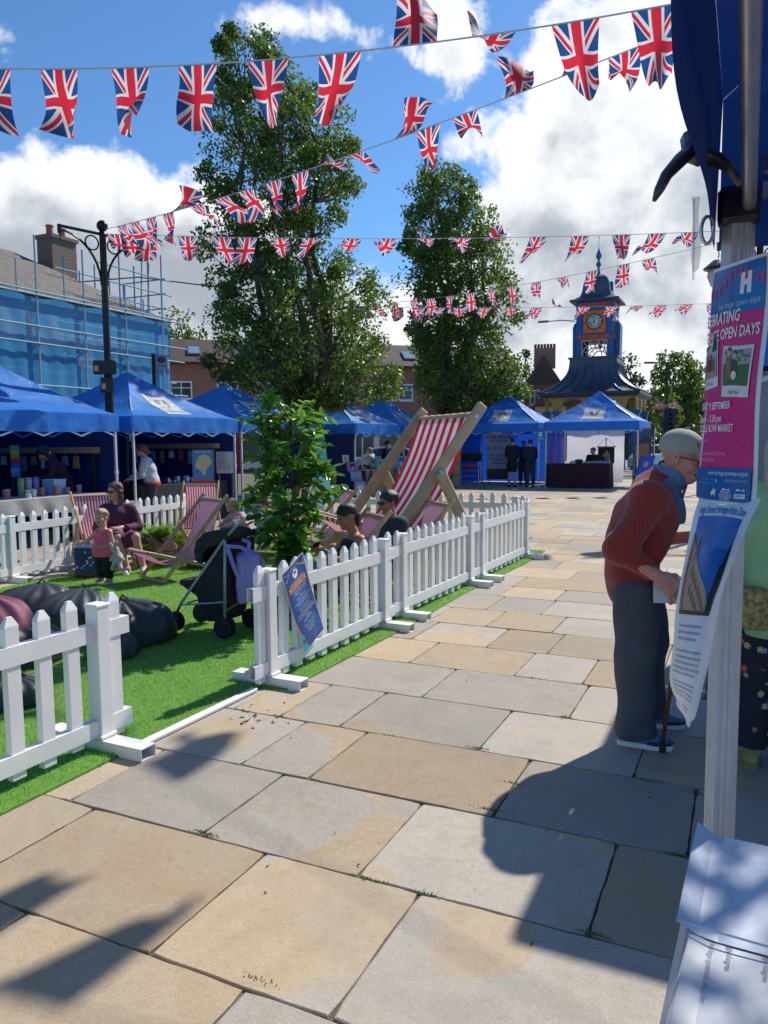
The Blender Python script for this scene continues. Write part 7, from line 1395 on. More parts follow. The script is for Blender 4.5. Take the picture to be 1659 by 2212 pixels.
c = P(832, 955, 25.0); stander((c.x, c.y), math.radians(-100), 'man in black standing by the paintings, left of the giant deckchair', DKT, DKL, HDK, hair_short, .1, 1.)
c = P(800, 955, 30.0); stander((c.x, c.y), math.radians(60), 'fair curly haired child in a pale T-shirt beyond the painting stall', fab('pale_tshirt', (.5, .5, .48)), DKL, HBL, hair_bob, 0, .82)
c = P(1107, 955, 27.7); stander((c.x, c.y), math.radians(-12), 'taller dark figure with bare calves and white socks, back turned, reading the white sign', DKT, DKL, HDK, hair_short, .12, 1.04, skirt=BLKF)
c = P(1146, 955, 27.5); stander((c.x, c.y), math.radians(-5), 'dark figure standing with back turned beside the gazebo pole', NV, DKL, HDK, hair_short, .05, 1.0)
c = P(1131, 955, 29.3); stander((c.x, c.y), math.radians(170), 'dark figure facing out between the two with their backs turned', NV, DKL, HBR, hair_short, .1, .98)
c = P(1283, 955, 27.4); stander((c.x, c.y), math.radians(150), 'man in black with cropped grey hair behind the maroon table', DKT, DKL, hairmat('hair_cropped', (.10, .08, .07), (.2, .17, .15)), hair_short, .1, .78, hy=-50)
c = P(1027, 955, 33.5); stander((c.x, c.y), math.radians(180), 'person in a red top bending behind the black trolley, far left of the white sign', fab('red_top', (.45, .02, .02)), DKL, HDK, hair_short, .4, .95)
# ------------------------------------------------------------------ beanbags
def beanbag(c, rz, R_, H_, label, m, seed, tip=(.0, .0), group='black beanbags'):
    r = empty('beanbag', c, rz, label, 'beanbag', group); rr = random.Random(seed); ph = [rr.uniform(0, 6) for _ in range(8)]
    def fn(u, v):
        a = 2*math.pi*u; f_ = v*math.pi/2; sq = 1/(abs(math.cos(a))**2.6+abs(math.sin(a))**2.6)**(1/2.6); cf = max(0., math.cos(f_))
        fold = 1+.05*math.sin(3*a+ph[0]+v*3)*(1-v)+(.028*math.sin(7*a+ph[1]-v*9)+.014*math.sin(15*a+ph[2]+v*6))*math.sin(3.14*v)
        rad = R_*(sq*(1-v)+v)*(cf**.62*(1+.10*math.sin(v*3.1))-.0)*fold; dn = math.exp(-(((math.cos(a-ph[3])-.5)**2)*5+(v-.62)**2*9))
        z = H_*(math.sin(f_)**.85)*(1+.10*math.sin(2*a+ph[4])*cf)-.16*H_*dn+.03*H_*max(0, v-.86)/.14+.012*math.sin(13*a+ph[5])*math.sin(3.1*v)
        return (math.cos(a)*rad+tip[0]*v*v, math.sin(a)*rad+tip[1]*v*v, max(.014, z))
    q = MB(); q.grid(fn, 72, 34); q.build('cover', m, r, smooth=True)
    q = MB(); q.tube([(tip[0]*.92-.05, tip[1]*.92, H_*.97), (tip[0], tip[1], H_+.045), (tip[0]*.92+.05, tip[1]*.92, H_*.97)], .011, 6); q.build('handle', m, r); return r
MBB = mat('black_vinyl', (.030, .034, .040), .50, spec=.45, var=.2, vscale=3, bump=.35, bscale=7)
for (px, py, R_, H_, rz, tip, lab, sd_) in ((70, 1340, .40, .40, .3, (.1, .02), 'large black beanbag farthest left on the grass, behind the near fence', 1), (158, 1352, .34, .36, 1.2, (.20, .05), 'creased black beanbag at the toddler\'s feet', 2), (297, 1385, .33, .42, .5, (-.10, .02), 'cone shaped black beanbag right of the near fence post', 3), (40, 1430, .36, .42, .9, (-.1, 0), 'black beanbag slumped behind the pickets of the near fence', 4), (248, 1420, .20, .24, 0, (0, 0), 'low black beanbag tucked beside the near fence post', 5), (445, 1225, .26, .36, .4, (0, .05), 'shiny black beanbag behind the pushchair hood', 6), (40, 1520, .22, .20, .4, (0, .0), 'crumpled black beanbag lowest down behind the near fence', 7)):
    c = G(px, py); c.z = .02; beanbag(c, rz, R_*.92, H_*.80, lab, MBB, sd_, tip)
c = G(-14, 1440); c.z = .02; beanbag(c, .3, .30, .50, 'mauve beanbag cut off by the left edge behind the near fence', mat('mauve_cover', (.20, .05, .09), .7, var=.15, vscale=5, bump=.2, bscale=12), 8, (0, 0), None)
# ------------------------------------------------------------------ bags and plants on the turf
r = empty('rucksack', G(187, 1252)+Vector((0, .15, .02)), .2, 'navy rucksack with white stars and brown base beside the seated woman', 'rucksack'); q = SDF(.03); q.b((0, 0, .20), (.13, .08, .13), .05); q.mesh('bag', .010, mat('navy_star_cloth', (.018, .05, .14), .7, var=.3), r, noise=.006, nf=20)
q = SDF(.02); q.b((0, 0, .05), (.15, .10, .025), .03); q.mesh('base', .010, mat('brown_leather', (.12, .04, .025), .5), r)
q = MB(); rr = random.Random(2)
for i in range(16): x, z = rr.uniform(-.15, .15), rr.uniform(.12, .34); q.add([(x+(.017 if j % 2 == 0 else .007)*math.cos(j*.628), -.137-.0, z+(.017 if j % 2 == 0 else .007)*math.sin(j*.628)) for j in range(10)], [tuple(range(10))])
q.build('stars', S(205, 215, 225), r); q = MB(); q.tube([(-.04, 0, .37), (0, 0, .42), (.04, 0, .37)], .01, 6); q.build('handle', S(30, 40, 70), r)
LIL = fab('lilac_cotton', (.34, .26, .58))
hb = P(527, 1236, 6.42); r = empty('lilac_rucksack', hb, math.radians(25), 'lilac rucksack with loose straps hanging from the pushchair handles', 'rucksack'); q = SDF(.03); q.b((.03, 0, -.05), (.065, .04, .17), .035); q.e((.03, 0, .13), (.05, .04, .05)); q.mesh('bag', .009, LIL, r, noise=.006, nf=22)
for pts in ([(.03, 0, .18), (-.03, -.03, .22), (-.17, -.06, .24)], [(.03, 0, .18), (.10, .02, .16), (.16, .03, .10), (.19, .02, .0)], [(-.15, -.07, .22), (-.09, -.08, .02), (-.0, -.07, -.16)], [(.04, 0, .19), (.06, .02, .25), (.0, .05, .27)]):
    q = MB()
    for i in range(len(pts)-1): q.beam(pts[i], pts[i+1], .032, .005, up=(0, 1, .2))
    q.build('strap', LIL, r)
def crate(c, rz, w, d, h, lab, name='wooden_planter'):
    r = empty(name, c, rz, lab, 'planter')
    for k in range(3):
        z = h*(k+.5)/3
        for (a, b_) in (((-w/2, -d/2, z), (w/2, -d/2, z)), ((-w/2, d/2, z), (w/2, d/2, z)), ((-w/2, -d/2+.012, z), (-w/2, d/2-.012, z)), ((w/2, -d/2+.012, z), (w/2, d/2-.012, z))): q = MB(); q.beam(a, b_, .014, h/3*.86); q.build('slat', M_WOODD, r)
    for sx in (-1, 1):
        for sy in (-1, 1): q = MB(); q.box((sx*(w/2-.02), sy*(d/2-.02), h/2), (.03, .03, h)); q.build('corner_post', M_WOODD, r)
    q = MB(); q.box((0, 0, h*.7), (w-.03, d-.03, .02)); q.build('soil', S(50, 38, 28), r); return r
c = G(345, 1222); pl = crate(c+Vector((0, .1, .012)), -.35, .62, .34, .30, 'slatted wooden planter with pink flowers and a fern, between two deckchairs')
M_FERN = leafmat('fern_green', (.10, .26, .03), (.22, .46, .06), (.15, .33, .04), .4)
def fern(parent, cx_, cy_, z, n_, L_, seed):
    rr = random.Random(seed); q = MB()
    for i in range(n_):
        a = rr.uniform(0, 6.28); el = rr.uniform(.7, 1.4); L2 = L_*rr.uniform(.7, 1.1); p = Vector((cx_+rr.uniform(-.12, .12), cy_+rr.uniform(-.06, .06), z)); d = Vector((math.cos(a)*math.cos(el), math.sin(a)*math.cos(el), math.sin(el))); w_ = Vector((-math.sin(a), math.cos(a), 0)); pts = []
        for k in range(13): pts.append(p.copy()); p = p+d*L2/12; d = (d+Vector((math.cos(a)*.05, math.sin(a)*.05, -.10))).normalized()
        for k in range(1, 12):
            l_ = L2*.24*math.sin(math.pi*(k/12)**.7)+.01; dd = (pts[k+1]-pts[k]).normalized()
            for s_ in (-1, 1): e = pts[k]+w_*s_*l_+dd*l_*.5; q.add([tuple(pts[k]), tuple(pts[k]+dd*.014+w_*s_*l_*.5+dd*l_*.3), tuple(e), tuple(pts[k]-dd*.010+w_*s_*l_*.5+dd*l_*.2)], [(0, 1, 2, 3)])
    return q.build('fern_fronds', M_FERN, parent)
fern(pl, -.1, .03, .22, 60, .52, 3); fern(pl, .12, .05, .22, 30, .42, 4)
m, n, b = newmat('pink_petals'); gi = n.new('ShaderNodeNewGeometry'); n.put(b.inputs['Base Color'], n.mix(gi.outputs['Random Per Island'], (.50, .24, .20), (.72, .50, .46))); b.inputs['Roughness'].default_value = .8; M_PET = m
rr = np.random.default_rng(5); cen = np.stack([np.concatenate([rr.uniform(-.05, .34, 26), rr.uniform(-.3, .1, 8)]), np.concatenate([rr.uniform(-.22, -.08, 26), rr.uniform(-.2, -.12, 8)]), np.concatenate([rr.uniform(.05, .36, 26), rr.uniform(.24, .34, 8)])], 1); V = leaves(cen, np.full(len(cen), .05), 60, .028, 3, .9, .3); npmesh('pink_flowers', V, np.arange(len(V)).reshape(-1, 4), M_PET, pl)
# potted artificial tree
c = G(634, 1345); c.z = .012; pt_ = crate(c, math.radians(-25), .34, .34, .30, 'slatted wooden planter holding the tall glossy artificial tree behind the fence', 'potted_tree')
M_FIC = leafmat('glossy_leaf', (.04, .15, .03), (.12, .36, .055), (.07, .24, .035), .42, .28)
q = MB(); rr = random.Random(9); tips = []
for i in range(3):
    a = i*2.1; pts = [(math.cos(a)*.03, math.sin(a)*.03, .2)]
    for k in range(1, 9): z = .2+k*.205; pts.append((.05*math.sin(z*2.2+a)+math.cos(a)*.03, .05*math.cos(z*1.9+a)+math.sin(a)*.03, z))
    q.tube(pts, [.019-.0016*k for k in range(9)], 8)
    for k in range(2, 9):
        for _ in range(7):
            z0_ = pts[k]; z = z0_[2]; w_ = np.interp(z, [.5, .75, .95, 1.25, 1.5, 1.8, 2.1], [.04, .22, .60, .40, .46, .34, .14]); b_ = rr.uniform(0, 6.28); rad = w_*rr.uniform(.5, 1.05); e = (math.cos(b_)*rad, math.sin(b_)*rad, z+rr.uniform(-.05, .26)); md = tuple((z0_[j]*.5+e[j]*.5)+(.04 if j == 2 else 0) for j in range(3)); q.tube([z0_, md, e], [.006, .0045, .002], 4, cap=False); tips.append((md, e))
q.build('trunk', mat('twisted_stem', (.12, .075, .04), .8, var=.3, vscale=12), pt_, smooth=True)
q = MB()
for (a, b_) in tips:
    for k in range(10):
        f_ = rr.uniform(.25, 1.15); p = Vector(a).lerp(Vector(b_), f_); d = Vector((rr.gauss(0, 1), rr.gauss(0, 1), rr.gauss(-.15, .55))).normalized(); w_ = d.cross(Vector((rr.gauss(0, .4), rr.gauss(0, .4), 1))).normalized(); L_ = rr.uniform(.08, .145); up_ = w_.cross(d)*L_*.10
        q.add([tuple(p), tuple(p+d*L_*.35+w_*L_*.27+up_), tuple(p+d*L_*.75+w_*L_*.18+up_), tuple(p+d*L_), tuple(p+d*L_*.75-w_*L_*.18+up_), tuple(p+d*L_*.35-w_*L_*.27+up_), tuple(p+d*L_*.5)], [(0, 1, 6), (1, 2, 6), (2, 3, 6), (3, 4, 6), (4, 5, 6), (5, 0, 6)])
q.build('foliage', M_FIC, pt_)
# ------------------------------------------------------------------ stall tables and goods
def cloth_table(s0, t0, w, d, h, lab, m, drop=None, name='stall_table'):
    r = empty(name, ST(s0, t0), TH, lab, 'table'); drop = drop or h-.03; rr = random.Random(int(w*10+s0*7)); ph = rr.uniform(0, 6)
    q = MB(); q.box((w/2, d/2, h-.012), (w+.03, d+.03, .024), bev=.006)
    per = [(0, 0), (w, 0), (w, d), (0, d), (0, 0)]; L_ = [0]
    for i in range(4): L_.append(L_[-1]+math.dist(per[i], per[i+1]))
    def fn(u, v):
        s_ = u*L_[-1]; i = max(k for k in range(4) if L_[k] <= s_+1e-9) if s_ < L_[-1] else 3; f_ = (s_-L_[i])/(L_[i+1]-L_[i]); x, y = per[i][0]+(per[i+1][0]-per[i][0])*f_, per[i][1]+(per[i+1][1]-per[i][1])*f_
        nx, ny = (per[i+1][1]-per[i][1]), -(per[i+1][0]-per[i][0]); k = math.hypot(nx, ny); o_ = .018+.035*v*math.sin(s_*14+ph)*(.5+.5*math.sin(s_*3.1))+.03*v; return (x+nx/k*o_, y+ny/k*o_, h-.004-v*(drop+.02*math.sin(s_*9+ph)))
    q.grid(fn, 160, 6); q.build('cloth', m, r, smooth='auto'); 
    for (x, y) in ((.1, .1), (w-.1, .1), (w-.1, d-.1), (.1, d-.1)): q = MB(); q.tube([(x, y, 0), (x, y, h-.03)], .015, 6); q.build('leg', M_ALU, r)
    return r
cloth_table(-11.05, 6.9, .75, 3.3, .80, 'long pale grey table laden with cups and tubs beneath the leftmost gazebo', fab('grey_cloth', (.30, .29, .27)), .26)
GC_ = [('pink', (.50, .20, .26)), ('lilac', (.34, .26, .42)), ('pale green', (.36, .48, .26)), ('white', (.6, .6, .62)), ('grey', (.25, .28, .32)), ('coral', (.52, .16, .12)), ('pale blue', (.28, .42, .60)), ('teal', (.12, .28, .30))]
rr = random.Random(12); i = 0
for t_ in [7.15+.125*k for k in range(23)]:
    nm, col = rr.choice(GC_); kind = rr.choice(['cup', 'cup', 'tub', 'jar']); s_ = -10.5-rr.uniform(0, .42); z = .80; h_ = {'cup': .14, 'tub': .10, 'jar': .12}[kind]*rr.uniform(.8, 1.3)
    r = empty(kind, ST(s_, t_, z), 0, '%s %s, %s along from the left on the long grey stall table' % (nm, kind, ordn(i)), kind, 'goods along the grey table'); q = MB(); w_ = .05*rr.uniform(.8, 1.15)
    if kind == 'cup': q.lathe([(w_*.7, 0), (w_, h_), (w_*.93, h_), (w_*.65, .01)], 14)
    elif kind == 'tub': q.lathe([(w_*1.15, 0), (w_*1.3, h_*.9), (w_*1.35, h_*.9), (w_*1.35, h_), (0, h_)], 14)
    else: q.lathe([(w_, 0), (w_, h_*.7), (w_*.7, h_*.8), (w_*.7, h_)], 14)
    q.build(kind+'_body', flat(col), r, smooth='auto'); q = MB(); q.lathe([(w_*1.05, h_+.001), (w_*1.05, h_+.018), (0, h_+.024)], 14) if kind != 'cup' else q.lathe([(w_*.90, h_*.9), (0, h_*.9)], 14); q.build('lid' if kind != 'cup' else 'contents', flat(tuple(.5*x+.3 for x in col)), r); i += 1
for j, (t_, s_, w_, h_) in enumerate(((8.05, -10.85, .42, .22), (7.55, -10.85, .36, .20), (9.55, -10.8, .25, .24))):
    r = empty('storage_box', ST(s_, t_, .80), TH, ['clear plastic storage box in the middle of the long grey table', 'cloudy plastic box at the left end of the long grey table', 'pale blue carton at the right end of the long grey table'][j], 'box'); q = MB(); q.box((0, 0, h_/2), (.26, w_, h_), taper=1.06); q.build('box_body', flat((.30, .40, .52) if j < 2 else (.34, .50, .72)), r); q = MB(); q.box((0, 0, h_+.012), (.29, w_*1.08, .022)); q.build('lid', flat((.42, .48, .56)), r)
for (t_, s_, c_) in ((9.0, -10.95, (.42, .52, .16)), (9.15, -10.95, (.5, .45, .52)), (9.3, -10.95, (.36, .24, .46))):
    r = empty('tumbler', ST(s_, t_, .80), 0, {.42: 'tall lime green tumbler, left of the three tall ones', .5: 'tall pale tumbler between the lime and purple ones', .36: 'tall purple tumbler, right of the three tall ones'}[c_[0]]+' on the grey table', 'tumbler', 'goods along the grey table'); q = MB(); q.lathe([(.045, 0), (.055, .26), (.05, .28)], 14); q.build('tumbler_body', flat(c_), r, smooth='auto'); q = MB(); q.lathe([(.056, .262), (.056, .30), (.0, .315)], 14); q.build('lid', flat(tuple(x*.7 for x in c_)), r)
DKC = fab('black_cloth', (.012, .012, .016)); cloth_table(-11.1, 11.2, .7, 2.7, .85, 'black covered table of small goods under the crest gazebo', DKC)
for k in range(14):
    t_ = 12.3+k*.115; col = rr.choice([(.5, .5, .52), (.2, .25, .3), (.04, .05, .08), (.35, .42, .5)]); r = empty('trinket_box', ST(-10.65-.25*rr.random(), t_, .85), TH+rr.uniform(-.3, .3), 'small %s box, %s from the left on the black covered table' % ('pale' if col[0] > .3 else 'dark', ordn(k)), 'box', 'boxes on the black table'); q = MB(); h_ = rr.uniform(.05, .13); q.box((0, 0, h_/2), (.08, .07, h_)); q.build('box_body', flat(col), r); q = MB(); q.box((.042, 0, h_*.5), (.004, .05, h_*.6)); q.build('price_label', S(220, 220, 222), r)
def board(px, py0, py1, wpx, Y, rz, lab, draw, name='display_board', cat='display board', legs=True, tilt=0.):
    b0, t0_ = P(px, py1, Y), P(px, py0, Y); w_ = wpx*Y/F; h_ = t0_.z-b0.z; r = empty(name, (b0.x, b0.y, 0), rz, lab, cat); z0 = b0.z
    def fn(x, y, l): return (x-w_/2+tilt*y, -.012-l, z0+y)
    s = Sheet(fn, .25); draw(s, w_, h_); s.build('face', r); q = MB(); q.grid(lambda u, v: (w_*(u-.5)+tilt*h_*v, .0, z0+h_*v), 1, 1); q.grid(lambda u, v: (w_*(u-.5)+tilt*h_*v, .02, z0+h_*v), 1, 1)
    for (a, b_) in (((-.5, 0), (.5, 0)), ((-.5, 1), (.5, 1)), ((-.5, 0), (-.5, 1)), ((.5, 0), (.5, 1))): q.beam((a[0]*w_+tilt*h_*a[1], .005, z0+h_*a[1]), (b_[0]*w_+tilt*h_*b_[1], .005, z0+h_*b_[1]), .02, .02)
    if legs and z0 > .1:
        for x in (-.4, .4): q.box((x*w_, .01, z0/2), (.03, .03, z0))
    q.build('backing', S(60, 62, 66), r); return r
def d_map(s, w, h):
    s.rect(0, 0, w, h, S(70, 125, 175), 0); s.poly([(w*.1, h*.5), (w*.3, h*.8), (w*.55, h*.88), (w*.8, h*.85), (w*.95, h*.6), (w*.7, h*.45), (w*.6, h*.2), (w*.42, h*.3), (w*.35, h*.45), (w*.2, h*.4)], S(190, 180, 140), 1); s.rect(0, 0, w, h*.1, S(190, 70, 60), 2); s.text('ART & CRAFT MAP', w*.5, h*.92, h*.06, S(235, 235, 235), 2, 'CENTER')
board(440, 972, 1042, 46, 14.9, -.1, 'blue display board with a pale land map at the back of the crest gazebo', d_map)
def d_list(s, w, h):
    s.rect(0, 0, w, h, S(170, 178, 182), 0); q_ = random.Random(4)
    for k in range(9): s.rect(w*.08, h*(.9-k*.09), w*(.5+.4*q_.random()), h*(.925-k*.09), S(70, 75, 85), 1)
board(487, 976, 1022, 38, 15.2, -.1, 'grey notice board with rows of small print right of the map board', d_list)
board(35, 962, 1030, 18, 14.3, .2, 'narrow rainbow striped chart in the leftmost gazebo', lambda s, w, h: [s.rect(0, h*k/7, w, h*(k+1)/7, c_, 0) for k, c_ in enumerate((S(90, 150, 205), S(150, 180, 200), S(70, 120, 190), S(205, 70, 70), S(225, 170, 60), S(215, 205, 90), S(120, 180, 110)))])
for (px, py, wp, hp, Y, lab) in ((218, 985, 24, 20, 14.9, 'left'), (312, 983, 14, 20, 15.3, 'right')): board(px, py-hp/2, py+hp/2, wp, Y, 0, 'small white card hung on the dark wall, %s of the woman in the hoodie' % lab, lambda s, w, h: (s.rect(0, 0, w, h, S(165, 172, 185), 0), s.rect(w*.1, h*.6, w*.8, h*.66, S(80, 85, 100), 1), s.rect(w*.1, h*.4, w*.7, h*.46, S(80, 85, 100), 1)), 'wall_card', 'card', False)
def d_teal(s, w, h):
    s.rect(0, 0, w, h, S(110, 190, 205), 0); s.poly([(0, h*.3), (w*.5, h*.5), (w, h*.35), (w, h*.6), (w*.4, h*.8), (0, h*.7)], S(70, 165, 175), 1)
    for (x, y, k) in ((.62, .86, .11), (.66, .70, .09)): s.poly([(w*x+w*k*1.6*math.cos(a), h*y+w*k*1.6*math.sin(a)) for a in [i*.5 for i in range(13)]], S(150, 100, 140), 2); s.poly([(w*x+w*k*math.cos(a), h*y+w*k*math.sin(a)) for a in [i*.5 for i in range(13)]], S(200, 150, 160), 3)
    s.poly([(w*.55, h*.72), (w*.62, h*.80), (w*.58, h*.70), (w*.66, h*.60)], S(60, 110, 120), 2)
board(699, 924, 1062, 34, 14.6, .12, 'tall teal banner with two round emblems behind the potted tree', d_teal, 'teal_banner', 'banner', tilt=-.12)
def d_paint(a, b_, c_):
    def f(s, w, h):
        s.rect(0, 0, w, h, a, 0); q_ = random.Random(6)
        s.poly([(w*.5+w*.28*math.cos(t)*(1+.2*math.sin(5*t)), h*.62+h*.22*math.sin(t)) for t in [i*.45 for i in range(14)]], b_, 1); s.rect(w*.46, h*.1, w*.53, h*.5, c_, 1.5)
        for k in range(8): x, y = q_.uniform(.05, .85)*w, q_.uniform(.05, .9)*h; s.poly([(x, y), (x+w*.1, y+h*.02), (x+w*.06, y+h*.1)], b_, 1.2)
    return f
for (px, y0, y1, wp, Y, lab, dr) in ((748, 983, 1000, 14, 21.9, 'small pale painting highest on the rack by the dark gazebo', d_paint(S(190, 190, 205), S(200, 120, 140), S(80, 60, 90))), (763, 998, 1018, 24, 21.8, 'purple painting second down on the rack by the dark gazebo', d_paint(S(140, 120, 180), S(60, 50, 90), S(220, 220, 230))), (771, 1018, 1039, 24, 21.7, 'turquoise painting of a pink tree on the rack by the dark gazebo', d_paint(S(70, 165, 200), S(215, 120, 150), S(120, 70, 80))), (783, 1040, 1080, 22, 21.6, 'tall lilac painting lowest on the rack by the dark gazebo', d_paint(S(130, 140, 200), S(200, 200, 215), S(80, 90, 150))),
    (806, 990, 1010, 12, 23.4, 'small green painting on the painting table', d_paint(S(120, 165, 150), S(70, 120, 100), S(200, 200, 190))), (824, 992, 1012, 20, 23.2, 'sky blue painting on the painting table', d_paint(S(100, 175, 200), S(60, 120, 150), S(230, 230, 220))), (867, 985, 1008, 22, 23.8, 'blue painting right of the man in black', d_paint(S(90, 140, 185), S(60, 90, 140), S(220, 225, 230)))):
    board(px, y0, y1, wp, Y, -.2, lab, dr, 'painting', 'painting', False, -.12 if px < 790 else 0)
for (s_, t_, z_, L_, lab) in ((-13.1, 13.85, 1.60, 2.5, 'tan wooden shelf across the side wall of the crest gazebo'), (-13.1, 10.35, 1.55, 2.5, 'tan wooden shelf across the side wall of the leftmost gazebo')):
    r = empty('wall_shelf', ST(s_, t_, 0), TH, lab, 'shelf'); q = MB(); q.box((L_/2, 0, z_), (L_, .16, .11)); q.build('plank', S(160, 122, 84), r)
    for x in (.1, L_-.1): q = MB(); q.box((x, 0, z_/2), (.05, .05, z_)); q.build('upright', S(40, 34, 34), r)
for k in range(16):
    a1 = k < 8; s_ = -12.9+.27*(k % 8); r = empty('hanging_bag', ST(s_, 10.25 if a1 else 13.75, 1.50 if a1 else 1.55), TH, 'small %s bag hanging from the shelf, %s from the left in the %s gazebo' % (['pale', 'red', 'grey', 'brown'][k % 4], ordn(k % 8), 'leftmost' if a1 else 'crest'), 'bag', 'bags hanging from the shelves'); q = MB(); h_ = .16+.06*(k % 3); q.box((0, 0, -h_/2-.06), (.12, .05, h_), taper=.8); q.build('pouch', flat([(.5, .5, .54), (.42, .05, .05), (.2, .22, .28), (.3, .16, .07)][k % 4]), r); q = MB(); q.tube([(-.04, 0, -.07), (0, 0, 0), (.04, 0, -.07)], .006, 4); q.build('strap', flat((.1, .1, .1)), r)
cloth_table(-10.9, 20.3, .7, 2.4, .82, 'dark brown covered table of paintings left of the giant deckchair', fab('brown_cloth', (.03, .018, .015)))
# back gazebos
cloth_table(-6.35, 26.95, 2.1, .7, .84, 'maroon covered table in the gazebo before the clock tower', fab('maroon_cloth', (.045, .012, .022)))
for k, (px, h_, w_, col, lab) in enumerate(((1238, .10, .22, (.5, .5, .5), 'white bowl on the left of the maroon table'), (1251, .14, .24, (.012, .012, .016), 'black box before the man at the maroon table'), (1290, .07, .9, (.42, .44, .46), 'long pale tray on the maroon table'), (1312, .26, .24, (.14, .15, .16), 'dark metal helmet at the right of the maroon table'))):
    c = P(px, 955, 26.9); c.z = .845; r = empty(['bowl', 'black_box', 'tray', 'helmet'][k], c, TH, lab, ['bowl', 'box', 'tray', 'helmet'][k]); q = MB()
    if k in (0, 3): q.lathe([(w_*.5, 0), (w_*.5, h_*.5), (w_*.35, h_*.85), (0, h_)], 16); 
    else: q.box((0, 0, h_/2), (w_, .25, h_), bev=.01)
    if k == 3: q.box((0, -.1, .05), (.03, .03, .12))
    q.build('surface', flat(col), r, smooth='auto' if k in (0, 3) else False); q = MB(); q.lathe([(w_*.2, h_), (w_*.2, h_+.01)], 10) if k < 3 else q.tube([(0, -.14, h_*.8), (0, 0, h_+.03), (0, .12, h_*.8)], .015, 6); q.build('rim' if k < 3 else 'crest', flat(tuple(min(1, x*1.3) for x in col)), r)
r = empty('white_backdrop', ST(-6.35, 30.05), TH, 'creased white cloth backdrop behind the maroon table', 'backdrop'); q = MB(); q.grid(lambda u, v: (2.15*u, .03*math.sin(u*9+v*3)+.02*math.sin(v*11+u*4)-.3*(1-v)**6, .06+1.98*v), 30, 20); q.build('cloth', M_WHW, r, smooth=True); q = MB(); q.tube([(0, .02, 2.05), (2.15, .02, 2.05)], .02, 6); q.build('top_rail', M_ALU, r)
def d_scene(s, w, h):
    s.rect(0, 0, w, h, S(70, 95, 135), 0); s.poly([(0, h*.75), (w*.4, h*.8), (w*.7, h*.88), (w, h*.82), (w, h*.5), (0, h*.5)], S(50, 66, 100), 1); s.poly([(w*.1, h*.35), (w*.9, h*.35), (w*.9, h*.74), (w*.1, h*.72)], S(150, 110, 80), 2)
    q_ = random.Random(2)
    for k in range(12): x = w*(.05+.08*k); s.poly([(x, h*.1), (x+w*.06, h*.1), (x+w*.05, h*(.35+.2*q_.random())), (x+w*.01, h*.4)], S(46, 42, 44) if k % 3 else S(170, 150, 130), 3)
    s.rect(0, 0, w, h*.14, S(90, 92, 98), 3)
board(1385, 926, 1045, 36, 27.0, TH, 'printed town scene panel on the front right of the gazebo by the clock tower', d_scene, 'scene_panel', 'panel'); board(1411, 928, 1035, 20, 28.3, TH+1.57, 'printed town scene panel on the side of the gazebo by the clock tower', d_scene, 'scene_panel', 'panel')
def d_rom(s, w, h):
    s.rect(0, 0, w, h, S(150, 156, 175), 0); y = h*.86
    for t_ in ('WHAT DID THE ROMANS', 'DO FOR US?', '', 'WE CAN TELL YOU', '', 'WE ARE THE', '9TH LEGION', 'HISPANA'): s.text(t_, w*.5, y, h*.068, S(30, 36, 70), 1, 'CENTER', .02); y -= h*.078
    s.rect(0, 0, w, h*.22, S(30, 40, 34), 1)
board(1077, 932, 1035, 50, 29.0, TH*.4, 'tall pale Roman legion sign at the back of the gazebo, left of the dark figures', d_rom, 'legion_sign', 'sign')
r = empty('hanging_banner', P(1310, 955, 28.6)*Vector((1, 1, 0)), 0, 'black banner with gold emblem hanging from a cord behind the seated man', 'banner'); pz = lambda y: P(1310, y, 28.6).z
q = MB(); q.grid(lambda u, v: (.62*(u-.5), .02*math.sin(u*7), pz(966)-(pz(966)-pz(1001))*v), 10, 6); q.build('banner_cloth', mat('banner_black', (.012, .012, .02), .8), r); q = MB(); q.tube([(-.36, 0, pz(965)), (.36, 0, pz(965))], .018, 6); q.tube([(-.34, 0, pz(965)), (0, 0, pz(946)), (.34, 0, pz(965))], .008, 4); q.tube([(0, .04, 0), (0, .04, pz(945))], .018, 6); q.build('pole', S(90, 80, 70), r); q = MB(); q.box((0, -.03, pz(983)), (.26, .01, .14)); q.box((0, -.035, pz(980)), (.10, .01, .22)); q.build('emblem', S(170, 120, 40), r)
board(1375, 985, 1058, 30, 24.2, .1, 'blue sign with a yellow band leaning outside the gazebo by the clock tower', lambda s, w, h: (s.rect(0, 0, w, h, S(20, 70, 190), 0), s.rect(0, h*.16, w, h*.3, S(215, 195, 50), 1), s.poly([(w*.5+w*.2*math.cos(a), h*.75+w*.2*math.sin(a)) for a in [i*.6 for i in range(10)]], S(160, 150, 90), 1), s.rect(w*.1, h*.34, w*.25, h*.42, S(225, 230, 235), 1)), 'leaning_sign', 'sign', False, .35)
c = P(1167, 941, 27.1); r = empty('pole_sign', (c.x, c.y, c.z), -.2, 'small teal sign hung on the pole between the two back gazebos', 'sign'); q = MB(); q.box((0, 0, 0), (.27, .02, .36)); q.build('plate', S(40, 120, 165), r); q = MB(); q.box((0, -.014, .04), (.12, .006, .16)); q.box((0, -.014, -.11), (.2, .006, .03)); q.build('pictogram', S(170, 215, 225), r)
r = empty('trolley', P(1015, 955, 29.0)*Vector((1, 1, 0)), -.3, 'black wire trolley with a red panel beside the Roman sign gazebo', 'trolley'); q = MB()
q.box((0, 0, 1.05), (.8, .5, .3), bev=.02); q.build('body', DKC, r); q = MB()
for z in (.15, .35, .55, .75): q.tube([(-.38, -.22, z), (.38, -.22, z)], .012, 5)
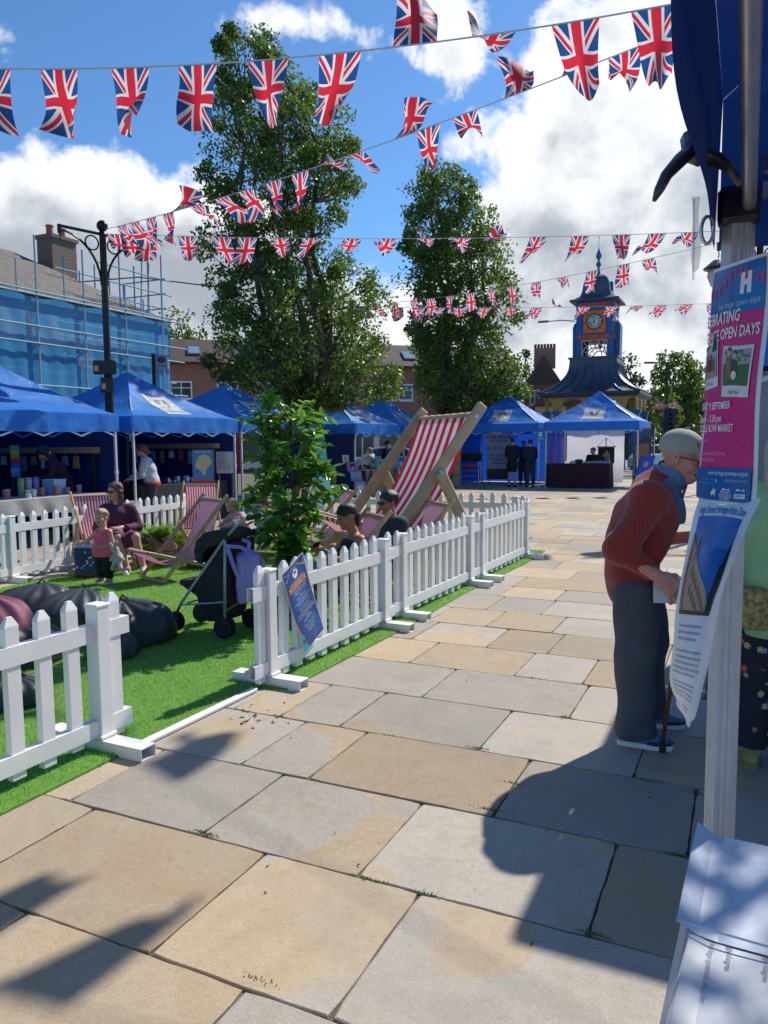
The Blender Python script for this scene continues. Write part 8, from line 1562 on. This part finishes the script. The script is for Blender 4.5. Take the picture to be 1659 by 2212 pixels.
for x in (-.38, .38): q.tube([(x, -.22, 0), (x, -.22, .9)], .014, 5); q.tube([(x, .22, 0), (x, .22, .9)], .014, 5)
q.build('rack', M_ALU, r); q = MB(); q.box((0, 0, .68), (.4, .06, .2)); q.build('red_panel', S(170, 20, 20), r)
r = empty('a_board', P(977, 955, 28.0)*Vector((1, 1, 0)), -.2, 'stacked tan wooden boxes between the giant deckchair and the trolley', 'crates'); q = MB()
for z in (.22, .66, 1.1): q.box((0, 0, z), (.6, .5, .42), bev=.01)
q.build('crate_stack', S(165, 140, 110), r); q = MB(); q.box((0, -.26, .9), (.08, .02, 1.2)); q.build('strap', S(60, 50, 40), r)
# ------------------------------------------------------------------ cars and street things
def car(px, Y, rz, lab, col):
    c = P(px, 955, Y); c.z = -.03; r = empty('parked_car', c, rz, lab, 'car', 'cars beyond the square'); m_ = mat('car_paint_%02x%02x%02x' % tuple(int(255*x**.45) for x in col), col, .25, .3, coat=.6); prof = [(-2.05, .35), (-2.08, .72), (-1.9, .92), (-1.35, .98), (-.85, 1.38), (-.2, 1.47), (.7, 1.44), (1.45, 1.08), (1.95, .98), (2.05, .75), (2.02, .38), (1.65, .28), (-1.6, .28)]
    q = MB(); n_ = len(prof); secs = [(-.88, .94), (-.80, 1.), (.80, 1.), (.88, .94)]; vs_ = []; fs_ = []
    for (y, k) in secs:
        for (x, z) in prof: yy = y*(1-.16*max(0, z-.95)/.5); vs_.append((x*(.985 if abs(y) > .85 else 1), yy, z if abs(y) < .85 else .3+(z-.3)*k))
    for i in range(3):
        for j in range(n_): fs_.append((i*n_+j, i*n_+(j+1) % n_, (i+1)*n_+(j+1) % n_, (i+1)*n_+j))
    fs_ += [tuple(range(n_))[::-1], tuple(3*n_+j for j in range(n_))]; q.add(vs_, fs_); q.build('body', m_, r, smooth='auto')
    q = MB()
    for sy in (-1, 1): q.add([(-1.15, sy*.865, 1.0), (-.75, sy*.79, 1.33), (-.15, sy*.775, 1.40), (.65, sy*.785, 1.37), (1.15, sy*.87, 1.04)], [tuple(range(5))])
    q.add([(-1.38, -.72, 1.0), (-1.38, .72, 1.0), (-.9, .66, 1.37), (-.9, -.66, 1.37)], [(0, 1, 2, 3)]); q.add([(1.46, -.7, 1.10), (1.46, .7, 1.10), (.74, .64, 1.44), (.74, -.64, 1.44)], [(0, 1, 2, 3)]); q.M = Matrix.Identity(4); o = q.build('windows', M_GLASS, r)
    for x in (-1.3, 1.3):
        for sy in (-1, 1):
            q = MB(); RX = Matrix.Rotation(math.pi/2, 4, 'X'); q.lathe([(.2, -.1), (.31, -.1), (.33, -.06), (.33, .06), (.31, .1), (.2, .1)], 20, (x, sy*.80, .33), 0, RX); w_ = q.build('wheel', mat('car_tyre', (.012, .012, .012), .7), r); q = MB(); q.lathe([(0, -.09), (.2, -.09), (.2, .09), (0, .09)], 14, (x, sy*.81, .33), 0, RX); q.build('rim', M_ALU, w_)
    for sy in (-1, 1): q = MB(); q.box((-2.03, sy*.62, .74), (.08, .3, .13)); q.build('headlight', S(225, 228, 230), r); q = MB(); q.box((2.0, sy*.62, .82), (.08, .26, .14)); q.build('tail_light', S(150, 15, 15), r)
car(838, 37, math.radians(8), 'silver car parked beyond the painting stall', (.32, .36, .40)); car(1018, 40, math.radians(15), 'dark car behind the tan crates and giant deckchair', (.05, .06, .07)); car(1490, 75, math.radians(-65), 'white car far off beside the pink poster', (.55, .58, .6)); car(1468, 66, math.radians(-80), 'pale grey car just behind the old man\'s cap', (.4, .43, .45)); car(1452, 40, math.radians(20), 'white car low behind the old man\'s neck', (.6, .6, .58))
c = P(1446, 955, 27.); r = empty('traffic_signal', (c.x, c.y, 0), .2, 'tall black traffic signal box on a pole above the old man\'s cap', 'traffic signal'); q = MB(); q.box((0, 0, (P(1446, 880, 27).z+P(1446, 945, 27).z)/2), (.31, .3, P(1446, 880, 27).z-P(1446, 945, 27).z), bev=.03); q.build('housing', M_BLK, r)
for k in range(3): q = MB(); q.lathe([(.12, 0), (.13, .16), (.10, .16)], 14, (0, -.15, 1.95+k*.32), 0, Matrix.Rotation(math.pi/2, 4, 'X')); q.build('hood', M_BLK, r)
q = MB(); q.tube([(0, 0, 0), (0, 0, 1.9)], .06, 8); q.build('pole', M_BLK, r)
c = P(1438, 955, 38.); r = empty('lighting_column', (c.x, c.y, 0), 0, 'slender dark lighting column with flower baskets, left of the traffic signal', 'lamp post'); zt = P(1440, 782, 38).z; q = MB(); q.tube([(0, 0, 0), (0, 0, 1.2), (0, 0, zt)], [.10, .07, .045], 8); q.tube([(0, 0, zt-.1), (-.7, 0, zt), (-.8, 0, zt-.02)], .025, 6); q.box((-.9, 0, zt-.03), (.45, .18, .08)); q.build('column', M_BLK, r)
for sx in (-1, 1):
    zb = P(1438, 884, 38).z; q = MB(); q.lathe([(.02, -.28), (.18, -.2), (.26, 0)], 12, (sx*.32, 0, zb)); q.tube([(0, 0, zb+.3), (sx*.32, 0, zb+.3), (sx*.32, 0, zb)], .015, 5); bk = q.build('basket', S(60, 70, 40), r); V = leaves(np.array([(sx*.32, 0, zb+.05)]), np.array([.36]), 260, .09, 3, .9, .3); npmesh('basket_flowers', V, np.arange(len(V)).reshape(-1, 4), M_PET, bk)
c = P(338, 955, 23.); r = empty('street_sign', (c.x, c.y, 0), 0, 'white hanging sign with a dark oval emblem on a black pole right of the scaffolding', 'sign'); q = MB(); q.tube([(0, 0, 0), (0, 0, P(338, 765, 23).z)], .06, 8); q.tube([(0, 0, P(338, 769, 23).z), (.5, 0, P(338, 769, 23).z)], .02, 5); q.build('pole', M_BLK, r); zc = P(353, 782, 23).z; q = MB(); q.box((.23, 0, zc), (.38, .03, .40)); pl_ = q.build('plate', S(150, 160, 175), r); q = MB(); q.M = Matrix.Translation((.23, -.02, zc+.06)) @ Matrix.Rotation(math.pi/2, 4, 'X') @ Matrix.Diagonal((1.5, 1, 1, 1)); q.lathe([(0, .004), (.085, .004), (.085, 0)], 20); q.build('emblem', S(20, 26, 60), pl_); q = MB(); q.box((.23, -.024, zc+.06), (.16, .004, .03)); q.box((.23, -.018, zc-.11), (.28, .004, .03)); q.build('lettering', S(150, 60, 70), pl_)
